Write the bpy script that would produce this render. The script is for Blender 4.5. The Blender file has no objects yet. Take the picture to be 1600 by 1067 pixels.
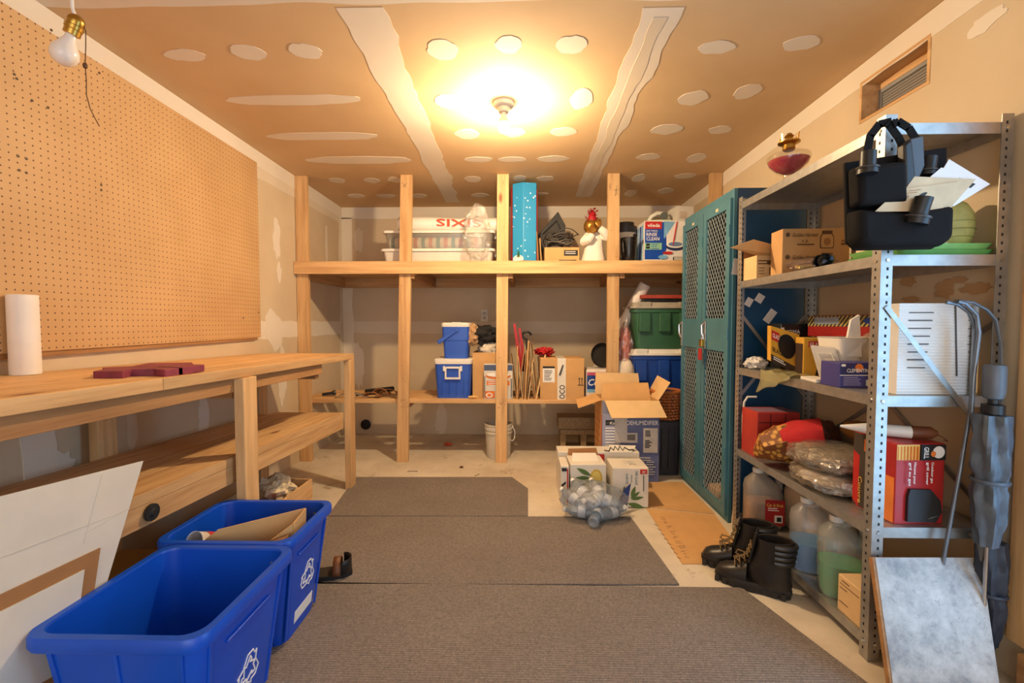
import bpy, bmesh, math, random
from mathutils import Vector, Matrix, noise
S = bpy.context.scene
COL = S.collection
R = math.radians
random.seed(7)

# ------------------------------------------------------------------ camera, world, lights, exposure
CAM = Vector((0, 0, 1.09))
F_PX, CX, CY = 700.0, 800.0, 533.5
cam_d = bpy.data.cameras.new('camera'); cam_d.sensor_width = 36; cam_d.lens = F_PX / 1600 * 36
cam_d.clip_start = 0.02
cam = bpy.data.objects.new('camera', cam_d); COL.objects.link(cam)
cam.location = CAM; cam.rotation_euler = (R(90 - 2.413), 0, R(1.228))
S.camera = cam
CAMR = cam.rotation_euler.to_matrix()

world = bpy.data.worlds.new('world'); S.world = world; world.use_nodes = True
wb = world.node_tree.nodes['Background']; wb.inputs[0].default_value = (0.75, 0.87, 1.0, 1); wb.inputs[1].default_value = 0.4

def area(name, loc, rot, sx, sy, power, color):
    l = bpy.data.lights.new(name, 'AREA'); l.shape = 'RECTANGLE'; l.size = sx; l.size_y = sy
    l.energy = power; l.color = color
    o = bpy.data.objects.new(name, l); COL.objects.link(o); o.location = loc; o.rotation_euler = rot
    return o
# fill lamp added behind the camera, and daylight through the side doorway
area('fill_behind_camera', (-0.1, -1.98, 1.15), (R(90), 0, 0), 2.7, 1.9, 20, (1.0, 0.97, 0.94))
area('daylight_side_door', (1.66, 0.78, 1.15), (0, R(90), 0), 1.8, 0.9, 11, (0.30, 0.62, 1.0))
BULB_POWER = 44.0

S.view_settings.view_transform = 'Standard'; S.view_settings.look = 'None'
S.view_settings.gamma = 1.0; S.view_settings.use_curve_mapping = False
S.view_settings.exposure = 0.92

def ray(px, py):
    return (CAMR @ Vector(((px - CX) / F_PX, -(py - CY) / F_PX, -1.0))).normalized()
def pt(px, py, X=None, Y=None, Z=None):
    d = ray(px, py)
    if X is not None: t = (X - CAM.x) / d.x
    elif Y is not None: t = (Y - CAM.y) / d.y
    else: t = (Z - CAM.z) / d.z
    return CAM + d * t

# ------------------------------------------------------------------ materials
def lin(c):
    out = []
    for v in c:
        v = v / 255.0
        out.append(v / 12.92 if v <= 0.04045 else ((v + 0.055) / 1.055) ** 2.4)
    return (out[0], out[1], out[2], 1)
MATS = {}
class NT:
    def __init__(s, name):
        s.m = bpy.data.materials.new(name); s.m.use_nodes = True
        s.n = s.m.node_tree.nodes; s.l = s.m.node_tree.links; s.b = s.n['Principled BSDF']
    def add(s, t, **kw):
        nd = s.n.new(t)
        for k, v in kw.items(): setattr(nd, k, v)
        return nd
    def link(s, a, b): s.l.new(a, b)
    def coord(s, scale=(1, 1, 1), rnd=True):
        tc = s.add('ShaderNodeTexCoord'); mp = s.add('ShaderNodeMapping'); mp.inputs['Scale'].default_value = scale
        s.link(tc.outputs['Object'], mp.inputs['Vector'])
        if rnd:
            oi = s.add('ShaderNodeObjectInfo'); mu = s.add('ShaderNodeMath', operation='MULTIPLY'); mu.inputs[1].default_value = 37.0
            s.link(oi.outputs['Random'], mu.inputs[0]); s.link(mu.outputs[0], mp.inputs['Location'])
        return mp.outputs['Vector']
    def noise(s, vec, scale, detail=3, rough=0.55):
        n = s.add('ShaderNodeTexNoise'); n.inputs['Scale'].default_value = scale; n.inputs['Detail'].default_value = detail
        n.inputs['Roughness'].default_value = rough; s.link(vec, n.inputs['Vector']); return n.outputs['Fac']
    def ramp(s, fac, stops):
        r = s.add('ShaderNodeValToRGB'); e = r.color_ramp.elements
        while len(e) < len(stops): e.new(0.5)
        for i, (p, c) in enumerate(stops): e[i].position = p; e[i].color = c
        s.link(fac, r.inputs['Fac']); return r.outputs['Color']
    def mix(s, fac, a, b, mode='MIX'):
        m = s.add('ShaderNodeMix', data_type='RGBA', blend_type=mode)
        if isinstance(fac, float): m.inputs[0].default_value = fac
        else: s.link(fac, m.inputs[0])
        for i, v in ((6, a), (7, b)):
            if isinstance(v, tuple): m.inputs[i].default_value = v
            else: s.link(v, m.inputs[i])
        return m.outputs[2]
    def bump(s, h, strength=0.3, dist=0.01):
        b = s.add('ShaderNodeBump'); b.inputs['Strength'].default_value = strength; b.inputs['Distance'].default_value = dist
        s.link(h, b.inputs['Height']); s.link(b.outputs['Normal'], s.b.inputs['Normal'])
def mat(name, c, rough=0.55, metal=0.0, var=0.12, scale=14, bump=0.0, spec=None, emit=None, scratch=0):
    """plain procedural surface: base colour broken up with noise"""
    if name in MATS: return MATS[name]
    t = NT(name); c1 = lin(c); lo = tuple(x * (1 - var) for x in c1[:3]) + (1,); hi = tuple(min(1, x * (1 + var)) for x in c1[:3]) + (1,)
    v = t.coord(); f = t.noise(v, scale, 4)
    t.link(t.ramp(f, [(0.3, lo), (0.7, hi)]), t.b.inputs['Base Color'])
    t.b.inputs['Roughness'].default_value = rough; t.b.inputs['Metallic'].default_value = metal
    if spec is not None: t.b.inputs['Specular IOR Level'].default_value = spec
    if bump: t.bump(f, bump)
    if emit:
        t.b.inputs['Emission Color'].default_value = lin(emit[0]); t.b.inputs['Emission Strength'].default_value = emit[1]
    MATS[name] = t.m; return t.m
def wood_mat(name, c_lo, c_hi, axis):
    t = NT(name); sc = [14, 14, 14]; sc[axis] = 0.9
    v = t.coord(tuple(sc)); f = t.noise(v, 2.2, 5, 0.6)
    col = t.ramp(f, [(0.28, lin(c_lo)), (0.62, lin(c_hi))])
    sk = [7, 7, 7]; sk[axis] = 2.6
    v2 = t.coord(tuple(sk)); vo = t.add('ShaderNodeTexVoronoi'); vo.inputs['Scale'].default_value = 0.95; t.link(v2, vo.inputs['Vector'])
    kn = t.ramp(vo.outputs['Distance'], [(0.05, (1, 1, 1, 1)), (0.13, (0, 0, 0, 1))])
    col = t.mix(kn, col, lin((134, 80, 38)))
    oi = t.add('ShaderNodeObjectInfo'); hv = t.add('ShaderNodeHueSaturation'); mr = t.add('ShaderNodeMapRange')
    mr.inputs['To Min'].default_value = 0.84; mr.inputs['To Max'].default_value = 1.08
    t.link(oi.outputs['Random'], mr.inputs['Value']); t.link(mr.outputs[0], hv.inputs['Value']); t.link(col, hv.inputs['Color'])
    t.link(hv.outputs['Color'], t.b.inputs['Base Color']); t.b.inputs['Roughness'].default_value = 0.62
    t.bump(f, 0.12, 0.004); return t.m
WOOD = [wood_mat('pine_lumber_' + a, (190, 142, 90), (224, 182, 128), i) for i, a in enumerate('xyz')]
DWOOD = [wood_mat('aged_lumber_' + a, (150, 104, 62), (186, 138, 88), i) for i, a in enumerate('xyz')]

def drywall(name, c, c2):
    t = NT(name); v = t.coord((1, 1, 1), False); f = t.noise(v, 2.2, 4); g = t.noise(v, 60, 3)
    col = t.ramp(f, [(0.32, lin(c)), (0.7, lin(c2))])
    t.link(col, t.b.inputs['Base Color']); t.b.inputs['Roughness'].default_value = 0.85; t.bump(g, 0.08, 0.002); MATS[name] = t.m; return t.m
M_WALL = drywall('bare_drywall', (204, 183, 152), (215, 196, 166))
M_CEIL = drywall('bare_ceiling_board', (209, 176, 132), (218, 187, 144))
M_MUD = drywall('joint_compound', (224, 212, 194), (232, 221, 204))
M_MUDTHIN = drywall('thin_joint_compound', (216, 200, 176), (226, 212, 190))

def concrete():
    t = NT('concrete'); v = t.coord((1, 1, 1), False); f = t.noise(v, 1.8, 6, 0.65); g = t.noise(v, 25, 4); h = t.noise(v, 6, 5, .7)
    col = t.ramp(f, [(0.3, lin((186, 172, 150))), (0.68, lin((224, 213, 194)))])
    sp = t.ramp(h, [(0.30, (1, 1, 1, 1)), (0.40, (0, 0, 0, 1))])
    col = t.mix(sp, col, lin((160, 140, 112)))
    t.link(col, t.b.inputs['Base Color']); t.b.inputs['Roughness'].default_value = 0.7; t.bump(g, 0.15, 0.004); return t.m
M_CONC = concrete()
def carpet():
    t = NT('ribbed_carpet'); v = t.coord((1, 1, 1), False)
    n1 = t.noise(v, 260, 2, .7); n2 = t.noise(v, 2.5, 4); n3 = t.noise(v, 90, 3, .7)
    w = t.add('ShaderNodeTexWave', wave_type='BANDS', bands_direction='Y'); w.inputs['Scale'].default_value = 32; w.inputs['Distortion'].default_value = 1.2
    w.inputs['Detail'].default_value = 2; t.link(v, w.inputs['Vector'])
    col = t.ramp(n1, [(0.3, lin((98, 90, 84))), (0.7, lin((172, 160, 150)))])
    col = t.mix(t.ramp(n2, [(.35, (0, 0, 0, 1)), (.7, (.4, .4, .4, 1))]), col, lin((112, 101, 92)))
    col = t.mix(t.ramp(n3, [(.35, (.55, .55, .55, 1)), (.6, (0, 0, 0, 1))]), col, lin((90, 81, 74)))
    col = t.mix(t.ramp(w.outputs['Fac'], [(.0, (.35, .35, .35, 1)), (.5, (0, 0, 0, 1))]), col, lin((86, 78, 71)))
    t.link(col, t.b.inputs['Base Color']); t.b.inputs['Roughness'].default_value = 0.95
    ad = t.add('ShaderNodeMath', operation='ADD'); t.link(w.outputs['Fac'], ad.inputs[0]); t.link(n1, ad.inputs[1])
    t.bump(ad.outputs[0], 0.5, 0.004); return t.m
M_CARPET = carpet()
def pegboard_mat():
    t = NT('pegboard_hardboard'); v = t.coord((1, 1, 1), False); f = t.noise(v, 3, 4); g = t.noise(v, 180, 2)
    col = t.ramp(f, [(0.3, lin((194, 153, 104))), (0.7, lin((206, 166, 117)))])
    sx = t.add('ShaderNodeSeparateXYZ'); t.link(v, sx.inputs[0])
    def cell(o):
        a = t.add('ShaderNodeMath', operation='MULTIPLY'); a.inputs[1].default_value = 1 / 0.0254; t.link(o, a.inputs[0])
        b = t.add('ShaderNodeMath', operation='FRACT'); t.link(a.outputs[0], b.inputs[0])
        c = t.add('ShaderNodeMath', operation='SUBTRACT'); c.inputs[1].default_value = 0.5; t.link(b.outputs[0], c.inputs[0])
        d = t.add('ShaderNodeMath', operation='POWER'); d.inputs[1].default_value = 2; t.link(c.outputs[0], d.inputs[0]); return d.outputs[0]
    ad = t.add('ShaderNodeMath', operation='ADD'); t.link(cell(sx.outputs['Y']), ad.inputs[0]); t.link(cell(sx.outputs['Z']), ad.inputs[1])
    lt = t.add('ShaderNodeMath', operation='LESS_THAN'); lt.inputs[1].default_value = 0.0125; t.link(ad.outputs[0], lt.inputs[0])
    col = t.mix(lt.outputs[0], col, lin((84, 52, 24)))
    t.link(col, t.b.inputs['Base Color']); t.b.inputs['Roughness'].default_value = 0.6; t.bump(g, 0.05, 0.001); return t.m
M_PEG = pegboard_mat()
def card(name, c, var=0.07): 
    if name in MATS: return MATS[name]
    t = NT(name); v = t.coord((1, 1, 1)); f = t.noise(v, 9, 4); c1 = lin(c)
    col = t.ramp(f, [(0.3, tuple(x * (1 - var) for x in c1[:3]) + (1,)), (0.7, tuple(min(1, x * (1 + var)) for x in c1[:3]) + (1,))])
    t.link(col, t.b.inputs['Base Color']); t.b.inputs['Roughness'].default_value = 0.8
    w = t.add('ShaderNodeTexWave', bands_direction='Z'); w.inputs['Scale'].default_value = 60; t.link(v, w.inputs['Vector']); t.bump(w.outputs['Fac'], 0.05, 0.001)
    MATS[name] = t.m; return t.m
M_CARD = card('brown_cardboard', (206, 160, 104)); M_CARDL = card('pale_cardboard', (222, 186, 134)); M_CARDD = card('dark_cardboard', (158, 112, 68))
M_CARDW = card('white_cardboard', (212, 206, 194), .04)
def film(name, c, alpha, rough=0.12, bump=0.6, bs=18, gloss=0.0):
    """see-through plastic: constant mix of a clear and a glossy coat"""
    if name in MATS: return MATS[name]
    t = NT(name); out = t.n['Material Output']; tr = t.add('ShaderNodeBsdfTransparent'); mx = t.add('ShaderNodeMixShader')
    tr.inputs[0].default_value = tuple(0.5 + 0.5 * x for x in lin(c)[:3]) + (1,)
    mx.inputs[0].default_value = alpha; t.link(tr.outputs[0], mx.inputs[1]); t.link(t.b.outputs[0], mx.inputs[2]); t.link(mx.outputs[0], out.inputs['Surface'])
    t.b.inputs['Base Color'].default_value = lin(c); t.b.inputs['Roughness'].default_value = rough; t.b.inputs['Specular IOR Level'].default_value = 0.9
    v = t.coord(); f = t.noise(v, bs, 4)
    if bump: t.bump(f, bump, 0.02)
    if gloss:
        g = t.add('ShaderNodeBsdfGlossy'); g.inputs['Roughness'].default_value = rough; m2 = t.add('ShaderNodeMixShader'); m2.inputs[0].default_value = gloss
        if bump: t.link([n for n in t.n if n.type == 'BUMP'][0].outputs['Normal'], g.inputs['Normal'])
        t.link(mx.outputs[0], m2.inputs[1]); t.link(g.outputs[0], m2.inputs[2]); t.link(m2.outputs[0], out.inputs['Surface'])
    MATS[name] = t.m; return t.m
def mesh_screen():
    t = NT('insect_screen'); v = t.coord((1, 1, 1), False)
    w = t.add('ShaderNodeTexWave', bands_direction='Z'); w.inputs['Scale'].default_value = 26; t.link(v, w.inputs['Vector'])
    t.link(t.ramp(w.outputs['Fac'], [(.3, lin((96, 92, 88))), (.8, lin((150, 146, 140)))]), t.b.inputs['Base Color']); t.b.inputs['Roughness'].default_value = .5; return t.m

BLK = mat('black_plastic', (24, 24, 26), .42, var=.2); WHT = mat('white_plastic', (232, 228, 220), .4, var=.04)
PRW = mat('white_print', (238, 236, 232), .6, var=.02); PRK = mat('black_print', (28, 26, 26), .6, var=.1); PRR = mat('red_print', (190, 34, 30), .5, var=.06)
STEEL = mat('galvanised_steel', (170, 168, 164), .38, metal=.75, var=.14, scale=30); CHROME = mat('chrome', (200, 200, 200), .18, metal=1)
BRASS = mat('brass', (190, 150, 70), .28, metal=.95, var=.15)

# ------------------------------------------------------------------ mesh building
ROOTM = {}
class MB:
    def __init__(s): s.v = []; s.f = []; s.m = []; s.cm = 0
    def face(s, idx): s.f.append(tuple(idx)); s.m.append(s.cm)
    def add(s, pts, faces):
        b = len(s.v); s.v += [tuple(p) for p in pts]
        for f in faces: s.face([b + i for i in f])
    def box(s, x0, x1, y0, y1, z0, z1):
        s.add([(x0, y0, z0), (x1, y0, z0), (x1, y1, z0), (x0, y1, z0), (x0, y0, z1), (x1, y0, z1), (x1, y1, z1), (x0, y1, z1)],
              [(0, 3, 2, 1), (4, 5, 6, 7), (0, 1, 5, 4), (1, 2, 6, 5), (2, 3, 7, 6), (3, 0, 4, 7)]); return s
    def obox(s, c, size, rot):
        h = [x / 2 for x in size]; c = Vector(c); P = []
        for z in (-1, 1):
            for (x, y) in ((-1, -1), (1, -1), (1, 1), (-1, 1)): P.append(c + rot @ Vector((x * h[0], y * h[1], z * h[2])))
        s.add(P, [(0, 3, 2, 1), (4, 5, 6, 7), (0, 1, 5, 4), (1, 2, 6, 5), (2, 3, 7, 6), (3, 0, 4, 7)]); return s
    def slab(s, pts, t, d=None):
        """polygon thickened along its normal (or along d)"""
        P = [Vector(p) for p in pts]; n = len(P)
        if d is None:
            nm = Vector((0, 0, 0))
            for i in range(n): nm += (P[i] - P[0]).cross(P[(i + 1) % n] - P[0])
            d = nm.normalized()
        d = Vector(d) * t
        s.add(P + [p + d for p in P], [tuple(range(n))[::-1], tuple(range(n, 2 * n))] + [(i, (i + 1) % n, n + (i + 1) % n, n + i) for i in range(n)]); return s
    def bar(s, a, b, w, t, up=(0, 0, 1)):
        """rectangular bar from a to b, width w across, thickness t towards 'up'"""
        a = Vector(a); b = Vector(b); ax = (b - a).normalized(); u = Vector(up); sd = ax.cross(u).normalized(); u = sd.cross(ax).normalized()
        P = []
        for p in (a, b):
            for (i, j) in ((-1, -1), (1, -1), (1, 1), (-1, 1)): P.append(p + sd * (i * w / 2) + u * (j * t / 2))
        s.add(P, [(0, 3, 2, 1), (4, 5, 6, 7), (0, 1, 5, 4), (1, 2, 6, 5), (2, 3, 7, 6), (3, 0, 4, 7)]); return s
    def ring_loft(s, rings, cap0=True, cap1=True, closed=True):
        b = len(s.v); n = len(rings[0])
        for r in rings: s.v += [tuple(p) for p in r]
        for k in range(len(rings) - 1):
            for i in range(n if closed else n - 1):
                j = (i + 1) % n; s.face((b + k * n + i, b + k * n + j, b + (k + 1) * n + j, b + (k + 1) * n + i))
        if cap0: s.face([b + i for i in range(n)][::-1])
        if cap1: s.face([b + (len(rings) - 1) * n + i for i in range(n)])
        return s
    def tube(s, path, r, n=8, cap=True):
        path = [Vector(p) for p in path]; rs = r if isinstance(r, (list, tuple)) else [r] * len(path)
        prev = None; rings = []
        for k, p in enumerate(path):
            d = (path[min(k + 1, len(path) - 1)] - path[max(k - 1, 0)]).normalized()
            if prev is None: u = d.orthogonal().normalized()
            else:
                u = prev - d * prev.dot(d); u = u.normalized() if u.length > 1e-6 else d.orthogonal().normalized()
            prev = u; w = d.cross(u)
            rings.append([p + (u * math.cos(2 * math.pi * i / n) + w * math.sin(2 * math.pi * i / n)) * rs[k] for i in range(n)])
        return s.ring_loft(rings, cap, cap)
    def cyl(s, a, b, r, r1=None, n=20, cap=True): return s.tube([a, b], [r, r if r1 is None else r1], n, cap)
    def lathe(s, prof, c=(0, 0, 0), n=24, axis=(0, 0, 1), cap=True):
        ax = Vector(axis).normalized(); c = Vector(c)
        u = Vector((1, 0, 0)) if abs(ax.x) < .9 else Vector((0, 1, 0)); u = (u - ax * u.dot(ax)).normalized(); w = ax.cross(u)
        return s.ring_loft([[c + ax * z + (u * math.cos(2 * math.pi * i / n) + w * math.sin(2 * math.pi * i / n)) * max(r, 1e-4) for i in range(n)] for r, z in prof], cap, cap)
    def blob(s, c, r, seed=0, amp=.15, freq=2.2, nu=28, nv=16, floor=None, sq=2.0):
        c = Vector(c); rings = []
        for k in range(nv + 1):
            th = math.pi * min(max(k / nv, .02), .98); ring = []
            for i in range(nu):
                ph = 2 * math.pi * i / nu
                d = Vector((math.sin(th) * math.cos(ph), math.sin(th) * math.sin(ph), -math.cos(th)))
                nrm = (abs(d.x) ** sq + abs(d.y) ** sq + abs(d.z) ** sq) ** (1 / sq)
                k2 = (1 + amp * noise.noise(d * freq + Vector((seed * 7.3, seed, 0))) + amp * .6 * noise.noise(d * freq * 2.7 + Vector((0, seed * 3.1, 5)))) / nrm
                p = c + Vector((d.x * r[0], d.y * r[1], d.z * r[2])) * k2
                if floor is not None and p.z < floor: p.z = floor + .0004 * (k % 3)
                ring.append(p)
            rings.append(ring)
        return s.ring_loft(rings)
    def grid(s, fn, nu, nv, t=0.0):
        b = len(s.v)
        for j in range(nv + 1):
            for i in range(nu + 1): s.v.append(tuple(fn(i / nu, j / nv)))
        for j in range(nv):
            for i in range(nu):
                a = b + j * (nu + 1) + i; s.face((a, a + 1, a + nu + 2, a + nu + 1))
        return s
    def build(s, name, m, parent=None, local=False, smooth=False, bevel=0.0, solid=0.0, loc=None, subsurf=0):
        me = bpy.data.meshes.new(name); vs = s.v; o_loc = Vector((0, 0, 0))
        if parent is not None and not local:
            r = parent
            while r.parent: r = r.parent
            inv = ROOTM[r.name].inverted(); vs = [tuple(inv @ Vector(p)) for p in vs]
        elif parent is None:
            P = [Vector(p) for p in vs]
            if loc is None:
                xs = [p.x for p in P]; ys = [p.y for p in P]
                o_loc = Vector(((min(xs) + max(xs)) / 2, (min(ys) + max(ys)) / 2, min(p.z for p in P)))
            else: o_loc = Vector(loc)
            vs = [tuple(p - o_loc) for p in P]
        me.from_pydata(vs, [], s.f)
        ml = m if isinstance(m, list) else [m]
        for q in ml: me.materials.append(q)
        if len(ml) > 1: me.polygons.foreach_set('material_index', s.m)
        bm = bmesh.new(); bm.from_mesh(me); bmesh.ops.recalc_face_normals(bm, faces=bm.faces); bm.to_mesh(me); bm.free()
        if smooth:
            me.polygons.foreach_set('use_smooth', [True] * len(me.polygons)); me.set_sharp_from_angle(angle=R(42))
        o = bpy.data.objects.new(name, me); COL.objects.link(o); o.location = o_loc
        if parent is not None: o.parent = parent
        else: ROOTM[o.name] = Matrix.Translation(o_loc)
        if solid:
            q = o.modifiers.new('solid', 'SOLIDIFY'); q.thickness = solid; q.offset = 0
        if bevel:
            q = o.modifiers.new('bevel', 'BEVEL'); q.width = bevel; q.segments = 2; q.limit_method = 'ANGLE'
        if subsurf:
            q = o.modifiers.new('sub', 'SUBSURF'); q.levels = subsurf; q.render_levels = subsurf
        return o
def tag(o, label, cat, group=None):
    o['label'] = label; o['category'] = cat
    if group: o['group'] = group
    return o
def struct(o): o['kind'] = 'structure'; return o
def thing(name, label, cat, loc=(0, 0, 0), rz=0.0, group=None):
    o = bpy.data.objects.new(name, None); COL.objects.link(o); o.empty_display_size = .05
    o.location = loc; o.rotation_euler = (0, 0, rz)
    ROOTM[o.name] = Matrix.Translation(Vector(loc)) @ Matrix.Rotation(rz, 4, 'Z')
    return tag(o, label, cat, group)
def copy_thing(root, loc, rz, label, group=None):
    r = root.copy(); COL.objects.link(r); r.location = loc; r.rotation_euler = (0, 0, rz); r['label'] = label
    if group: r['group'] = group
    for ch in list(root.children):
        c = ch.copy(); COL.objects.link(c); c.parent = r
        for g in list(ch.children):
            d = g.copy(); COL.objects.link(d); d.parent = c
    ROOTM[r.name] = Matrix.Translation(Vector(loc)) @ Matrix.Rotation(rz, 4, 'Z')
    return r
class Face:
    """a flat printed face: origin at its lower left corner, 'right' and 'up' unit vectors (world, or local to a rotated thing)"""
    def __init__(s, parent, o, right, up, local=False):
        s.p = parent; s.o = Vector(o); s.r = Vector(right).normalized(); s.u = Vector(up).normalized(); s.n = s.r.cross(s.u); s.k = 0; s.local = local
    def at(s, x, y, z): return s.o + s.r * x + s.u * y + s.n * z
    def poly(s, pts, m, name='printed_area'):
        s.k += 1; z = .0006 * s.k
        b = MB().slab([s.at(x, y, .0001) for x, y in pts], z, s.n)
        return b.build(name, m, s.p, local=s.local)
    def rect(s, x, y, w, h, m, name='printed_panel'): return s.poly([(x, y), (x + w, y), (x + w, y + h), (x, y + h)], m, name)
    def ell(s, x, y, rx, ry, m, name='printed_shape', n=18, rot=0):
        c, q = math.cos(rot), math.sin(rot); P = []
        for i in range(n):
            a = 2 * math.pi * i / n; X = rx * math.cos(a); Y = ry * math.sin(a); P.append((x + X * c - Y * q, y + X * q + Y * c))
        return s.poly(P, m, name)
    def leaf(s, x, y, L, w, rot, m, name='printed_leaf'):
        c, q = math.cos(rot), math.sin(rot); P = []
        for i in range(9): t = i / 8; P.append((t * L, w * math.sin(math.pi * t) * (1 - .25 * t)))
        for i in range(7, 0, -1): t = i / 8; P.append((t * L, -w * math.sin(math.pi * t) * (1 - .25 * t)))
        return s.poly([(x + X * c - Y * q, y + X * q + Y * c) for X, Y in P], m, name)
    def lines(s, x, y, w, n, dy, m, h=.002, seed=1, name='fine_print'):
        rr = random.Random(seed); b = MB(); s.k += 1
        for i in range(n):
            L = w * rr.uniform(.6, 1); yy = y - i * dy
            b.slab([s.at(x, yy, .0001), s.at(x + L, yy, .0001), s.at(x + L, yy + h, .0001), s.at(x, yy + h, .0001)], .0006 * s.k, s.n)
        return b.build(name, m, s.p, local=s.local)
    def text(s, x, y, txt, h, m, w=None, rot=0, name='lettering', shear=0):
        """text with its lower left corner at x, y, cap height h, optionally squeezed to width w, rotated by rot quarter turns"""
        s.k += 1
        cu = bpy.data.curves.new('t', 'FONT'); cu.body = txt; cu.size = 1; cu.shear = shear; cu.offset = .014; cu.resolution_u = 2
        ob = bpy.data.objects.new('t', cu); me0 = ob.to_mesh(); vs = [v.co.copy() for v in me0.vertices]; fs = [tuple(p.vertices) for p in me0.polygons]
        ob.to_mesh_clear(); bpy.data.objects.remove(ob); bpy.data.curves.remove(cu)
        if not vs: return None
        x0 = min(v.x for v in vs); x1 = max(v.x for v in vs); y0 = min(v.y for v in vs); y1 = max(v.y for v in vs)
        ky = h / (y1 - y0); kx = (w / (x1 - x0)) if w else ky
        P = []
        for v in vs:
            X = (v.x - x0) * kx; Y = (v.y - y0) * ky
            for _ in range(rot % 4): X, Y = -Y, X
            P.append(s.at(x + X, y + Y, .0006 * s.k + .0002))
        b = MB(); b.add(P, fs); return b.build(name, m, s.p, local=s.local)
def solid_box(name, label, cat, x0, x1, y0, y1, z0, z1, m, group=None, bevel=.003, rz=0.0, part='carton'):
    """closed box thing with a printed front: returns thing, and a front Face (towards -Y) and a left Face (towards -X); dims before the turn rz"""
    c = ((x0 + x1) / 2, (y0 + y1) / 2, z0); w, d, h = x1 - x0, y1 - y0, z1 - z0
    t = thing(name, label, cat, c, rz, group)
    MB().box(-w / 2, w / 2, -d / 2, d / 2, 0, h).build(part, m, t, local=True, bevel=bevel)
    return (t, Face(t, (-w / 2, -d / 2, 0), (1, 0, 0), (0, 0, 1), True), Face(t, (-w / 2, d / 2, 0), (0, -1, 0), (0, 0, 1), True),
            Face(t, (-w / 2, -d / 2, h), (1, 0, 0), (0, 1, 0), True))
def rrect(w, d, r, z, n=5, cx=0, cy=0):
    P = []
    for (sx, sy, a0) in ((1, 1, 0), (-1, 1, 90), (-1, -1, 180), (1, -1, 270)):
        for i in range(n + 1):
            a = R(a0 + 90 * i / n); P.append(Vector((cx + sx * (w / 2 - r) + r * math.cos(a), cy + sy * (d / 2 - r) + r * math.sin(a), z)))
    return P

# ------------------------------------------------------------------ room shell
XL, XR, YB, YF = -1.74, 1.51, 4.335, -2.0
def zc(Y): return 2.20 + .0157 * (YB - Y)
struct(MB().box(XL - .1, XR + .1, YF, YB + .1, -.1, 0).build('floor', M_CONC, loc=(0, 0, 0)))
struct(MB().box(XL - .1, XR + .1, YB, YB + .1, 0, 2.4).build('wall_back', M_WALL, loc=(0, 0, 0)))
struct(MB().box(XL - .1, XL, YF, YB, 0, 2.4).build('wall_left', M_WALL, loc=(0, 0, 0)))
wall_back = bpy.data.objects['wall_back']; wall_left = bpy.data.objects['wall_left']
_a, _b = pt(1345, 130, X=XR), pt(1345, 193, X=XR); _c = pt(1453, 130, X=XR)
WY0, WY1, WZ0, WZ1 = _c.y, _a.y, (_b.z + _c.z) / 2, _a.z      # small high window
DY0, DY1, DZ0, DZ1 = .36, 1.26, .15, 2.08            # side doorway
wr = MB(); T = XR + .14
wr.box(XR, T, WY1, YB, 0, 2.4); wr.box(XR, T, WY0, WY1, 0, WZ0); wr.box(XR, T, WY0, WY1, WZ1, 2.4)
wr.box(XR, T, DY1, WY0, 0, 2.4); wr.box(XR, T, DY0, DY1, 0, DZ0 - .03); wr.box(XR, T, DY0, DY1, DZ1, 2.4); wr.box(XR, T, YF, DY0, 0, 2.4)
wall_right = struct(wr.build('wall_right', M_WALL, loc=(0, 0, 0)))
wf = MB(); wf.box(XL, XL + .35, YF - .1, YF, 0, 2.4); wf.box(XR - .35, XR, YF - .1, YF, 0, 2.4); wf.box(XL + .35, XR - .35, YF - .1, YF, 2.12, 2.4)  # wide gap in this unseen wall is invented to let sky light in
struct(wf.build('wall_front', M_WALL, loc=(0, 0, 0)))
ceiling = MB().slab([(XL - .1, YF - .1, zc(YF - .1)), (XR + .14, YF - .1, zc(YF - .1)), (XR + .14, YB + .1, zc(YB + .1)), (XL - .1, YB + .1, zc(YB + .1))], .08, (0, 0, 1)).build('ceiling', M_CEIL, loc=(0, 0, 0))
struct(ceiling)

# joint compound on the ceiling: filled screw spots, seams
def ceil_pt(px, py):
    d = ray(px, py); n = Vector((0, .0157, 1)); o = Vector((0, YB, 2.20)); t = (o - CAM).dot(n) / d.dot(n); return CAM + d * t
def ragged(pts, amp, seed, sub=.05):
    out = []; rr = random.Random(seed)
    for i in range(len(pts)):
        a = Vector(pts[i]); b = Vector(pts[(i + 1) % len(pts)]); L = (b - a).length; k = max(1, int(L / sub))
        for j in range(k):
            p = a.lerp(b, j / k)
            out.append(p + Vector((rr.uniform(-amp, amp), rr.uniform(-amp, amp), rr.uniform(-amp, amp))))
    return out
def ceil_patch(P, name='compound_patch', m=None, t=.0015):
    P = [Vector((p[0], p[1], zc(p[1]))) for p in P]
    return MB().slab(P, t, (0, 0, -1)).build(name, m or M_MUD, ceiling)
SPOTS = [(290,86,33,9),(388,82,27,12),(478,80,26,12),(460,156,108,8),(506,213,88,6),(560,250,82,6),(527,282,12,4),(581,282,13,4),(617,281,12,4),(556,306,14,3),(603,306,15,3),(655,306,12,3),
 (692,78,25,16),(795,70,22,14),(893,70,25,14),(703,158,25,12),(908,155,18,16),(730,209,19,8),(803,207,18,7),(880,206,21,7),(748,249,22,4),(800,249,22,4),(864,248,24,5),(739,280,13,5),(812,279,10,5),(852,279,14,4),(750,305,14,3),(847,303,10,2),
 (1120,74,30,10),(1252,68,28,12),(1083,153,23,11),(1168,143,20,12),(1042,202,24,8),(1125,203,18,6),(1013,245,18,5),(1088,247,14,7),(998,278,10,6),(1070,275,16,4),(1040,298,12,4),(985,302,9,5)]
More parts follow.
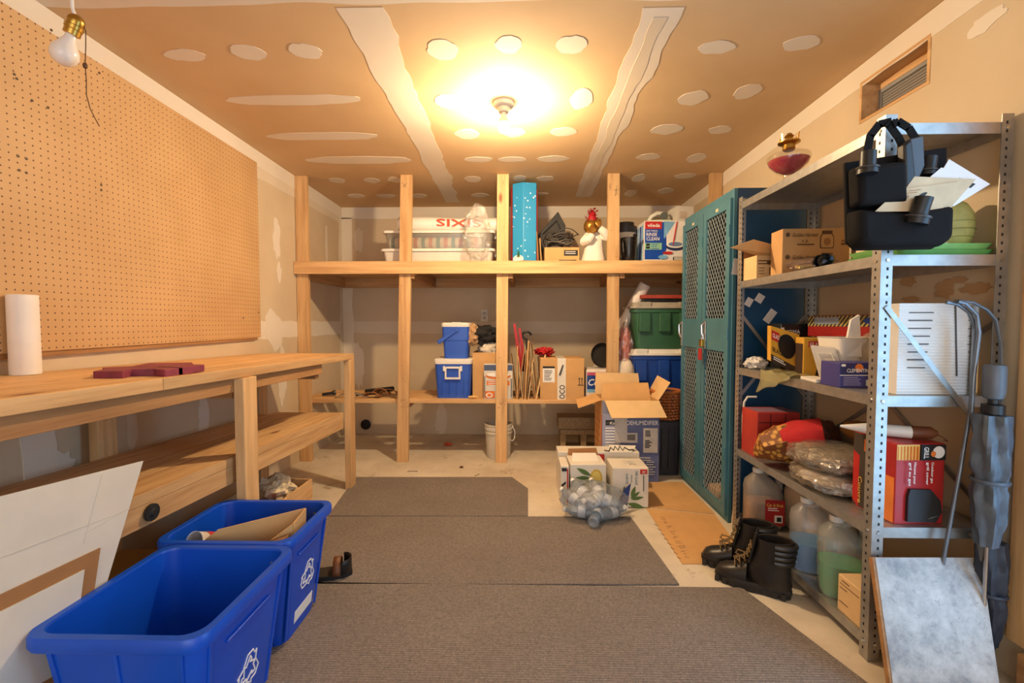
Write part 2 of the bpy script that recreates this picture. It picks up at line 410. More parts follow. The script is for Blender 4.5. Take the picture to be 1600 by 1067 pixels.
for k, (px, py, hw, hh) in enumerate(SPOTS):
    rr = random.Random(k); a = ceil_pt(px - hw, py); b = ceil_pt(px + hw, py); c = ceil_pt(px, py - hh); d = ceil_pt(px, py + hh)
    mid = ceil_pt(px, py); rx = (b - a).length / 2; ry = abs(c.y - d.y) / 2; P = []; n = 22
    e = 2.4 if hw > 70 else 1.15
    for i in range(n):
        th = 2 * math.pi * i / n; q = (1 + .16 * noise.noise(Vector((math.cos(th) * 1.3 + k * 3.1, math.sin(th) * 1.3, k))) + rr.uniform(-.03, .03)) if hw < 70 else rr.uniform(.93, 1.05)
        cx = math.copysign(abs(math.cos(th)) ** (.75 if hw > 70 else 1), math.cos(th)); sy = math.copysign(abs(math.sin(th)) ** (1 if hw > 70 else e), math.sin(th))
        P.append((mid.x + rx * q * cx, mid.y + ry * q * sy + rr.uniform(-.004, .004)))
    ceil_patch(P)
def strip(cx0, cx1, y0, y1, w0, w1, amp, seed, m=None, name='compound_seam', t=.0012):
    rr = random.Random(seed); A = []; B = []; n = 46
    for i in range(n + 1):
        u = i / n; y = y0 + (y1 - y0) * u; c = cx0 + (cx1 - cx0) * u; w = w0 + (w1 - w0) * u
        A.append((c - w / 2 + amp * noise.noise(Vector((u * 9, seed, 0))) + rr.uniform(-amp, amp) * .25, y))
        B.append((c + w / 2 + amp * 1.3 * noise.noise(Vector((u * 9, seed + 9, 0))) + rr.uniform(-amp, amp) * .3, y))
    b = MB()
    rings = [[Vector((A[i][0], A[i][1], zc(A[i][1]) + .001)), Vector((B[i][0], B[i][1], zc(B[i][1]) + .001)), Vector((B[i][0], B[i][1], zc(B[i][1]) - t)), Vector((A[i][0], A[i][1], zc(A[i][1]) - t))] for i in range(n + 1)]
    return b.ring_loft(rings).build(name, m or M_MUD, ceiling)
a = ceil_pt(562, 12); b = ceil_pt(708, 316); strip(a.x, b.x, a.y, b.y, .17, .13, .025, 3)
a = ceil_pt(1036, 12); b = ceil_pt(911, 307); strip(a.x, b.x, a.y, b.y, .15, .13, .02, 5)
strip(a.x + .005, b.x, a.y + .05, b.y - .05, .05, .05, .012, 8, M_MUDTHIN, t=.0022)
P = []
for i in range(61): x = XL + (XR - XL) * i / 60; P.append((x, 1.655 + .03 * noise.noise(Vector((x * 3, 2, 0)))))
ceil_patch(P + [(XR, 1.30), (XL, 1.30)], 'compound_seam', t=.001)
# taped corners: bands along the top of the walls and in the wall corners
def wall_band(wall, fn, n, t, axis, name='corner_tape', m=None):
    """fn(u) -> (lower point, upper point) along the wall"""
    rings = []
    for i in range(n + 1):
        p, q = fn(i / n); p, q = Vector(p), Vector(q); d = Vector(axis) * t
        rings.append([p - Vector(axis) * .001, q - Vector(axis) * .001, q + d, p + d])
    return MB().ring_loft(rings).build(name, m or M_MUD, wall)
wall_band(wall_left, lambda u: ((XL, -.5 + u * (YB + .5), zc(-.5 + u * (YB + .5)) - .105 - .006 * noise.noise(Vector((u * 40, 1, 0)))), (XL, -.5 + u * (YB + .5), zc(-.5 + u * (YB + .5)) - .002)), 80, .002, (1, 0, 0))
wall_band(wall_left, lambda u: ((XL, 2.9 + u * (YB - 2.9), zc(3.5) - .17 - .01 * noise.noise(Vector((u * 12, 4, 0)))), (XL, 2.9 + u * (YB - 2.9), zc(3.5) - .06)), 30, .0012, (1, 0, 0), m=M_MUDTHIN)
wall_band(wall_right, lambda u: ((XR, u * YB, zc(u * YB) - .10 - .008 * noise.noise(Vector((u * 30, 6, 0)))), (XR, u * YB, zc(u * YB) - .002)), 80, .002, (-1, 0, 0))
wall_band(wall_back, lambda u: ((XL + u * (XR - XL), YB, 2.2 - .11 - .01 * noise.noise(Vector((u * 20, 9, 0)))), (XL + u * (XR - XL), YB, 2.198)), 50, .002, (0, -1, 0))
wall_band(wall_back, lambda u: ((XL, YB, u * 2.1), (XL + .10 + .02 * noise.noise(Vector((u * 9, 3, 0))), YB, u * 2.1)), 30, .002, (0, -1, 0))
wall_band(wall_left, lambda u: ((XL, YB - .07 + .02 * noise.noise(Vector((u * 9, 31, 0))), u * 2.1), (XL, YB - .003, u * 2.1)), 30, .0016, (1, 0, 0))
wall_band(wall_back, lambda u: ((XL + u * (XR - XL), YB, .985 + .015 * noise.noise(Vector((u * 14, 5, 0)))), (XL + u * (XR - XL), YB, 1.10 + .02 * noise.noise(Vector((u * 11, 15, 0))))), 50, .0014, (0, -1, 0), 'compound_seam', M_MUDTHIN)
wall_band(wall_left, lambda u: ((XL, 2.85 + u * 1.48, .98 + .012 * noise.noise(Vector((u * 14, 25, 0)))), (XL, 2.85 + u * 1.48, 1.10 + .015 * noise.noise(Vector((u * 11, 35, 0))))), 26, .0013, (1, 0, 0), 'compound_seam')
def wall_patch(wall, c, ry, rz, seed, ax, m=None):
    rr = random.Random(seed); P = []
    for i in range(20):
        th = 2 * math.pi * i / 20; q = rr.uniform(.75, 1.15); u = ry * q * math.cos(th); v = rz * q * math.sin(th)
        P.append(Vector(c) + (Vector((0, u, v)) if ax[0] else Vector((u, 0, v))))
    MB().slab(P, .0018 + .00023 * (seed % 13), ax).build('compound_patch', m or M_MUD, wall)
wall_patch(wall_left, pt(432, 372, X=XL), .05, .15, 1, (1, 0, 0)); wall_patch(wall_left, pt(436, 425, X=XL), .03, .07, 2, (1, 0, 0))
wall_patch(wall_left, pt(510, 380, X=XL), .02, .17, 3, (1, 0, 0)); wall_patch(wall_left, pt(428, 515, X=XL), .12, .14, 4, (1, 0, 0))
wall_patch(wall_left, pt(440, 590, X=XL), .06, .22, 5, (1, 0, 0)); wall_patch(wall_left, pt(318, 655, X=XL), .04, .16, 6, (1, 0, 0))
wall_patch(wall_left, pt(60, 700, X=XL), .07, .22, 7, (1, 0, 0)); wall_patch(wall_left, pt(95, 735, X=XL), .05, .08, 8, (1, 0, 0)); wall_patch(wall_left, pt(205, 660, X=XL), .03, .15, 9, (1, 0, 0), M_MUDTHIN)
wall_patch(wall_left, pt(440, 690, X=XL), .1, .05, 19, (1, 0, 0))
wall_patch(wall_back, pt(690, 655, Y=YB), .06, .17, 10, (0, -1, 0), M_MUDTHIN); wall_patch(wall_back, pt(560, 375, Y=YB), .05, .12, 11, (0, -1, 0), M_MUDTHIN)
wall_patch(wall_back, pt(560, 570, Y=YB), .06, .25, 12, (0, -1, 0))
M_STAIN = drywall('torn_wall_paper', (186, 148, 106), (196, 160, 118))
for k, (px, py, a, b) in enumerate([(1420, 440, .035, .02), (1478, 452, .04, .035), (1525, 450, .05, .02), (1425, 468, .04, .015), (1500, 437, .03, .012)]):
    wall_patch(wall_right, pt(px, py, X=XR), a, b, 20 + k, (-1, 0, 0), M_STAIN)
for k, (px, py, a, b) in enumerate([(1540, 35, .06, .03), (1225, 300, .015, .06)]):
    wall_patch(wall_right, pt(px, py, X=XR), a, b, 30 + k, (-1, 0, 0))
# high window in the right wall: timber-lined opening with a screened sash
win = MB(); q = .012
win.box(XR - .003, T, WY0 - .0, WY0 + q, WZ0, WZ1); win.box(XR - .003, T, WY1 - q, WY1, WZ0, WZ1); win.box(XR - .003, T, WY0 + q, WY1 - q, WZ1 - q, WZ1); win.box(XR - .003, T, WY0 + q, WY1 - q, WZ0, WZ0 + q)
window = struct(win.build('window_1', WOOD[1], loc=(XR, (WY0 + WY1) / 2, WZ0)))
sf = MB(); sx = XR + .07; e = .016; y0, y1, z0, z1 = WY0 + q, WY1 - q, WZ0 + q, WZ1 - q - .028
sf.box(sx, sx + .02, y0, y0 + e, z0, z1); sf.box(sx, sx + .02, y1 - e, y1, z0, z1); sf.box(sx, sx + .02, y0 + e, y1 - e, z1 - e, z1); sf.box(sx, sx + .02, y0 + e, y1 - e, z0, z0 + e)
sf.build('sash_frame', mat('grey_vinyl', (150, 150, 148), .5), window)
MB().box(sx + .006, sx + .012, y0 + e, y1 - e, z0 + e, z1 - e).build('insect_screen', mesh_screen(), window)
MB().box(sx - .002, T, y0, y1, z1, z1 + .028).build('head_board', WOOD[1], window)
# side doorway jamb, sill and timber step, then the doorway stop
jm = MB(); jm.box(XR - .015, T, DY1 - .04, DY1 + .115, DZ0 - .03, DZ1 + .06).build('x', WOOD[2])
jamb = bpy.data.objects['x']; jamb.name = 'trim_1'; struct(jamb)
struct(MB().box(XR - .015, T, DY0 - .085, DY0 + .04, DZ0 - .03, DZ1 + .06).build('trim_2', WOOD[2]))
struct(MB().box(XR - .015, T, DY0 + .04, DY1 - .04, DZ1 - .04, DZ1 + .06).build('trim_3', WOOD[1]))
struct(MB().box(XR - .03, T, DY0 + .04, DY1 - .04, DZ0 - .03, DZ0).build('trim_4', mat('painted_sill', (196, 200, 206), .5)))
struct(MB().box(XR - .05, XR, DY0 - .08, DY1 + .05, 0, DZ0 - .032).build('trim_5', DWOOD[1]))
# outlet and round hole in the back wall
c = pt(757, 493, Y=YB)
ol = thing('electrical_outlet', 'ivory duplex power outlet on the back wall above the small blue cooler', 'outlet', (c.x, YB, c.z - .057))
MB().box(c.x - .036, c.x + .036, YB - .006, YB, c.z - .057, c.z + .057).build('cover_plate', mat('ivory_plastic', (214, 204, 184), .45), ol, bevel=.002)
for dz in (-.022, .022):
    rc = MB().cyl((c.x, YB - .010, c.z + dz), (c.x, YB - .004, c.z + dz), .017, n=16).build('receptacle', mat('ivory_insert', (190, 178, 156), .45), ol)
    m2 = MB()
    for dx in (-.006, .006): m2.box(c.x + dx - .0014, c.x + dx + .0014, YB - .0108, YB - .0095, c.z + dz - .004, c.z + dz + .006)
    m2.build('slot', PRK, rc)
c = pt(572, 663, Y=YB)
tag(MB().lathe([(.0, 0), (.046, 0), (.05, .004), (.05, .012), (.042, .014), (.040, .004), (.002, .004)], (c.x, YB, c.z), 28, (0, -1, 0)).build('wall_vent', BLK, smooth=True),
    'round black vent cap low on the back wall beneath the shelf', 'vent')

# ------------------------------------------------------------------ built-in lumber shelf across the back
YS = 3.437; ZD = 1.556; ZL = .489
sh = thing('lumber_storage_shelf', 'pine lumber shelving with five posts and two plank decks across the back wall', 'shelf', (-.1, 3.85, 0))
PX = []
for (pt_top, pt_bot, i) in ((467, 473, 0), (635, 628, 1), (786, 783, 2), (959, 957, 3), (1115, 1112, 4)):
    a = pt(pt_top, 300, Y=YS).x; b = pt(pt_bot, 700, Y=YS).x
    if i == 0: a = b = XL + .048
    if i == 4: a = b = 1.46
    zt = zc(YS) - .001; w = .0445
    po = MB(); po.add([(b - w, YS, 0), (b + w, YS, 0), (b + w, YS + .038, 0), (b - w, YS + .038, 0), (a - w, YS, zt), (a + w, YS, zt), (a + w, YS + .038, zt), (a - w, YS + .038, zt)],
        [(0, 3, 2, 1), (4, 5, 6, 7), (0, 1, 5, 4), (1, 2, 6, 5), (2, 3, 7, 6), (3, 0, 4, 7)])
    po = po.build('post', WOOD[2], sh, bevel=.002); PX.append((a + b) / 2)
    if i in (1, 2, 3):
        xx = (a + b) / 2; nm = MB(); rr = random.Random(i)
        for k in range(14): 
            z = ZL - .03 + rr.uniform(-.03, .04); x = xx + rr.uniform(-.03, .03); nm.box(x - .002, x + .002, YS - .0006, YS + .001, z - .003, z + .003)
        for k in range(6):
            z = rr.uniform(.25, 2.0); x = xx + rr.uniform(-.025, .025); nm.box(x - .0025, x + .0025, YS - .0006, YS + .001, z - .0025, z + .0025)
        nm.build('nail_heads', mat('rusty_nail', (92, 62, 40), .6), po)
def mark(px, lines):
    b = MB()
    for ln in lines: b.tube([pt(x, y, Y=YS - .0008) for x, y in ln], .0012, 5)
    b.build('pencil_mark', PRK, sh)
mark(0, [[(628, 285), (635, 293)], [(629, 293), (636, 286)]]); mark(0, [[(786, 282), (787, 289)]]); mark(0, [[(964, 290), (961, 306), (964, 303), (963, 297)], [(959, 297), (967, 296)]])
MB().box(XL + .003, XR - .003, YS - .038, YS - .0005, ZD - .095, ZD).build('front_beam', WOOD[0], sh, bevel=.002)
MB().box(XL + .003, XR - .003, YB - .038, YB - .003, ZD - .13, ZD - .0385).build('back_ledger', WOOD[0], sh)
y = YS + .0385; k = 0
while y + .13 < YB - .004:
    MB().box(XL + .004, XR - .004, y, y + .134, ZD - .038, ZD).build('deck_plank', WOOD[0], sh, bevel=.0015); y += .1415; k += 1
for px in PX[1:4]: MB().box(px + .046, px + .084, YS + .0005, YB - .039, ZD - .128, ZD - .0385).build('joist', DWOOD[1], sh)
MB().box(XL + .003, XL + .041, YS + .039, YB - .039, ZD - .128, ZD - .0385).build('joist', WOOD[1], sh)
for k in range(3):
    y0 = YS + .0385 + k * .182
    MB().box(XL + .004, XR - .004, y0, y0 + .112, ZL - .031, ZL).build('low_plank', WOOD[0], sh, bevel=.0015)
for px in PX[1:4]: MB().box(px - .019, px + .019, YS + .039, YS + .50, ZL - .0695, ZL - .0315).build('cleat', DWOOD[1], sh)
MB().box(XL + .003, XL + .041, YS + .039, YS + .50, ZL - .0695, ZL - .0315).build('cleat', WOOD[1], sh)
MB().box(XR - .041, XR - .003, YS + .039, YS + .50, ZL - .0695, ZL - .0315).build('cleat', WOOD[1], sh)

# ------------------------------------------------------------------ workbench along the left wall
def bz(Y): return .886 + (2.95 - Y) * .0195
def lz(Y): return .508 + (2.88 - Y) * .04
wb_ = thing('workbench', 'long pine plank workbench with a lower shelf along the left wall', 'workbench', (-1.42, 1.7, 0))
def sloped(mb, x0, x1, y0, y1, zf, t0, t1):
    mb.add([(x0, y0, zf(y0) + t0), (x1, y0, zf(y0) + t0), (x1, y1, zf(y1) + t0), (x0, y1, zf(y1) + t0), (x0, y0, zf(y0) + t1), (x1, y0, zf(y0) + t1), (x1, y1, zf(y1) + t1), (x0, y1, zf(y1) + t1)],
           [(0, 3, 2, 1), (4, 5, 6, 7), (0, 1, 5, 4), (1, 2, 6, 5), (2, 3, 7, 6), (3, 0, 4, 7)]); return mb
xf = -1.115
for k, (x0, x1) in enumerate(((-1.735, -1.60), (-1.597, -1.445), (-1.442, -1.29), (-1.287, xf))):
    brk = 1.365 if k == 3 else (2.2 if k == 1 else None)
    segs = [(.2, brk - .001), (brk + .001, 2.95)] if brk else [(.2, 2.95)]
    for (y0, y1) in segs: sloped(MB(), x0, x1, y0, y1, bz, -.038, 0).build('top_plank', WOOD[1], wb_, bevel=.002)
sloped(MB(), -1.175, -1.137, .2, 2.52, bz, -.095, -.0385).build('front_apron', DWOOD[1], wb_, bevel=.0015)
sloped(MB(), -1.735, -1.697, .2, 2.93, bz, -.128, -.0385).build('back_apron', DWOOD[1], wb_)
for yy in (.55, 1.79, 2.53): sloped(MB(), -1.69, -1.18, yy, yy + .038, bz, -.128, -.039).build('crosspiece', DWOOD[0], wb_)
def leg(x0, x1, y0, y1, top): MB().box(x0, x1, y0, y1, 0, top).build('leg', WOOD[2], wb_, bevel=.002)
leg(-1.136, -1.098, 1.735, 1.826, bz(1.826) - .0385); leg(-1.150, -1.112, 2.86, 2.948, bz(2.948) - .0385)
leg(-1.694, -1.656, 1.70, 1.785, bz(1.785) - .129); leg(-1.694, -1.656, 2.78, 2.868, bz(2.868) - .129); leg(-1.136, -1.098, .21, .30, bz(.30) - .0385)
for (x0, x1) in ((-1.735, -1.60), (-1.597, -1.45), (-1.447, -1.30), (-1.297, -1.152)):
    if x0 < -1.6: sloped(MB(), x0 + .082, x1, .45, 2.77, lz, -.036, 0).build('shelf_plank', WOOD[1], wb_, bevel=.002)
    else: sloped(MB(), x0, x1, .45, 2.855, lz, -.036, 0).build('shelf_plank', WOOD[1], wb_, bevel=.002)
sloped(MB(), -1.19, -1.153, .45, 2.855, lz, -.105, -.0365).build('shelf_apron', WOOD[1], wb_, bevel=.002)
for yy in (.6, 1.83, 2.60): sloped(MB(), -1.69, -1.192, yy, yy + .038, lz, -.125, -.0365).build('crosspiece', DWOOD[0], wb_)

# pegboard on the left wall
pg = thing('pegboard', 'large tan pegboard covering the left wall above the workbench', 'pegboard', (XL + .004, 1.6, .96))
p1 = pt(404, 527, X=XL + .01); yend = p1.y; zb = p1.z
MB().add  # (panel below)
pb = MB(); zz = lambda Y: zb - .004 * (yend - Y)
pb.slab([(XL + .0205, .1, zz(.1)), (XL + .0205, yend, zb), (XL + .0205, yend, zc(yend) - .098), (XL + .0205, .1, zc(.1) - .098)], .0055, (1, 0, 0)).build('perforated_panel', M_PEG, pg)
pb = MB(); pb.slab([(XL + .003, .1, zz(.1) - .028), (XL + .003, yend - .03, zb - .012), (XL + .003, yend - .03, zb + .03), (XL + .003, .1, zz(.1) + .03)], .017, (1, 0, 0)).build('backing_strip', DWOOD[1], pg)
hk = MB()
for (px, py) in [(80, 47), (22, 116), (26, 123), (50, 157), (75, 168), (28, 244), (41, 248), (30, 266), (41, 270), (155, 114), (158, 289), (158, 297), (380, 497), (410 - 6, 488)]:
    p = pt(px, py, X=XL + .026); hk.cyl((XL + .0255, p.y, p.z), (XL + .0275, p.y, p.z), .0045, n=10)
hk.build('screw_heads', mat('dark_screw', (74, 50, 26), .5), pg)

# ------------------------------------------------------------------ ceiling bulb (lit) and hanging bulb (off)
c = ceil_pt(787, 160); B = Vector((c.x, c.y, zc(c.y)))
lt = thing('ceiling_bulb_fixture', 'lit bare bulb in a white porcelain holder on the ceiling', 'light bulb', (B.x, B.y, B.z - .13))
MB().lathe([(.001, 0), (.056, 0), (.056, -.012), (.050, -.022), (.032, -.030), (.026, -.052), (.02, -.053), (.001, -.053)], B, 28).build('lamp_holder', mat('porcelain', (236, 230, 218), .3, var=.03), lt, smooth=True)
MB().lathe([(.001, -.0531), (.013, -.0535), (.014, -.070), (.021, -.084), (.0295, -.100), (.0325, -.1085), (.001, -.1086)], B, 24).build('bulb_shield_neck', WHT, lt, smooth=True)  # opaque neck added to keep bulb light off the ceiling
MB().lathe([(.001, -.1087), (.0310, -.1088), (.0312, -.118), (.0285, -.132), (.021, -.146), (.010, -.153), (.001, -.154)], B, 20).build('bulb', None, lt, smooth=True)
t = NT('lit_bulb_glass'); t.b.inputs['Base Color'].default_value = (1, .9, .75, 1); t.b.inputs['Emission Color'].default_value = (1.0, .735, .44, 1)
t.b.inputs['Emission Strength'].default_value = BULB_POWER / (math.pi * .0098)
bpy.data.objects['bulb'].data.materials.clear(); bpy.data.objects['bulb'].data.materials.append(t.m)

Yh = 1.30; s0 = pt(113, 12, Y=Yh); s1 = pt(120, 30, Y=Yh); s2 = pt(112, 55, Y=Yh); bend = pt(98, 92, Y=Yh)
hb = thing('hanging_bulb', 'unlit white bulb hanging from a cord with brass socket and pull chain', 'light bulb', (bend.x, Yh, bend.z))
MB().tube([(s0.x, Yh, zc(Yh) - .001), s0 + Vector((0, 0, .03)), s0, pt(117, 24, Y=Yh)], .0042, 8).build('cord', WHT, hb, smooth=True)
ax = (bend - s1).normalized(); L = (bend - s1).length
MB().lathe([(.004, -.012), (.013, -.008), (.019, 0), (.0205, .008), (.0195, .018), (.0215, .02), (.0215, .03), (.0195, .032), (.0195, .046), (.018, .047), (.004, .047)], s1, 20, ax).build('socket', BRASS, hb, smooth=True)
MB().lathe([(.012, .047), (.0135, .058), (.021, .074), (.030, .090), (.033, .105), (.0305, .119), (.021, .131), (.009, .137), (.001, .138)], s1, 24, ax).build('bulb', mat('frosted_bulb_glass', (236, 226, 216), .22, var=.03), hb, smooth=True)
ch = [pt(x, y, Y=Yh) for x, y in ((131, 42), (134, 48), (134, 75), (133, 102), (135, 125), (135, 148), (141, 170), (148, 184), (155, 197))]
MB().tube(ch, .0012, 6).build('pull_chain', mat('aged_brass', (90, 60, 36), .5, metal=.4), hb, smooth=True)
MB().lathe([(.001, 0), (.005, .003), (.006, .01), (.004, .016), (.001, .018)], ch[3] - Vector((0, 0, .01)), 10).build('chain_knob', bpy.data.materials['aged_brass'], hb)

# ------------------------------------------------------------------ carpet runners and the flattened carton on the floor
def flat(name, label, cat, poly, t, m, z=.0005, group=None):
    P = [pt(x, y, Z=0) if len(q) == 2 else None for q in poly for (x, y) in [q]]
    P = [Vector((p.x, p.y, z)) for p in P]
    return tag(MB().slab(P[::-1] if False else P, t, (0, 0, 1)).build(name, m), label, cat, group)
flat('carpet_mat', 'smallest grey-brown ribbed carpet piece with a clipped corner, farthest from the camera', 'carpet', [(556, 747), (800, 747), (825, 765), (825, 808), (512, 808)], .008, M_CARPET, group='ribbed carpet pieces')
flat('carpet_mat', 'middle grey-brown ribbed carpet piece in front of the bag of bottles', 'carpet', [(512, 809), (985, 809), (1061, 915), (450, 915)], .008, M_CARPET, group='ribbed carpet pieces')
yq = pt(760, 915.5, Z=0).y - .002
_p, _q = pt(1155, 916, Z=0), pt(1375, 1067, Z=0); _q = _p + (_q - _p) * ((_p.y - .1) / (_p.y - _q.y)); _q.x = min(_q.x, 1.40)
tag(MB().slab([(-1.085, .1, .0005), (_q.x, .1, .0005), (_p.x, yq, .0005), (-1.085, yq, .0005)], .008, (0, 0, 1)).build('carpet_mat', M_CARPET), 'nearest grey-brown ribbed carpet piece beside the blue bins', 'carpet', 'ribbed carpet pieces')
fc = thing('flattened_carton', 'flattened brown carton lying on the floor in front of the teal locker', 'cardboard', (.9, 2.5, 0))
P = [pt(x, y, Z=0) for x, y in ((1066, 882), (1172, 882), (1134, 806), (1010, 795))]
P = [Vector((min(p.x, 1.095), p.y, .0006)) for p in P]
MB().slab(P, .004, (0, 0, 1)).build('panel', M_CARD, fc)
P2 = [pt(x, y, Z=0) for x, y in ((1010, 793), (1127, 804), (1070, 754), (1008, 754))]; P2 = [Vector((p.x, p.y, .0006)) for p in P2]
P2[2].x = min(P2[2].x, 1.10); P2[1].x = min(P2[1].x, 1.10)
MB().slab(P2, .004, (0, 0, 1)).build('panel', M_CARD, fc)
hw = MB(); rr = random.Random(5)
for k in range(26):
    p = pt(1030 + k * 1.6 + rr.uniform(-1, 1), 806 + k * 2.6, Z=0); q = pt(1036 + k * 1.6 + rr.uniform(-2, 4), 806 + k * 2.6 + rr.uniform(-2, 3), Z=0)
    if k % 3: hw.tube([Vector((p.x, p.y, .0048)), Vector((q.x, q.y, .0048))], .0012, 4)
for k in range(8):
    p = pt(1022 + k * 5.2, 820 + k * 7.4, Z=0); q = pt(1028 + k * 5.2, 823 + k * 7.4, Z=0); hw.tube([Vector((p.x, p.y, .0048)), Vector((q.x, q.y, .0048))], .0014, 4)
hw.build('handwriting', mat('marker_ink', (110, 78, 46), .7), fc)['kind'] = 'stuff'

# ------------------------------------------------------------------ left side: bins, leaning sheets, things on and under the bench
M_BLUE = mat('blue_recycling_plastic', (10, 78, 196), .36, var=.08, scale=6)
def recycling_symbol(F, cx, cy, r, parent_name='recycling_symbol'):
    """three outlined chasing arrows"""
    b = MB(); F.k += 1
    arrow = [(-.30, .28), (-.12, .60), (.18, .60), (.30, .40), (.40, .46), (.36, .10), (.04, .26), (.14, .31), (.03, .48), (-.16, .20)]
    for k in range(3):
        a = R(-120 * k); c, q = math.cos(a), math.sin(a)
        P = [F.at(cx + (x * c - y * q) * r, cy + (x * q + y * c) * r, .001) for x, y in arrow]
        for i in range(len(P)): b.cyl(P[i], P[(i + 1) % len(P)], .0021, n=5)
    return b.build(parent_name, PRW, F.p, local=F.local)
def make_bin(label, x0, x1, y0, y1, H, bar):
    t = thing('recycling_bin', label, 'recycling bin', ((x0 + x1) / 2, (y0 + y1) / 2, .009), 0, 'blue recycling bins')
    W, D = x1 - x0, y1 - y0; tp = .085; rr_ = .045; th = .005
    def ring(k, off, z): return rrect(W - tp * (1 - k) - 2 * off, D - tp * (1 - k) - 2 * off, rr_, z)
    o = .016
    MB().ring_loft([ring(0, o, .0), ring(.95, o, H - .03), ring(1, o, H - .004), ring(1, o + th, H - .004), ring(.95, o + th, H - .03), ring(.03, o + th, .012)]).build('body', M_BLUE, t, local=True, smooth=True)
    MB().ring_loft([ring(1, o - .001, H - .034), ring(1, .002, H - .034), ring(1, 0, H - .028), ring(1, 0, H - .006), ring(1, .003, H), ring(1, o + .004, H), ring(1, o + th + .001, H - .006)], False, False).build('rim', M_BLUE, t, local=True, smooth=True)
    # vertical ribs on the sides
    for sx in (-1, 1):
        for v in (-.36, .36):
            a = Vector((sx * (W / 2 - tp / 2 - o), v * D * .82, .01)); c = Vector((sx * (W / 2 - o - .002), v * D, H - .04))
            MB().bar(a, c, .012, .006, (sx, 0, .2)).build('rib', M_BLUE, t, local=True, bevel=.002)
    for sy in (-1, 1):
        for v in (-.36, 0, .36):
            a = Vector((v * W * .82, sy * (D / 2 - tp / 2 - o), .01)); c = Vector((v * W, sy * (D / 2 - o - .002), H - .04))
            MB().bar(a, c, .012, .006, (0, sy, .2)).build('rib', M_BLUE, t, local=True, bevel=.002)
    a = Vector((W / 2 - tp / 2 - o, -D / 2, 0)); b = Vector((W / 2 - o - .003, -D / 2, H - .03)); up = (b - a).normalized()
    F = Face(t, a, (0, 1, 0), up, True)
    recycling_symbol(F, D * .55, H * (.46 if bar else .34), .082)
    if bar: F.rect(D * .34, H * .10, D * .36, .042, PRW, 'white_label')
    # moulded handle ledge
    MB().bar(F.at(D * .28, H - .085, .003), F.at(D * .72, H - .085, .003), .01, .008, up).build('handle_ledge', M_BLUE, t, local=True, bevel=.003)
    MB().cyl((W * .34, D / 2 - o - th - .004, H - .045), (W * .34, D / 2 - o - th + .002, H - .045), .006, n=12).build('rivet', STEEL, t, local=True)
    return t
make_bin('empty blue recycling bin nearest the camera with a deep open top', -1.125, -.706, .94, 1.368, .38, False)
make_bin('blue recycling bin holding a cardboard box, behind the nearest bin', -1.185, -.735, 1.374, 1.728, .38, True)
# carton and paper cup inside the second bin
cb = thing('crumpled_carton', 'open brown carton stuffed inside the farther blue recycling bin', 'carton', (-.93, 1.55, .15))
def zq(px, py, Z): p = pt(px, py, Z=Z); return Vector((min(max(p.x, -1.10), -.775), min(max(p.y, 1.425), 1.685), p.z))
a, b, c, d, e = zq(300, 858, .36), zq(340, 828, .405), zq(486, 794, .425), zq(480, 818, .41), zq(408, 856, .365)
dn = Vector((0, 0, -.2))
def inb(v): return Vector((-.93 + (v.x + .93) * .93, 1.55 + (v.y - 1.55) * .9, v.z))
for nm_, (p, q_) in zip(('flap', 'panel', 'panel', 'flap'), ((a, b), (b, c), (c, d), (d, e))):
    MB().slab([p, q_, inb(q_) + dn, inb(p) + dn], .004).build(nm_, M_CARD, cb)
MB().slab([zq(418, 848, .375), zq(452, 833, .385), zq(445, 852, .36), zq(412, 862, .352)], .003).build('torn_piece', M_CARDD, cb)
F = Face(cb, d.lerp(e, .35) + Vector((0, 0, -.03)), (e - d), (0, 0, 1)); 
cp = thing('paper_cup', 'grey-lined paper cup lying in the farther blue bin', 'cup', (-1.075, 1.43, .31))
p = Vector((-1.075, 1.445, .36)); ax = Vector((-.2, -.9, .35)).normalized()
MB().lathe([(.001, -.07), (.024, -.07), (.032, .02), (.034, .022), (.031, .02), (.023, -.066), (.001, -.066)], p, 24, ax).build('cup_wall', [mat('cup_paper', (214, 208, 200), .6)], cp, smooth=True)
MB().lathe([(.0262, -.052), (.0302, -.015)], p, 24, ax, False).build('red_band', PRR, cp, smooth=True)

# leaning sheets between the bench and the nearest bin
def lean(px, py, off=0.0):
    # plane leaning on the bench: x = -1.098 at z .70, -1.072 at z .38
    n = Vector((1, 0, -.0)); d = ray(px, py); A = .02
    # X + off = -1.098 + (z-.70)*(-A)   ->  X + A*z = -1.098 + .70*A + off
    k = -1.142 + .70 * A + off; t = (k - A * CAM.z) / (d.x + A * d.z); return CAM + d * t
def sheet(name, label, pts, off, m, t=.004, extra=None):
    o = thing(name, label, 'cardboard', tuple(lean(*pts[-1], off)))
    P = [lean(x, y, off) for x, y in pts]
    MB().slab(P, t, (1, 0, .02)).build('panel', m, o); return o
P = [(222, 720), (-40, 785), (-140, 1180), (120, 1050)]
big = sheet('cardboard_sheet', 'tallest white cardboard sheet leaning against the workbench', [(222, 720), (-40, 785), (-140, 1180), (135, 1010)], 0, M_CARDW)
cr = MB()
for (q0, q1) in (((0, 872), (196, 798)), ((160, 740), (130, 850)), ((130, 835), (200, 795))):
    cr.tube([lean(q0[0], q0[1], .0045), lean(q1[0], q1[1], .0045)], .0007, 5)
cr.build('crease', mat('sheet_crease', (196, 190, 178), .8), big)
sheet('cardboard_sheet', 'brown-edged cardboard sheet leaning in front of the tallest white sheet', [(155, 856), (-60, 957), (-140, 1180), (128, 1040)], .0055, M_CARDD)
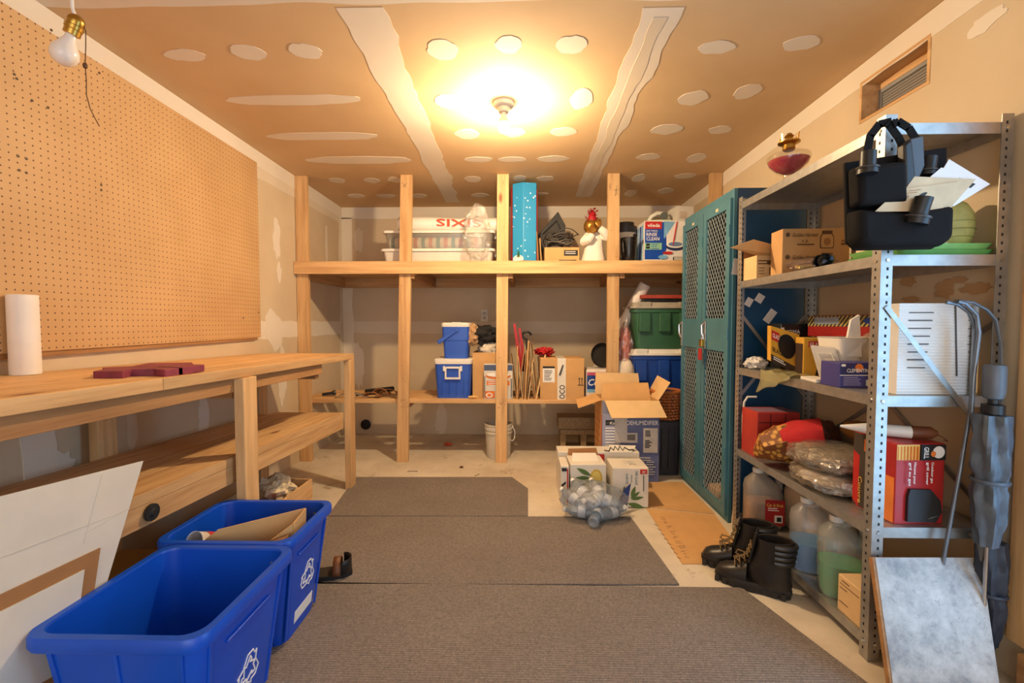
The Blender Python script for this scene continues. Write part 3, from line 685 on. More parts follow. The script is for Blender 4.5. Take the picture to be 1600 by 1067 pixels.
sheet('cardboard_sheet', 'lowest white cardboard sheet leaning behind the nearest blue bin', [(130, 890), (-60, 985), (-140, 1180), (110, 1040)], .011, M_CARDW)

# on the bench
Yc = 1.47; rb = .039
tag(MB().lathe([(.02, 0), (rb, 0), (rb, .265), (rb - .003, .267), (.02, .267), (.02, .26)], (-1.672, Yc, bz(Yc) + .0015), 32).build('white_roll', mat('white_paper_roll', (240, 232, 220), .75, var=.03), smooth=True), 'tall white paper roll standing on the near end of the workbench', 'paper roll')
zt = bz(1.7) + .029
outl = [(145, 580), (163, 576), (160, 574), (206, 572), (232, 567), (300, 566), (303, 569), (328, 569.5), (326, 575), (300, 574), (275, 577.5), (256, 577.5), (240, 576), (205, 577), (192, 580)]
P = [pt(x, y, Z=zt) for x, y in outl]; P = [Vector((min(p.x, -1.14), p.y, p.z)) for p in P]
tag(MB().slab(P, .024, (0, 0, -1)).build('purple_board', mat('purple_stained_wood', (132, 52, 70), .6, var=.25, scale=22), bevel=.002), 'purple-stained notched wooden board lying on the workbench', 'board')
# under the bench
yy = 1.34
tag(MB().lathe([(.001, 0), (.020, 0), (.026, .004), (.026, .012), (.012, .013), (.009, .018), (.001, .018)], (-1.152, yy, lz(yy) - .066), 24, (1, 0, 0)).build('caster_wheel', mat('black_rubber', (26, 24, 22), .7), smooth=True), 'small black wheel fixed to the front of the lower bench shelf', 'wheel')
tr = thing('wooden_tray', 'open wooden tray of odds and ends on the floor under the workbench', 'tray', (-1.33, 2.2, 0))
x0, x1, y0, y1, h = -1.50, -1.195, 1.90, 2.50, .2
tb = MB(); tb.box(x0, x1, y0, y1, 0, .012).build('base', DWOOD[1], tr)
for (u0, u1, v0, v1) in ((x0, x0 + .012, y0, y1), (x1 - .012, x1, y0, y1)): MB().box(u0, u1, v0, v1, .012, h).build('side_board', WOOD[1], tr, bevel=.0015)
for (v0, v1) in ((y0, y0 + .012), (y1 - .012, y1)): MB().box(x0 + .0125, x1 - .0125, v0, v1, .012, h).build('end_board', WOOD[0], tr, bevel=.0015)
MB()
tag(MB().obox((-1.345, 2.14, .135), (.22, .20, .07), Matrix.Rotation(.2, 3, 'Y') @ Matrix.Rotation(.3, 3, 'Z')).build('red_case', mat('red_case', (172, 30, 34), .5), bevel=.006), 'red case lying in the wooden tray under the workbench', 'case')
tag(MB().blob((-1.33, 2.36, .185), (.10, .08, .075), 4, .35, 2.6).build('crumpled_paper', mat('cream_paper', (226, 206, 170), .8), smooth=False), 'crumpled cream paper on top of the wooden tray', 'paper')
tag(MB().lathe([(.03, 0), (.05, .004), (.05, .012), (.03, .016), (.03, 0)], (-1.27, 2.04, .188), 20, (.3, -.4, 1)).build('tape_roll', BLK, smooth=True), 'roll of black tape on the wooden tray under the workbench', 'tape roll')
tag(MB().box(-1.49, -1.21, 1.915, 2.02, .0125, .15).build('grey_box', mat('grey_paper_box', (140, 138, 136), .6), bevel=.003), 'small grey box in the near end of the wooden tray', 'box')
for k, (xa, xb, ya, yb, za) in enumerate(((-1.60, -1.46, .9, 1.84, 0), (-1.45, -1.31, .85, 1.86, 0), (-1.56, -1.43, .8, 1.80, .0385), (-1.36, -1.21, 1.2, 1.88, .0005))):
    tag(MB().box(xa, xb, ya, yb, za, za + .037).build('lumber_offcut', DWOOD[1], bevel=.002), ('aged plank lying on the floor nearest the wall under the workbench', 'aged plank lying second from the wall under the workbench', 'aged plank stacked on top of two others under the workbench', 'short aged plank lying nearest the bins under the workbench')[k], 'plank', 'planks under the workbench')
bx, F, L, U = solid_box('yellow_carton', 'yellow and brown carton on the floor under the workbench beside the bins', 'carton', -1.50, -1.235, 1.28, 1.62, .0765, .24, card('mustard_card', (186, 140, 66)))
for k in range(4): 
    b = MB().box(.1330, .1345, -.15, .15, .02 + k * .038, .036 + k * .038).build('printed_stripe', M_CARDD, bx, local=True)
# sandal beside the farther bin
sd = thing('sandal', 'brown and black strap sandal on the carpet beside the farther blue bin', 'sandal', (-.855, 1.845, .0002), R(14))
def sole_outline(L, w, z, n=28, heel=.72):
    P = []
    for i in range(n):
        a = 2 * math.pi * i / n; x = math.cos(a) * L / 2; k = (w / 2) * (1 - .16 * (1 + math.cos(a)) / 2 * (1 if math.cos(a) > 0 else 1) - .10 * math.exp(-((x / L + .02) / .13) ** 2))
        P.append(Vector((x, math.sin(a) * k * (abs(math.sin(a)) ** -.25 if abs(math.sin(a)) > .05 else 1), z)))
    return P
MB().ring_loft([sole_outline(.25, .088, 0), sole_outline(.26, .094, .008), sole_outline(.26, .094, .028)]).build('sole', mat('black_sole', (30, 26, 24), .7), sd, local=True, smooth=True)
for x, hh in ((-.075, .05), (-.03, .055), (.07, .06)):
    MB().grid(lambda u, v: (x + (v - .5) * .03, math.cos(math.pi * u) * .044, .026 + math.sin(math.pi * u) * hh), 14, 2).build('strap', mat('brown_leather', (110, 66, 36), .5), sd, local=True, solid=.004, smooth=True)
MB().grid(lambda u, v: (.09 + .035 * math.sin(math.pi * u), math.cos(math.pi * u) * .042, .03 + v * .055), 14, 3).build('heel_strap', BLK, sd, local=True, solid=.004, smooth=True)

# ------------------------------------------------------------------ on the upper deck
M_TOTE = film('cloudy_plastic', (226, 222, 212), .17, .25, .1, gloss=.04); M_LIDW = mat('white_lid', (228, 224, 214), .45, var=.04)
def flat_tote(label, x0, x1, y0, y1, z0, h, m):
    t = thing('storage_box', label, 'storage box', ((x0 + x1) / 2, (y0 + y1) / 2, z0), 0, 'long flat storage boxes'); W, D = x1 - x0, y1 - y0
    MB().ring_loft([rrect(W - .06, D - .05, .03, 0), rrect(W - .03, D - .03, .03, h - .022), rrect(W - .036, D - .036, .03, h - .022), rrect(W - .066, D - .056, .03, .004)]).build('tub', m, t, local=True, smooth=True)
    MB().ring_loft([rrect(W, D, .03, h - .024), rrect(W, D, .03, h - .006), rrect(W - .03, D - .03, .03, h)]).build('lid', M_LIDW, t, local=True, smooth=True)
    for sx in (-1, 1): MB().box(sx * (W / 2 - .006) - .008, sx * (W / 2 - .006) + .008, -.05, .05, h - .05, h - .01).build('latch', M_LIDW, t, local=True, bevel=.003)
    return t
yd0, yd1 = 3.52, 3.92
xa = pt(594, 400, Y=yd0).x; xb = -.21
flat_tote('lower of two long flat white plastic boxes on the upper deck', xa, xb, yd0, yd1, ZD, .118, mat('milky_plastic', (214, 208, 196), .4, var=.04))
flat_tote('upper clear flat plastic box showing striped gift wrap on the deck', xa + .01, xb, yd0 + .02, yd1 - .02, ZD + .1185, .145, M_TOTE)
def stripes(name, cols, axis_scale):
    t = NT(name); v = t.coord((1, 1, 1), False); w = t.add('ShaderNodeTexWave', wave_profile='SAW', bands_direction='X'); w.inputs['Scale'].default_value = axis_scale; t.link(v, w.inputs['Vector'])
    r = t.ramp(w.outputs['Fac'], [(i / len(cols), lin(c)) for i, c in enumerate(cols)]); 
    for nd in t.n:
        if nd.type == 'VALTORGB': nd.color_ramp.interpolation = 'CONSTANT'
    t.link(r, t.b.inputs['Base Color']); t.b.inputs['Roughness'].default_value = .5; return t.m
M_STR = stripes('striped_gift_wrap', [(40, 128, 122), (226, 214, 190), (214, 110, 70), (226, 214, 190)], 2.6)
for k, (yy, zz_, r_, m_, lb) in enumerate(((yd0 + .105, .0585, .047, M_STR, 'teal, cream and orange striped roll of gift wrap in the clear box'), (yd0 + .205, .058, .045, mat('speckled_wrap', (206, 190, 170), .5, var=.5, scale=60), 'speckled pale roll of gift wrap at the back of the clear box'))):
    z = ZD + .1185 + .0055 + r_
    tag(MB().lathe([(.012, 0), (r_, 0), (r_, xb - xa - .16), (.012, xb - xa - .16)], (xa + .06, yy, z), 22, (1, 0, 0)).build('gift_wrap_roll', m_, smooth=True), lb, 'gift wrap')
# rolled white banner with red letters
zr = ZD + .1185 + .145; r_ = .062; x0 = -.99; x1 = -.17
bn = thing('rolled_banner', 'white rolled plastic sheet with upside-down red letters lying on the flat boxes', 'banner', ((x0 + x1) / 2, 3.66, zr))
rg = []
for i in range(25):
    u = i / 24; x = x0 + (x1 - x0) * u; k = 1 - .10 * u + .03 * math.sin(u * 7)
    rg.append([Vector((x, 3.66 + 1.25 * r_ * k * math.cos(2 * math.pi * j / 24), zr + r_ * k + r_ * k * math.sin(2 * math.pi * j / 24) * (1 + .05 * math.sin(3 * j + u * 9)))) for j in range(24)])
for r2 in rg:
    for q in r2: q.z = max(q.z, zr + .0005)
MB().ring_loft(rg).build('sheet', mat('white_vinyl', (236, 230, 220), .4, var=.03), bn, smooth=True)
F = Face(bn, (-.32, 3.66 - 1.25 * r_ * .94 - .006, zr + .085), (-1, 0, .03), (0, 0, -1))
F.text(0.0, 0.0, 'SIXIS', .058, mat('orange_red_print', (206, 70, 34), .5), w=.36)
# clear crinkled bag hanging over the boxes
p = pt(748, 372, Y=3.44)
tag(MB().blob((p.x - .015, 3.425, ZD + .206), (.10, .035, .205), 3, .32, 3.2, 34, 26, floor=ZD + .001).build('clear_bag', film('clear_crinkle_film', (240, 238, 232), .05, .08, 1.0, 24, gloss=.14), smooth=True), 'crinkled clear plastic bag hanging in front of the flat boxes', 'plastic bag')
# tall blue christmas gift box
p0 = pt(801, 408, Y=3.52).x; p1 = pt(838, 408, Y=3.52).x; zt = pt(815, 284, Y=3.52).z
gb = thing('gift_carton', 'tall blue snowflake Christmas carton beside the third shelf post', 'gift box', ((p0 + p1) / 2, 3.60, ZD))
M_SNOW = NT('snow_print'); v_ = M_SNOW.coord((1, 1, 1), False); vo = M_SNOW.add('ShaderNodeTexVoronoi'); vo.inputs['Scale'].default_value = 26; M_SNOW.link(v_, vo.inputs['Vector'])
M_SNOW.link(M_SNOW.ramp(vo.outputs['Distance'], [(.12, lin((236, 246, 250))), (.19, lin((52, 152, 206)))]), M_SNOW.b.inputs['Base Color']); M_SNOW.b.inputs['Roughness'].default_value = .3
w2 = (p1 - p0) / 2; cx_ = (p0 + p1) / 2
hexa = [(-w2, -.03), (-w2 * .1, -.075), (w2, -.05), (w2 * 1.12, .06), (-w2 * .2, .10), (-w2 * 1.15, .05)]
MB().ring_loft([[Vector((x, y, z)) for x, y in hexa] for z in (.002, zt - ZD)]).build('carton', M_SNOW.m, gb, local=True, bevel=.003)
M_XRED = mat('christmas_red', (188, 40, 36), .5)
MB().ring_loft([[Vector((x * 1.012, y * 1.012, z)) for x, y in hexa] for z in (0, .02)]).build('red_base_band', M_XRED, gb, local=True)
MB().slab([(-w2 - .004, -.034, .02), (-w2 * 1.17, .05, .02), (-w2 * 1.17, .05, zt - ZD - .02), (-w2 - .004, -.034, zt - ZD - .02)], .003, (-1, -.4, 0)).build('red_side_panel', M_XRED, gb, local=True)
MB().slab([(w2 + .004, -.05, .02), (w2 * 1.14, .06, .02), (w2 * 1.14, .06, zt - ZD - .05), (w2 + .004, -.05, zt - ZD - .05)], .003, (1, -.4, 0)).build('red_side_panel', M_XRED, gb, local=True)
rgt = Vector((w2 * .9, -.045, 0)).normalized(); F = Face(gb, (-w2, -.03, .02), rgt, (0, 0, 1), True); fw = Vector((w2 * .9, -.045, 0)).length
F.ell(fw * .52, .015, fw * .5, .03, PRW, 'printed_snow_bank')
MG = mat('tree_green', (44, 96, 54), .6)
F.poly([(fw * .35, .03), (fw * .75, .03), (fw * .55, .055)], MG, 'printed_tree'); F.poly([(fw * .4, .045), (fw * .7, .045), (fw * .55, .07)], MG, 'printed_tree'); F.poly([(fw * .45, .06), (fw * .65, .06), (fw * .55, .085)], MG, 'printed_tree')
F.rect(fw * .52, .02, fw * .06, .012, M_CARDD, 'printed_trunk')
# cable box, leaning boards and a black wedge
x0 = pt(851, 405, Y=3.50).x; x1 = pt(905, 405, Y=3.50).x
cbx = thing('cable_carton', 'small brown carton heaped with dark cables on the upper deck', 'carton', ((x0 + x1) / 2, 3.60, ZD))
hB = .115; wl = .004
for (u0, u1, v0, v1, z0, z1) in ((x0, x1, 3.50, 3.50 + wl, 0, hB), (x0, x1, 3.70 - wl, 3.70, 0, hB), (x0, x0 + wl, 3.504, 3.696, 0, hB), (x1 - wl, x1, 3.504, 3.696, 0, hB), (x0 + wl, x1 - wl, 3.504, 3.696, 0, wl)):
    MB().box(u0, u1, v0, v1, ZD + z0, ZD + z1).build('side_panel', M_CARD, cbx)
F = Face(cbx, (x0, 3.50, ZD), (1, 0, 0), (0, 0, 1)); W = x1 - x0
F.rect(W * .56, .05, W * .4, .045, PRK, 'black_label'); F.lines(W * .6, .08, W * .3, 2, .014, PRW, .004, 2); F.rect(W * .42, .006, W * .5, .014, PRK, 'printed_symbols'); F.lines(W * .45, .012, W * .44, 2, .005, M_CARDL, .002, 3)
rr = random.Random(11); MCAB = [mat('dark_cable', (58, 54, 50), .45, var=.2), mat('grey_cable', (112, 106, 98), .45, var=.2)]
for k in range(11):
    cxk = (x0 + x1) / 2 + rr.uniform(-.035, .035); zk = ZD + hB + .03 + rr.uniform(0, .09); r0 = rr.uniform(.05, .09); path = []
    tilt = rr.uniform(-.5, .5); ph = rr.uniform(0, 6)
    for i in range(29):
        a = 2 * math.pi * i / 28 * 1.0 + ph
        path.append((cxk + r0 * 1.25 * math.cos(a), 3.60 + r0 * .8 * math.sin(a) * math.cos(tilt), zk + r0 * .45 * math.sin(a) * (1 if k % 2 else -.6) + .012 * math.sin(3 * a + k)))
    tag(MB().tube(path, rr.uniform(.0035, .0055), 6, False).build('cable_loop', MCAB[k % 2], smooth=True), 'tangled loop of cable heaped in the small brown carton', 'cable', 'cables in the small carton')
for k, (px, m_, lb) in enumerate(((841, M_CARDD, 'left thin brown board standing beside the blue Christmas carton'), (846, M_CARD, 'right thin brown board standing against the cable carton'))):
    q = pt(px, 405, Y=3.52).x
    tag(MB().slab([(q - .004, 3.52, ZD), (q - .004, 3.72, ZD), (q - .016, 3.72, ZD + .22), (q - .016, 3.52, ZD + .24 - .05 * k)], .007, (1, 0, 0)).build('thin_board', m_), lb, 'board', 'boards by the cable carton')
a, b, c, d = pt(841, 366, Y=3.74), pt(872, 330, Y=3.74), pt(884, 352, Y=3.74), pt(880, 385, Y=3.74)
wd = thing('black_wedge', 'dark grey wedge-shaped case sticking up behind the cables', 'case', (b.x, 3.78, ZD))
MB().slab([Vector((a.x, 3.74, a.z)), b, c, d, Vector((d.x, 3.74, ZD)), Vector((a.x + .06, 3.74, ZD))], .10, (0, 1, 0)).build('case_body', mat('charcoal_fabric', (62, 60, 58), .8), wd, bevel=.008)
MB().tube([pt(848, 366, Y=3.738), pt(870, 345, Y=3.738), pt(880, 368, Y=3.738)], .006, 6).build('piping', BLK, wd)
# ornament figure
pc = pt(928, 400, Y=3.53); og = thing('figure_ornament', 'white-robed ornament with gold head and hands and a red flower', 'ornament', (pc.x, 3.53, ZD)); X0 = pc.x
M_ROBE = mat('white_cloth', (236, 228, 214), .85, var=.04); M_GOLD = mat('antique_gold', (176, 128, 58), .34, metal=.8, var=.2)
rg = []
for z, rx, ry in ((0, .092, .075), (.02, .094, .078), (.08, .078, .065), (.14, .07, .058), (.19, .068, .052), (.225, .05, .042), (.24, .03, .03)):
    rg.append([Vector((X0 + rx * math.cos(2 * math.pi * j / 28) * (1 + .05 * math.sin(5 * 2 * math.pi * j / 28) * (1 - z / .24)), 3.53 + ry * math.sin(2 * math.pi * j / 28) * (1 + .05 * math.cos(5 * 2 * math.pi * j / 28) * (1 - z / .24)), ZD + z)) for j in range(28)])
MB().ring_loft(rg).build('robe', M_ROBE, og, smooth=True)
MB().tube([(X0 - .05, 3.52, ZD + .205), (X0 - .082, 3.475, ZD + .155), (X0 - .05, 3.445, ZD + .165), (X0 - .025, 3.44, ZD + .20)], [.03, .036, .032, .026], 12).build('sleeve', M_ROBE, og, smooth=True)
MB().tube([(X0 + .05, 3.52, ZD + .205), (X0 + .095, 3.48, ZD + .19), (X0 + .06, 3.45, ZD + .225), (X0 + .03, 3.45, ZD + .25)], [.03, .036, .032, .026], 12).build('sleeve', M_ROBE, og, smooth=True)
MB().blob((X0 - .025, 3.505, ZD + .275), (.060, .050, .060), 2, .05, 1.5).build('head', M_GOLD, og, smooth=True)
for (hx, hz, sgn) in ((-.025, .215, -1), (.022, .262, 1)):
    hb_ = MB()
    for f in range(4): hb_.tube([(X0 + hx + sgn * .004, 3.44, ZD + hz), (X0 + hx + sgn * (f - 1.5) * .008, 3.432, ZD + hz + .03), (X0 + hx + sgn * (f - 1.5) * .009 - .004, 3.445, ZD + hz + .055)], [.011, .0075, .005], 7)
    hb_.tube([(X0 + hx, 3.442, ZD + hz), (X0 + hx - sgn * .02, 3.436, ZD + hz + .018), (X0 + hx - sgn * .024, 3.44, ZD + hz + .032)], [.010, .007, .005], 7)
    hb_.build('hand', M_GOLD, og, smooth=True)
M_PET = mat('red_petal', (168, 24, 34), .5, var=.25, scale=30); rr = random.Random(3)
hs = MB().lathe([(.04, 0), (.042, .02), (.03, .05), (.022, .085), (.01, .10), (.001, .105)], (X0 - .018, 3.51, ZD + .30), 16).build('hat', M_PET, og, smooth=True)
for k in range(26):
    a = rr.uniform(0, 2 * math.pi); z = .305 + .11 * (k / 26); r0 = .042 - .028 * (k / 26); c0 = Vector((X0 - .018 + r0 * math.cos(a), 3.51 + r0 * math.sin(a), ZD + z))
    o = Vector((math.cos(a), math.sin(a), rr.uniform(-.1, .9))).normalized(); sd_ = o.cross(Vector((0, 0, 1))).normalized(); L = rr.uniform(.022, .034)
    MB().slab([c0, c0 + o * L * .5 + sd_ * .010, c0 + o * L, c0 + o * L * .5 - sd_ * .010], .0015).build('petal', M_PET, og)
# silver pine-cone bauble
p = pt(960, 398, Y=3.48)
bb = thing('tinsel_bauble', 'small silver tinsel bauble beside the fourth shelf post', 'ornament', (p.x + .016, 3.46, ZD)); rr = random.Random(8)
MB().blob((p.x + .016, 3.46, ZD + .026), (.02, .02, .026), 6, .1).build('core', mat('silver_foil', (176, 168, 156), .3, metal=.7, var=.3), bb)
for k in range(22):
    d = Vector((rr.uniform(-1, 1), rr.uniform(-1, 1), rr.uniform(-.3, 1))).normalized(); c0 = Vector((p.x + .016, 3.46, ZD + .028)) + d * .018; s_ = d.orthogonal().normalized()
    MB().slab([c0 - s_ * .003, c0 + s_ * .003, c0 + d * .022], .0008).build('tinsel_strip', bpy.data.materials['silver_foil'], bb)
# dark jug and grey canister
xj = pt(983, 400, Y=3.50).x
jg = thing('dark_jug', 'glossy smoked-black jug between the fourth post and the mop carton', 'jug', (xj, 3.52, ZD))
MB().lathe([(.05, 0), (.055, .01), (.062, .13), (.066, .185), (.064, .187), (.058, .14), (.05, .012), (.001, .010)], (xj, 3.52, ZD), 28).build('jug_body', mat('smoked_plastic', (34, 30, 28), .18, var=.2), jg, smooth=True)
MB().tube([(xj - .05, 3.475, ZD + .165), (xj - .06, 3.45, ZD + .14), (xj - .056, 3.445, ZD + .07), (xj - .045, 3.47, ZD + .04)], .008, 8).build('handle', BLK, jg, smooth=True)
MB().tube([(xj + .03, 3.46, ZD + .182), (xj + .03, 3.435, ZD + .192)], [.014, .018], 10).build('spout', BLK, jg, smooth=True)
xc = pt(977, 380, Y=3.72).x
cn = thing('canister', 'white canister with a dark screw lid behind the smoked jug', 'canister', (xc, 3.72, ZD))
MB().lathe([(.09, 0), (.095, .01), (.095, .24), (.085, .26), (.001, .26)], (xc, 3.72, ZD), 28).build('body', mat('canister_white', (214, 206, 192), .4, var=.04), cn, smooth=True)
MB().lathe([(.09, .2605), (.092, .27), (.092, .31), (.07, .315), (.068, .345), (.001, .347)], (xc, 3.72, ZD), 28).build('lid', mat('dark_lid', (48, 46, 46), .5), cn, smooth=True)
# mop carton
x0 = pt(1005, 400, Y=3.50).x; x1 = x0 + .36; zt = pt(1010, 345, Y=3.50).z
mp_, F, L, U = solid_box('mop_carton', 'blue and white mop carton with a red logo on the upper deck', 'carton', x0, x1, 3.50, 3.80, ZD, zt, mat('white_gloss_card', (232, 230, 226), .4, var=.03), rz=R(2))
H = zt - ZD; W = x1 - x0; MBL = mat('print_blue', (18, 74, 172), .4); MLB = mat('print_light_blue', (120, 176, 214), .4); MGN = mat('print_mint', (150, 204, 170), .45)
F.poly([(.004, .02), (W * .34, .02), (W * .48, H * .30), (W * .46, H - .01), (.004, H - .01)], MBL, 'printed_blue_panel')
F.poly([(W * .42, H * .56), (W * .66, H * .97), (W * .46, H * .985), (.15, H * .985)], MLB, 'printed_splash')
F.rect(.004, H * .80, W * .36, H * .18, PRR, 'red_logo_panel'); F.text(.022, H * .845, 'vileda', H * .085, PRW, w=W * .27)
F.text(.014, H * .735, 'EASY WRING', H * .035, PRW, w=W * .24); F.text(.014, H * .625, 'RINSE', H * .085, PRW, w=W * .23, name='lettering'); F.text(.014, H * .52, 'CLEAN', H * .085, PRW, w=W * .28)
F.rect(.004, H * .30, W * .36, H * .16, MGN, 'mint_panel'); F.rect(.012, H * .39, .03, .018, PRK, 'icon'); F.rect(.012, H * .32, .03, .018, PRK, 'icon'); F.lines(.05, H * .42, W * .2, 3, .016, MBL, .004, 7)
F.ell(W * .66, H * .38, W * .20, H * .10, mat('print_navy', (40, 50, 96), .4), 'printed_bucket'); F.ell(W * .66, H * .42, W * .19, H * .08, PRW, 'printed_bucket_top'); F.ell(W * .66, H * .43, W * .15, H * .055, mat('print_steel', (110, 140, 180), .4), 'printed_water')
F.poly([(W * .60, H * .40), (W * .62, H * .40), (W * .70, H * .98), (W * .685, H * .98)], PRR, 'printed_handle'); F.ell(W * .50, H * .22, W * .11, H * .035, PRR, 'printed_mop'); F.ell(W * .40, H * .12, W * .10, H * .05, MLB, 'printed_splash')
F.rect(W * .62, H * .05, W * .3, H * .07, PRK, 'printed_symbols'); F.lines(W * .635, H * .095, W * .27, 3, .007, PRW, .004, 4)
for k in range(5): L.poly([(.02 + k * .05, .02), (.05 + k * .05, .02), (.07 + k * .05, H - .03), (.04 + k * .05, H - .03)], MBL if k % 2 else MLB, 'printed_stripe')
p = pt(1030, 338, Y=3.62); zz_ = zt
kt = thing('small_appliance', 'rounded pale green and white appliance lying on the mop carton', 'appliance', (p.x, 3.64, zz_))
MB().ring_loft([[Vector((p.x - .10 + u * .2, 3.64 + s_ * (1 - abs(u - .62) ** 2 * 1.6) * .05, zz_ + z)) for (u, s_) in [(i / 12, -1) for i in range(13)] + [(i / 12, 1) for i in range(12, -1, -1)]] for z in (0, .014, .03)]).build('sole_plate', mat('pale_green_plastic', (196, 208, 176), .4), kt, bevel=.003)
MB().tube([(p.x - .075, 3.64, zz_ + .03), (p.x - .06, 3.64, zz_ + .06), (p.x - .01, 3.64, zz_ + .09), (p.x + .05, 3.64, zz_ + .085), (p.x + .075, 3.64, zz_ + .05), (p.x + .07, 3.64, zz_ + .03)], [.016, .016, .018, .018, .018, .02], 10).build('handle', mat('iron_white', (224, 220, 204), .4), kt, smooth=True)
MB().lathe([(.001, 0), (.03, 0), (.03, .012), (.001, .014)], (p.x + .03, 3.60, zz_ + .058), 20, (0, -1, 0)).build('dial', mat('dial_grey', (90, 96, 92), .4), kt, smooth=True)
p0 = pt(1052, 345, Y=3.62); 
wbx, F, L, U = solid_box('white_carton', 'small white carton on top of the mop carton by the locker', 'carton', p0.x, p0.x + .14, 3.58, 3.74, zt, zt + .13, M_CARDW, rz=R(8)); F.rect(.02, .03, .07, .06, mat('pale_print', (200, 190, 176), .6), 'printed_panel'); F.lines(.025, .08, .06, 4, .014, M_CARDD, .003, 5)
a = Vector((p0.x + .155, 3.56, zt + .02))
cl = thing('black_clip_case', 'black hinged case tilted beside the small white carton on the deck', 'case', (p0.x + .24, 3.62, zt))
MB().obox((p0.x + .25, 3.62, zt + .062), (.13, .12, .028), Matrix.Rotation(-.55, 3, 'Y')).build('case_half', mat('dark_olive', (70, 60, 46), .6), cl, bevel=.004)
MB().obox((p0.x + .262, 3.62, zt + .0345), (.14, .12, .020), Matrix.Rotation(-.05, 3, 'Y')).build('case_half', mat('dark_tan_case', (120, 96, 66), .6), cl, bevel=.004)

# ------------------------------------------------------------------ on the lower shelf
YF2 = YS + .045
def px_x(px, Y, py=600): return pt(px, py, Y=Y).x
# loose tools at the left end
zt_ = ZL + .001
a = pt(572, 602, Y=3.72); b = pt(612, 590, Y=3.62)
tag(MB().cyl((a.x, 3.72, ZL + .022), (b.x, 3.66, ZL + .055), .020, n=18).build('black_tube', BLK, smooth=True), 'black plastic tube lying on the left end of the lower shelf', 'tube')
fl = thing('flashlight', 'slim black flashlight lying at the far left of the lower shelf', 'flashlight', (px_x(512, 3.62), 3.62, ZL))
p0 = Vector((px_x(503, 3.60), 3.60, ZL + .014)); p1 = Vector((px_x(524, 3.66), 3.66, ZL + .024)); d = (p1 - p0).normalized(); L = (p1 - p0).length
MB().lathe([(.010, 0), (.012, .004), (.012, L * .72), (.018, L * .82), (.020, L), (.001, L)], p0, 16, d).build('barrel', BLK, fl, smooth=True)
MB().lathe([(.0205, L * .84), (.0215, L * .92), (.0205, L * .99)], p0, 16, d, False).build('bezel_ring', mat('dull_ring', (80, 76, 72), .4, metal=.5), fl, smooth=True)
st = MB(); X1 = px_x(522, 3.50); X2 = px_x(566, 3.58)
def strap(u, v): 
    x = X1 + (X2 - X1) * u; return (x, 3.50 + .09 * u + v * .035, ZL + .004 + .028 * math.sin(math.pi * u) + .004 * v)
tag(st.grid(strap, 16, 2).build('webbing_strap', mat('grey_webbing', (128, 120, 108), .7), solid=.005, smooth=True), 'grey looped strap hanging near the left end of the lower shelf', 'strap')
X3 = px_x(545, 3.54)
lh = thing('leather_sheath', 'brown leather sheath flaps piled on the left of the lower shelf', 'sheath', (px_x(575, 3.56), 3.56, ZL))
ML = mat('tan_leather', (150, 96, 50), .6, var=.2)
for k, (xa, xb, y0, hgt, tl) in enumerate(((566, 592, 3.50, .05, .2), (580, 606, 3.54, .075, -.25), (590, 620, 3.60, .06, .3))):
    A = px_x(xa, y0); B = px_x(xb, y0)
    MB().grid(lambda u, v: (A + (B - A) * u, y0 + .085 * v, ZL + .003 + hgt * (math.sin(math.pi * (u * .9 + .05)) ** .7) * (1 - .35 * v) + .004 * math.sin(9 * u + 5 * v)), 14, 6).build('flap', ML if k != 2 else M_CARDD, lh, solid=.005, smooth=True)
MB().tube([(px_x(552, 3.5), 3.50, ZL + .008), (px_x(562, 3.5), 3.51, ZL + .02), (px_x(574, 3.52), 3.52, ZL + .008)], .006, 8).build('buckle_bar', CHROME, lh)
tag(MB().bar((px_x(556, 3.6), 3.60, ZL + .010), (px_x(596, 3.72), 3.72, ZL + .016), .02, .014).build('black_rod', BLK, bevel=.003), 'flat black rod lying under the black tube on the lower shelf', 'rod')
# coolers
M_COOL = mat('cooler_blue', (44, 88, 190), .42, var=.05); M_COOLW = mat('cooler_white', (232, 226, 214), .45, var=.03)
x0 = px_x(679, 3.52); x1 = px_x(736, 3.52); zt = pt(700, 561, Y=3.52).z; H = zt - ZL
bc = thing('large_cooler', 'large blue cooler with white lid and white side handle on the lower shelf', 'cooler', ((x0 + x1) / 2, 3.67, ZL)); W = x1 - x0; D = .30
MB().ring_loft([rrect(W - .03, D - .03, .03, 0), rrect(W - .028, D - .028, .03, .01), rrect(W, D, .03, H - .04)]).build('body', M_COOL, bc, local=True, smooth=True)
MB().ring_loft([rrect(W + .01, D + .01, .03, H - .0395), rrect(W + .014, D + .014, .03, H - .03), rrect(W + .014, D + .014, .03, H - .006), rrect(W, D, .03, H)]).build('lid', M_COOLW, bc, local=True, smooth=True)
for v in (-.3, -.1, .1, .3): MB().box(v * W - .0015, v * W + .0015, -D / 2 - .001, -D / 2 + .012, .03, H * .55).build('rib', M_COOL, bc, local=True)
hw_ = .062; zz_ = H - .075
hd = MB(); hd.box(-hw_ + .01, hw_ - .004, -D / 2 - .014, -D / 2 - .002, zz_ + .0, zz_ + .016); hd.box(-hw_, -hw_ + .014, -D / 2 - .014, -D / 2 - .002, zz_ - .075, zz_ + .012); hd.box(hw_ - .014, hw_, -D / 2 - .014, -D / 2 - .002, zz_ - .075, zz_ + .012); hd.box(-hw_, hw_, -D / 2 - .016, -D / 2 - .004, zz_ - .085, zz_ - .069)
hd.build('bail_handle', M_COOLW, bc, local=True, bevel=.003)
for v in (-1, 1): MB().box(v * (hw_ + .006) - .008, v * (hw_ + .006) + .008, -D / 2 - .014, -D / 2 + .004, zz_ - .02, zz_ + .02).build('handle_lug', M_COOLW, bc, local=True, bevel=.002)
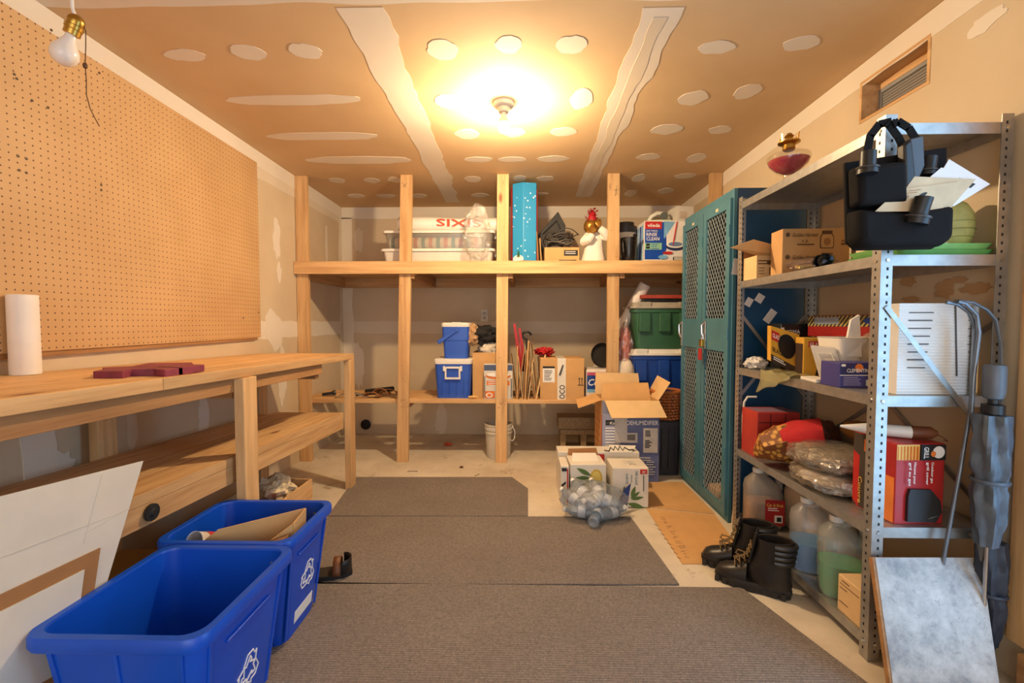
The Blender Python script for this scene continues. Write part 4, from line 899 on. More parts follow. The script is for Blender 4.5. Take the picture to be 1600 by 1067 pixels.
x0s = px_x(690, 3.56, 530); x1s = px_x(733, 3.56, 530); Hs = pt(710, 504, Y=3.56).z - zt
sc = thing('small_cooler', 'small blue lunch cooler with white lid standing on the large cooler', 'cooler', ((x0s + x1s) / 2, 3.66, zt)); W = x1s - x0s; D = .19
MB().ring_loft([rrect(W - .03, D - .02, .025, 0), rrect(W - .015, D - .01, .025, Hs * .50), rrect(W - .005, D, .025, Hs * .51), rrect(W, D, .025, Hs - .034)]).build('body', M_COOL, sc, local=True, smooth=True)
MB().ring_loft([rrect(W + .006, D + .006, .025, Hs - .0335), rrect(W + .01, D + .01, .025, Hs - .012), rrect(W - .01, D - .01, .025, Hs)]).build('lid', M_COOLW, sc, local=True, smooth=True)
MB().box(-.03, .04, -D / 2 - .004, -D / 2 + .03, Hs - .014, Hs + .003).build('lid_grip', M_COOLW, sc, local=True, bevel=.002)
MB().bar((W * .02, -D / 2 - .008, Hs - .06), (-W / 2 - .03, -D / 2 - .008, Hs * .44), .012, .030, (.6, 0, 1)).build('swing_handle', M_COOL, sc, local=True, bevel=.004)
MB().cyl((W * .06, -D / 2 - .014, Hs - .052), (W * .06, -D / 2 + .002, Hs - .052), .02, n=18).build('pivot', M_COOL, sc, local=True, smooth=True)
# open carton of clothes, white and orange carton in front
def open_carton(name, label, x0, x1, y0, y1, z0, h, m, wl=.004):
    t = thing(name, label, 'carton', ((x0 + x1) / 2, (y0 + y1) / 2, z0))
    for (u0, u1, v0, v1, a_, b_) in ((x0, x1, y0, y0 + wl, 0, h), (x0, x1, y1 - wl, y1, 0, h), (x0, x0 + wl, y0 + wl, y1 - wl, 0, h), (x1 - wl, x1, y0 + wl, y1 - wl, 0, h), (x0 + wl, x1 - wl, y0 + wl, y1 - wl, 0, wl)):
        MB().box(u0, u1, v0, v1, z0 + a_, z0 + b_).build('side_panel', m, t)
    return t
x0 = px_x(738, 3.58); x1 = -.115; hC = pt(750, 551, Y=3.58).z - ZL
open_carton('clothes_carton', 'open brown carton of clothes beside the blue coolers', x0, x1, 3.60, 3.90, ZL, hC, M_CARD)
cl_c = ((x0 + x1) / 2, 3.74)
def cloth(name, label, c, r, seed, m, amp=.3, freq=2.6, cat='clothing', floor=None):
    return tag(MB().blob(c, r, seed, amp, freq, 30, 18, floor).build(name, m, smooth=True), label, cat)
cloth('tan_garment', 'tan patterned cloth hanging out of the clothes carton', (px_x(737, 3.62, 520), 3.63, pt(737, 523, Y=3.6).z), (.06, .06, .085), 3, mat('tan_pattern_cloth', (186, 146, 104), .9, var=.35, scale=40))
cloth('black_jacket', 'crumpled black jacket piled on the clothes carton', (px_x(755, 3.66, 520), 3.68, pt(755, 524, Y=3.66).z), (.13, .10, .075), 5, mat('black_fabric', (34, 32, 32), .85, var=.3), .42, 3.0)
cloth('white_bundle', 'white crumpled cloth under the black jacket in the carton', (px_x(763, 3.62, 545), 3.68, ZL + hC + .025), (.085, .075, .06), 8, mat('off_white_cloth', (216, 204, 186), .85), .3)
x0 = px_x(756, 3.49); x1 = px_x(801, 3.49); h = pt(770, 569, Y=3.49).z - ZL
wo, F, L, U = solid_box('appliance_carton', 'white carton with orange and blue print behind the third post', 'carton', x0, x1, 3.49, 3.575, ZL, ZL + h, M_CARDW)
W = x1 - x0; MOR = mat('print_orange', (220, 120, 40), .5); MDB = mat('print_slate', (70, 84, 116), .5)
F.rect(.002, h - .05, W - .004, .045, MDB, 'slate_band'); F.ell(W * .5, h * .66, W * .44, h * .09, MOR, 'orange_swoosh'); F.ell(W * .5, h * .70, W * .4, h * .06, PRW, 'white_swoosh'); F.rect(W * .1, h * .40, W * .8, h * .13, MOR, 'orange_panel')
F.text(W * .14, h * .45, 'coffee', h * .05, PRW, w=W * .6) if False else F.lines(W * .15, h * .49, W * .65, 3, .014, PRW, .005, 9)
F.rect(.008, .01, W * .35, h * .2, MOR, 'orange_panel'); F.ell(W * .19, h * .12, W * .12, h * .07, PRW, 'round_mark'); F.ell(W * .19, h * .12, W * .08, h * .045, MOR, 'round_mark')
for k in range(10): F.rect(.004, .02 + k * h * .06, .006, .009, PRK, 'edge_mark'); 
for k in range(10): F.rect(W - .014, .02 + k * h * .055, .008, .006, PRK, 'edge_mark')
tag(MB().tube([(px_x(733, 3.55), 3.52, ZL + .012), (px_x(742, 3.55), 3.51, ZL + .016), (px_x(748, 3.55), 3.53, ZL + .011)], [.009, .012, .008], 8).build('wooden_peg', mat('pale_peg', (214, 176, 110), .6), smooth=True), 'small pale wooden peg beside the large cooler on the lower shelf', 'peg')
# folded paper bags and flattened cartons standing on edge
rr = random.Random(21); xs = -.055
for k in range(13):
    hgt = (.36, .42, .40, .34, .33, .46, .45, .37, .36, .40, .44, .35, .34)[k]; lean_ = rr.uniform(-.05, .06) if k not in (5, 6) else .02
    m_ = (M_CARDD, M_CARD, M_CARDD, M_CARDL)[k % 4]; y0 = 3.485 + rr.uniform(0, .03); dpt = rr.uniform(.24, .32)
    xk = xs + k * .0168
    lb = ('first', 'second', 'third', 'fourth', 'fifth', 'sixth', 'seventh', 'eighth', 'ninth', 'tenth', 'eleventh', 'twelfth', 'last')[k] + ' folded brown bag from the left in the upright row by the third post'
    b = MB(); b.slab([(xk - lean_ * .4, y0, ZL), (xk - lean_ * .4, y0 + dpt, ZL), (xk + lean_, y0 + dpt - .02, ZL + hgt - .02), (xk + lean_, y0 + .01, ZL + hgt)], .005 + .003 * (k % 3), (1, 0, 0))
    tag(b.build('folded_bag', m_), lb, 'paper bag', 'folded bags on the lower shelf')
MRED = mat('red_bag_paper', (180, 32, 36), .45, var=.2)
for k, (xa, xb, yt, lb) in enumerate(((802, 812, 506, 'left red gift bag poking up from the folded brown bags'), (810, 818, 513, 'right red gift bag poking up from the folded brown bags'))):
    A = pt(xa, yt, Y=3.66); B = pt(xb + 3, 560, Y=3.66)
    tag(MB().slab([A, A + Vector((.018, 0, .004)), Vector((B.x + .02, 3.66, ZL + .20)), Vector((B.x - .02, 3.66, ZL + .20))], .012, (0, 1, 0)).build('red_gift_bag', MRED), lb, 'gift bag', 'red gift bags')
hp = pt(823, 524, Y=3.68)
tag(MB().tube([hp + Vector((.035 * math.cos(t_ / 16 * math.pi * 1.5) , .0, .03 * math.sin(t_ / 16 * math.pi * 1.5))) for t_ in range(17)] + [hp + Vector((.0, 0, -.06)), hp + Vector((.005, 0, -.12))], .009, 8).build('black_strap', BLK, smooth=True), 'black looped strap above the folded brown bags', 'strap')
cloth('red_ribbon_heap', 'heap of red ribbon on top of the taped brown carton', (px_x(851, 3.66, 550), 3.66, pt(850, 557, Y=3.58).z + .034), (.07, .06, .035), 12, MRED, .55, 4.0, 'ribbon')
# taped carton
x0 = px_x(844, 3.49); x1 = px_x(913, 3.49); h = pt(870, 560, Y=3.49).z - ZL
tc, F, L, U = solid_box('taped_carton', 'sealed brown carton with white printed tape on the lower shelf', 'carton', x0, x1, 3.49, 3.80, ZL, ZL + h, M_CARD); W = x1 - x0
F.rect(W * .39, 0, W * .19, h, mat('white_tape', (228, 220, 206), .35, var=.03), 'packing_tape'); U.rect(W * .39, 0, W * .19, .31, bpy.data.materials['white_tape'], 'packing_tape')
F.text(W * .565, .005, 'OCO', W * .13, PRK, w=h * .34, rot=1)
F.rect(W * .06, h * .42, W * .27, h * .38, PRW, 'white_label'); F.rect(W * .06, h * .76, W * .27, h * .05, PRK, 'label_header'); F.lines(W * .09, h * .70, W * .2, 7, h * .038, PRK, h * .014, 6)
tb_ = MB(); F.k += 1
for sx_ in (.885, .945): F.poly([(W * sx_ - .002, h * .38), (W * sx_ + .002, h * .38), (W * sx_ + .002, h * .50), (W * sx_ + .007, h * .50), (W * sx_, h * .545), (W * sx_ - .007, h * .50), (W * sx_ - .002, h * .50)], PRK, 'up_arrow')
F.rect(W * .85, h * .355, W * .13, .003, PRK, 'arrow_base')
F.poly([(W * .42, h * .6), (W * .5, h * .85), (W * .53, h * .84), (W * .46, h * .58)], mat('tape_scribble', (70, 66, 62), .5), 'tape_logo')
# paper towel pack and pan
x0 = px_x(916, 3.50); x1 = px_x(946, 3.50) + .04; h = pt(925, 577, Y=3.50).z - ZL
tp_, F, L, U = solid_box('tissue_pack', 'blue and white wrapped paper towel pack beside the taped carton', 'paper towels', x0, x1, 3.50, 3.72, ZL, ZL + h, mat('pack_white', (226, 216, 206), .35), bevel=.015); W = x1 - x0
MTB = mat('pack_blue', (16, 60, 140), .35); F.rect(.006, h * .30, W - .012, h * .5, MTB, 'blue_panel'); F.rect(.006, h * .24, W - .012, h * .10, MLB, 'light_blue_wave'); F.text(W * .08, h * .46, 'Co', h * .22, PRW, w=W * .42, shear=.25); F.rect(.006, h * .80, W - .012, h * .1, mat('pack_pink', (196, 84, 110), .4), 'pink_band')
pz = ZL + h
pn = thing('frying_pan', 'round dark frying pan standing on edge behind the fourth post', 'pan', (.655, 3.66, pz))
MB().lathe([(.001, 0), (.075, 0), (.098, .03), (.101, .03), (.078, -.004), (.001, -.004)], (.645, 3.64, pz + .0995), 32, (.25, -1, .12)).build('pan_body', mat('pan_dark', (66, 62, 56), .35, metal=.4), pn, smooth=True)
MB().bar((.70, 3.66, pz + .17), (.78, 3.68, pz + .27), .022, .012, (0, 1, 0)).build('handle', BLK, pn, bevel=.003)
# right bay: totes, tube, bags, basket
def tote(label, x0, x1, y0, y1, z0, h, mb, ml, name='storage_tote'):
    t = thing(name, label, 'storage tote', ((x0 + x1) / 2, (y0 + y1) / 2, z0), 0, 'lidded storage totes'); W, D = x1 - x0, y1 - y0; lh_ = .05
    MB().ring_loft([rrect(W - .09, D - .08, .04, 0), rrect(W - .04, D - .04, .04, h - lh_ - .03), rrect(W - .02, D - .02, .04, h - lh_ - .028), rrect(W - .02, D - .02, .04, h - lh_)]).build('tub', mb, t, local=True, smooth=True)
    MB().ring_loft([rrect(W, D, .045, h - lh_ + .0005), rrect(W + .008, D + .008, .045, h - lh_ + .006), rrect(W + .004, D + .004, .045, h - lh_ + .02), rrect(W - .02, D - .02, .04, h - lh_ + .022), rrect(W - .05, D - .05, .04, h)]).build('lid', ml, t, local=True, smooth=True)
    for v in (-.30, 0, .30):
        MB().box(v * W - .045, v * W + .045, -D / 2 + .0, -D / 2 + .05, h * .36, h - lh_ - .032).build('moulded_panel', mb, t, local=True, bevel=.008)
        if v: MB().box(v * W - .05, v * W + .05, -D / 2 + .002, -D / 2 + .06, h - lh_ + .018, h + .003).build('lid_ridge', ml, t, local=True, bevel=.008)
    return t
MGT = mat('tote_green', (52, 96, 66), .45); MLG = mat('lid_grey', (168, 160, 144), .5); MBT = mat('tote_blue', (22, 66, 150), .42)
tx0 = px_x(983, 3.5); zb_ = pt(1000, 546, Y=3.5).z; zt2 = pt(1000, 472, Y=3.5).z
tote('blue storage tote with a white lid beneath the green tote', tx0 - .02, tx0 + .56, 3.50, 3.90, ZL, zb_ - ZL, MBT, M_LIDW)
tote('green storage tote with a grey lid stacked on the blue tote', tx0 + .02, tx0 + .54, 3.52, 3.88, zb_ + .0005 + .003, zt2 - zb_ - .003, MGT, MLG)
rf = thing('flat_red_box', 'flat red box lying across the green tote lid', 'box', (tx0 + .30, 3.70, zt2 + .003))
MB().box(tx0 + .12, tx0 + .50, 3.55, 3.85, zt2 + .0035, zt2 + .030).build('tray', BLK, rf, bevel=.002); MB().box(tx0 + .10, tx0 + .52, 3.54, 3.86, zt2 + .0305, zt2 + .058).build('cover', mat('faded_red', (172, 66, 48), .55), rf, bevel=.002)
a = pt(1008, 441, Y=3.62); 
tag(MB().lathe([(.03, 0), (.046, .003), (.047, .01), (.047, 1.0), (.042, 1.012), (.03, 1.012)], (.575, 3.90, ZL + .03), 26, (a.x - .575, 3.62 - 3.90, a.z - ZL - .05)).build('white_tube', mat('white_poster_tube', (226, 216, 204), .5, var=.04), smooth=True), 'long white tube leaning between the taped carton and the totes', 'tube')
pb_ = thing('clear_gift_bag', 'clear plastic bag of pink tissue wedged beside the green tote', 'plastic bag', (.81, 3.56, ZL))
MB().blob((.815, 3.53, ZL + .33), (.062, .05, .27), 9, .25, 2.4, 28, 26, floor=ZL + .001).build('film', film('clear_bag_film', (236, 220, 212), .10, .12, .8, gloss=.12), pb_, smooth=True)
MB().blob((.812, 3.535, ZL + .42), (.046, .034, .13), 4, .3, 2.6).build('pink_tissue', mat('pink_tissue', (206, 110, 98), .8, var=.3, scale=30), pb_, smooth=True)
cloth('white_rag', 'folded white rag on the shelf beside the fourth post', (.80, 3.497, ZL + .16), (.085, .05, .16), 15, mat('rag_white', (222, 208, 190), .85), .12, 2, 'rag', ZL + .001)
# wicker basket on a small dark stand, beside the locker
bx0 = pt(1037, 610, Y=3.16).x; zb0 = .40
bkx, bky = 1.045, 3.25
st_ = thing('dark_bin', 'dark grey plastic bin on the floor behind the locker', 'bin', (bkx, bky, 0))
MB().ring_loft([rrect(.16, .14, .02, 0, cx=bkx, cy=bky), rrect(.18, .16, .02, .36, cx=bkx, cy=bky)]).build('tub', mat('bin_charcoal', (44, 44, 50), .5), st_, smooth=True)
MB().ring_loft([rrect(.19, .17, .02, .3605, cx=bkx, cy=bky), rrect(.19, .17, .02, .384, cx=bkx, cy=bky), rrect(.17, .15, .02, .395, cx=bkx, cy=bky)]).build('lid', mat('bin_charcoal', (44, 44, 50)), st_, smooth=True)
for v in (-.05, 0, .05): MB().box(bkx + v - .004, bkx + v + .004, bky - .091, bky - .07, .05, .34).build('rib', mat('bin_charcoal', (44, 44, 50)), st_, bevel=.002)
zk = .396; wk = thing('wicker_basket', 'orange-brown wicker basket standing on the dark bin by the locker', 'basket', (bkx, bky, zk)); MW = mat('wicker', (172, 100, 48), .6, var=.3, scale=40)
for k in range(9):
    z = zk + .010 + k * .021; n = 48; path = []
    for i in range(n + 1):
        a = 2 * math.pi * i / n; r_ = (.086 + .002 * k) + .004 * (1 if (i + k) % 2 else -1); path.append((bkx + r_ * 1.02 * math.cos(a), bky + r_ * .95 * math.sin(a), z))
    MB().tube(path, .0085, 5, False).build('weave_row', MW, wk, smooth=True)
for i in range(16):
    a = 2 * math.pi * i / 16; MB().tube([(bkx + .082 * math.cos(a), bky + .078 * math.sin(a), zk + .002), (bkx + .102 * math.cos(a), bky + .096 * math.sin(a), zk + .195)], .005, 5).build('stake', MW, wk)
MB().tube([(bkx + .104 * math.cos(2 * math.pi * i / 40), bky + .098 * math.sin(2 * math.pi * i / 40), zk + .200 + .003 * (i % 2)) for i in range(41)], .011, 6, False).build('rim', MW, wk, smooth=True)
MB().cyl((bkx, bky, zk + .001), (bkx, bky, zk + .008), .08, n=20).build('base', MW, wk)

# ------------------------------------------------------------------ on the floor under and in front of the shelf
xb_ = pt(779, 700, Y=3.61).x; yb_ = 3.61
bk = thing('white_bucket', 'white plastic bucket with wire handle on the floor behind the third post', 'bucket', (xb_, yb_, 0)); MBK = mat('bucket_white', (212, 202, 184), .45, var=.08)
MB().lathe([(.001, .004), (.088, .004), (.092, 0), (.096, .01), (.107, .20), (.113, .202), (.113, .212), (.108, .214), (.109, .228), (.114, .230), (.114, .240), (.110, .262), (.114, .264), (.114, .274), (.108, .276), (.103, .20), (.09, .012), (.001, .010)], (xb_, yb_, 0), 36).build('pail', MBK, bk, smooth=True)
MB().tube([(xb_ + .116, yb_ - .01, .245), (xb_ + .135, yb_ - .05, .215), (xb_ + .13, yb_ - .09, .17), (xb_ + .115, yb_ - .1, .155), (xb_ + .10, yb_ - .09, .16)], .003, 6).build('bail_wire', WHT, bk)
MB().cyl((xb_ + .110, yb_ - .01, .245), (xb_ + .120, yb_ - .01, .245), .012, n=12).build('bail_lug', MBK, bk)
MCB = mat('cinder_block', (150, 128, 98), .95, var=.2, scale=60, bump=.4)
def block(label, x0, y0, z0, group, H_=.195):
    t = MB(); L, D = .39, .19; w = .042 if H_ > .15 else .025; web = .046
    t.box(x0, x0 + L, y0, y0 + D, z0, z0 + w); t.box(x0, x0 + L, y0, y0 + D, z0 + H_ - w, z0 + H_)
    if H_ < .15: t = MB(); t.box(x0, x0 + L, y0, y0 + D, z0, z0 + H_)
    for xw in () if H_ < .15 else (x0, x0 + L / 2 - web / 2, x0 + L - web): t.box(xw, xw + web, y0, y0 + D, z0 + w, z0 + H_ - w)
    o = tag(t.build('cinder_block', MCB, bevel=.004), label, 'cinder block', group); return o
block('lower hollow cinder block on the floor beside the tall open blue-printed carton', .325, 3.72, 0, 'cinder blocks')
block('solid upper cinder block stacked on the hollow one beneath the lower shelf', .310, 3.73, .1955, 'cinder blocks', .10)
def scrap(name, label, cat, px, py, build):
    p = pt(px, py, Z=0); o = build(Vector((p.x, p.y, 0))); o.name = name; tag(o, label, cat)
scrap('red_scrap', 'small orange-red plastic scrap on the floor under the shelf', 'scrap', 700, 696, lambda p: MB().blob(p + Vector((0, 0, .012)), (.035, .022, .013), 2, .4, 3, floor=.001).build('x', mat('orange_red_plastic', (206, 84, 48), .5), smooth=True))
scrap('dry_leaf', 'small dark dry leaf on the concrete in front of the shelf', 'leaf', 721, 731, lambda p: MB().blob(p + Vector((0, 0, .006)), (.014, .010, .007), 5, .4, 3, floor=.001).build('x', mat('dry_leaf', (96, 60, 34), .8), smooth=True))
scrap('twig', 'thin twig on the concrete left of the dry leaf', 'twig', 644, 737, lambda p: MB().tube([p + Vector((-.035, 0, .003)), p + Vector((0, .006, .003)), p + Vector((.04, .004, .003))], .0022, 5).build('x', mat('twig', (120, 84, 52), .8)))
scrap('wood_chip', 'short bent wood chip on the concrete beside the far carpet', 'wood chip', 745, 743, lambda p: MB().tube([p + Vector((-.012, -.02, .003)), p + Vector((0, 0, .003)), p + Vector((.016, .024, .003))], .002, 5).build('x', mat('twig', (120, 84, 52), .8)))

# dehumidifier carton with open flaps
x0, x1, y0, y1, h = .548, .935, 3.035, 3.335, .56
dh = thing('dehumidifier_carton', 'tall open carton printed blue standing on the floor by the locker', 'carton', ((x0 + x1) / 2, (y0 + y1) / 2, 0)); wl = .005
MLAV = card('lavender_print_card', (132, 134, 158), .08)
for (u0, u1, v0, v1, a_, b_, m_) in ((x0, x1, y0, y0 + wl, 0, h, MLAV), (x0, x1, y1 - wl, y1, 0, h, M_CARD), (x0, x0 + wl, y0 + wl, y1 - wl, 0, h, M_CARD), (x1 - wl, x1, y0 + wl, y1 - wl, 0, h, M_CARD), (x0 + wl, x1 - wl, y0 + wl, y1 - wl, 0, wl, M_CARD)):
    MB().box(u0, u1, v0, v1, a_, b_).build('side_panel', m_, dh)
MB().slab([(x0 + .015, y0 - .001, h), (x1 - .005, y0 - .001, h), (x1 + .02, y0 - .095, h - .095), (x0 + .045, y0 - .095, h - .10)], .004, (0, -.7, .7)).build('front_flap', M_CARDL, dh)
MB().slab([(x0, y1, h), (x1 - .05, y1, h), (x1 - .06, y1 + .04, h + .15), (x0 + .01, y1 + .04, h + .155)], .004, (0, -1, 0)).build('back_flap', M_CARDL, dh)
MB().slab([(x0 - .001, y0 + .02, h), (x0 - .001, y1 - .01, h), (x0 - .15, y1 - .06, h - .035), (x0 - .165, y0 - .02, h - .05)], .004, (0, 0, 1)).build('left_flap', M_CARD, dh)
MB().slab([(x1, y0 + .02, h), (x1, y1 - .01, h), (x1 + .07, y1 - .02, h + .14), (x1 + .085, y0 + .04, h + .12)], .004, (-1, 0, .3)).build('right_flap', M_CARDL, dh)
MB().slab([(x0 + .02, y0 + .17, h - .03), (x1 - .01, y0 + .17, h - .03), (x1 - .01, y0 + .25, h + .09), (x0 + .05, y0 + .25, h + .085)], .004, (0, -.8, .4)).build('inner_flap', M_CARD, dh)
F = Face(dh, (x0, y0, 0), (1, 0, 0), (0, 0, 1)); W = x1 - x0; MDL = mat('print_dusty_blue', (96, 104, 146), .6); MPL = mat('print_pale', (190, 184, 180), .6)
F.poly([(W * .14, .005), (W * .995, .005), (W * .995, h * .84), (W * .38, h * .84), (W * .32, h * .45)], MDL, 'blue_print_field'); F.poly([(.004, .2), (W * .30, .2), (W * .36, h * .84), (.004, h * .84)], mat('print_lilac', (158, 160, 186), .6), 'lilac_print_field')
F.rect(W * .06, h * .70, W * .24, h * .065, PRK, 'logo_panel'); F.text(W * .13, h * .71, 'Ken', h * .035, PRW, w=W * .13, shear=.3); F.poly([(W * .07, h * .725), (W * .28, h * .76), (W * .12, h * .735)], PRW, 'logo_swoosh')
F.text(W * .43, h * .705, 'DEHUMIDIFIER', h * .055, PRW, w=W * .55)
F.lines(W * .06, h * .66, W * .26, 8, h * .035, PRW, h * .012, 3); F.lines(W * .34, h * .40, W * .3, 4, h * .03, MPL, h * .008, 4)
F.rect(W * .22, h * .50, W * .22, h * .30, MPL, 'paper_slip'); F.rect(W * .22, h * .49, W * .40, h * .12, MPL, 'paper_slip'); F.rect(W * .44, h * .52, W * .14, h * .07, mat('grey_print', (110, 104, 98), .6), 'label_code')
F.rect(W * .72, h * .37, W * .25, h * .30, mat('label_paper', (214, 204, 190), .6), 'shipping_label'); F.lines(W * .75, h * .63, W * .10, 4, h * .02, PRK, h * .012, 5); F.lines(W * .75, h * .51, W * .12, 5, h * .02, PRK, h * .012, 8)
F.lines(W * .06, h * .30, W * .86, 5, h * .028, MPL, h * .010, 6); F.rect(W * .56, h * .1, W * .18, h * .16, MPL, 'pale_panel'); F.lines(W * .78, h * .25, W * .18, 6, h * .03, MPL, h * .008, 7)
L = Face(dh, (x0, y1, 0), (0, -1, 0), (0, 0, 1)); L.rect(.27, .01, .02, h * .8, PRR, 'red_text_strip'); L.lines(.05, h * .8, .2, 9, .05, PRR, .004, 3)

# iced-tea cases
MTEA = mat('tea_case_card', (226, 218, 204), .45, var=.03); MLEAF = mat('print_leaf_green', (84, 112, 54), .6); MLEM = mat('print_lemon', (206, 172, 60), .6); MBLT = mat('print_teal_text', (64, 110, 140), .6)
xa, xb = .535, .745
r1, F, L, U = solid_box('drink_case', 'white iced-tea case with green leaves, right of the bottle bag', 'drink case', xa, xb, 2.605, 2.80, .0055, .238, MTEA, 'white drink cases'); W, h = xb - xa, .2325
F.ell(W * .27, h * .16, W * .10, h * .14, MLEM, 'printed_lemon'); 
for (lx, ly, L_, w_, an) in ((.36, .18, .085, .014, 95), (.52, .26, .07, .013, 70), (.50, .22, .07, .011, 38), (.52, .20, .075, .011, 12), (.42, .10, .10, .016, -14)): F.leaf(W * lx, h * ly, L_, w_, R(an), MLEAF)
F.text(W * .62, h * .94, 'THÉ GLACÉ', W * .085, MBLT, w=h * .36, rot=3); F.text(W * .36, h * .86, 'DIÈTE', W * .075, MBLT, w=h * .26, rot=3); F.text(W * .50, h * .84, 'citron', W * .05, MBLT, w=h * .2, rot=3)
F.rect(W * .76, h * .86, W * .19, h * .11, PRR, 'red_logo'); F.text(W * .81, h * .88, 'PC', h * .06, PRW, w=W * .10, shear=.3); F.lines(W * .85, h * .42, W * .012, 1, .01, PRK, h * .4, 2)
U.text(W * .55, .06, 'PC', .02, PRK, w=.04); U.lines(W * .4, .13, .08, 3, .02, MPL, .006, 3)
xa, xb = .290, .505
r2, F, L, U = solid_box('drink_case', 'opened white iced-tea case with lemon print, behind the bottle bag', 'drink case', xa, xb, 2.66, 2.85, 0, .24, MTEA, 'white drink cases', rz=R(2)); W, h = xb - xa, .24
F.ell(W * .72, h * .66, W * .17, h * .22, MLEM, 'printed_lemon'); F.ell(W * .72, h * .66, W * .13, h * .17, mat('print_lemon_pale', (222, 200, 110), .6), 'printed_lemon_flesh')
for (lx, ly, L_, w_, an) in ((.58, .72, .10, .016, 152), (.56, .66, .09, .013, 178), (.58, .62, .085, .012, 215), (.60, .60, .07, .010, 250)): F.leaf(W * lx, h * ly, L_, w_, R(an), MLEAF)
MB().slab([(-W / 2 + .01, .095, h), (W / 2 - .01, .095, h), (W / 2 - .02, .105, h + .045), (-W / 2 + .015, .105, h + .04)], .002, (0, 1, 0)).build('torn_flap', M_CARDD, r2, local=True)
MB().slab([(-W / 2 + .02, -.02, h), (W / 2 - .03, -.02, h), (W / 2 - .04, .03, h + .035), (-W / 2 + .03, .03, h + .035)], .002, (0, -1, 0)).build('torn_flap', MTEA, r2, local=True)
xa, xb = .235, .760
r3, F, L, U = solid_box('drink_case', 'long white drink case with black script at the back of the group', 'drink case', xa, xb, 2.87, 3.015, 0, .255, MTEA, 'white drink cases'); W, h = xb - xa, .255
MB().slab([(-W / 2 + .33, -.072, h), (W / 2 - .05, -.072, h), (W / 2 - .01, -.02, h + .03), (-W / 2 + .34, -.02, h + .034)], .002, (0, -1, 0)).build('lifted_flap', MTEA, r3, local=True)
F.rect(.26, h * .55, .04, h * .4, PRR, 'red_logo'); 
sc_ = MB(); pts_ = [(.27, .262), (.30, .258), (.315, .275), (.33, .262), (.345, .280), (.36, .262), (.375, .282), (.39, .262), (.405, .276), (.43, .264), (.46, .266)]
sc_.tube([Vector((xa + x + .02, 2.798 + 0.0, z)) if False else Vector((xa + x + .03, 2.87 - .002 + (z - .255) * 1.6, z + .003)) for x, z in pts_], .004, 6).build('black_script', PRK, r3)
nr = thing('drink_case', 'narrow white and red carton end at the left of the drink cases', 'drink case', (.262, 2.735, 0), 0, 'white drink cases')
MB().box(.235, .283, 2.64, 2.83, 0, .235).build('carton', MTEA, nr, bevel=.002)
F = Face(nr, (.235, 2.64, 0), (1, 0, 0), (0, 0, 1)); F.rect(.036, .0, .008, .22, PRR, 'red_edge'); F.poly([(.004, .11), (.03, .13), (.03, .145), (.004, .125)], PRK, 'black_mark'); F.rect(.005, .205, .03, .02, PRK, 'black_mark')

# water bottles in a clear bag
MBOT = film('clear_bottle', (206, 222, 236), .24, .06, .35, 60, gloss=.16); MBLB = mat('bottle_label', (206, 208, 214), .5, var=.1)
bt0 = None
def bottle(c, az, el, label):
    global bt0
    t = bpy.data.objects.new('water_bottle', None); COL.objects.link(t); t.empty_display_size = .03
    t.location = c; t.rotation_euler = (0, math.pi / 2 - el, az); tag(t, label, 'bottle', 'bottles in the clear bag')
    if bt0 is None:
        bt0 = []
        prof = [(.001, -.095), (.022, -.097), (.030, -.09)] + [(.0305 - .0022 * (k % 2), -.085 + k * .009) for k in range(14)] + [(.031, .045), (.026, .066), (.013, .082), (.0125, .09)]
        bt0.append(('shell', MB().lathe(prof, (0, 0, 0), 18), MBOT)); bt0.append(('cap', MB().lathe([(.014, .090), (.014, .104), (.001, .105)], (0, 0, 0), 14), WHT)); bt0.append(('label_band', MB().lathe([(.0318, -.02), (.0318, .02)], (0, 0, 0), 18, cap=False), MBLB))
        out = []
        for nm_, mb_, m_ in bt0:
            o = mb_.build(nm_, m_, t, local=True, smooth=True); out.append(o.data)
        bt0 = list(zip(('shell', 'cap', 'label_band'), out))
    else:
        for nm_, me in bt0:
            o = bpy.data.objects.new(nm_, me); COL.objects.link(o); o.parent = t
BL = [((.335, 2.445, .045), 2.9, .05, 'lying water bottle at the front left of the clear bag'), ((.50, 2.44, .045), .5, .03, 'lying water bottle at the front right of the clear bag'), ((.41, 2.40, .045), 1.2, .0, 'water bottle lying end-on at the very front of the clear bag'), ((.40, 2.53, .045), 3.3, .1, 'lying water bottle at the back of the clear bag'),
      ((.30, 2.50, .092), 2.4, .35, 'tilted water bottle at the upper left of the clear bag'), ((.40, 2.46, .10), -2.3, .3, 'water bottle lying across the middle of the clear bag'), ((.48, 2.47, .10), -.4, -.25, 'water bottle sloping down to the right in the clear bag'), ((.35, 2.52, .125), 2.2, .45, 'water bottle standing up at the top left of the clear bag'), ((.44, 2.53, .125), 1.9, .4, 'topmost water bottle leaning back in the clear bag')]
for b in BL: bottle(*b)
tag(MB().blob((.405, 2.475, .098), (.188, .115, .096), 4, .16, 2.6, 44, 26, floor=.0095).build('bottle_bag', film('thin_clear_film', (220, 228, 236), .13, .07, 1.0, 26, gloss=.12), smooth=True), 'clear plastic bag full of empty water bottles on the carpet edge', 'plastic bag')
tag(MB().slab([pt(960, 800, Y=2.5), pt(975, 765, Y=2.56), pt(986, 755, Y=2.58), pt(980, 790, Y=2.53)], .004).build('navy_wrapper', mat('navy_film', (34, 48, 110), .35)), 'navy blue wrapper scrap standing between the bottle bag and the tea case', 'wrapper')

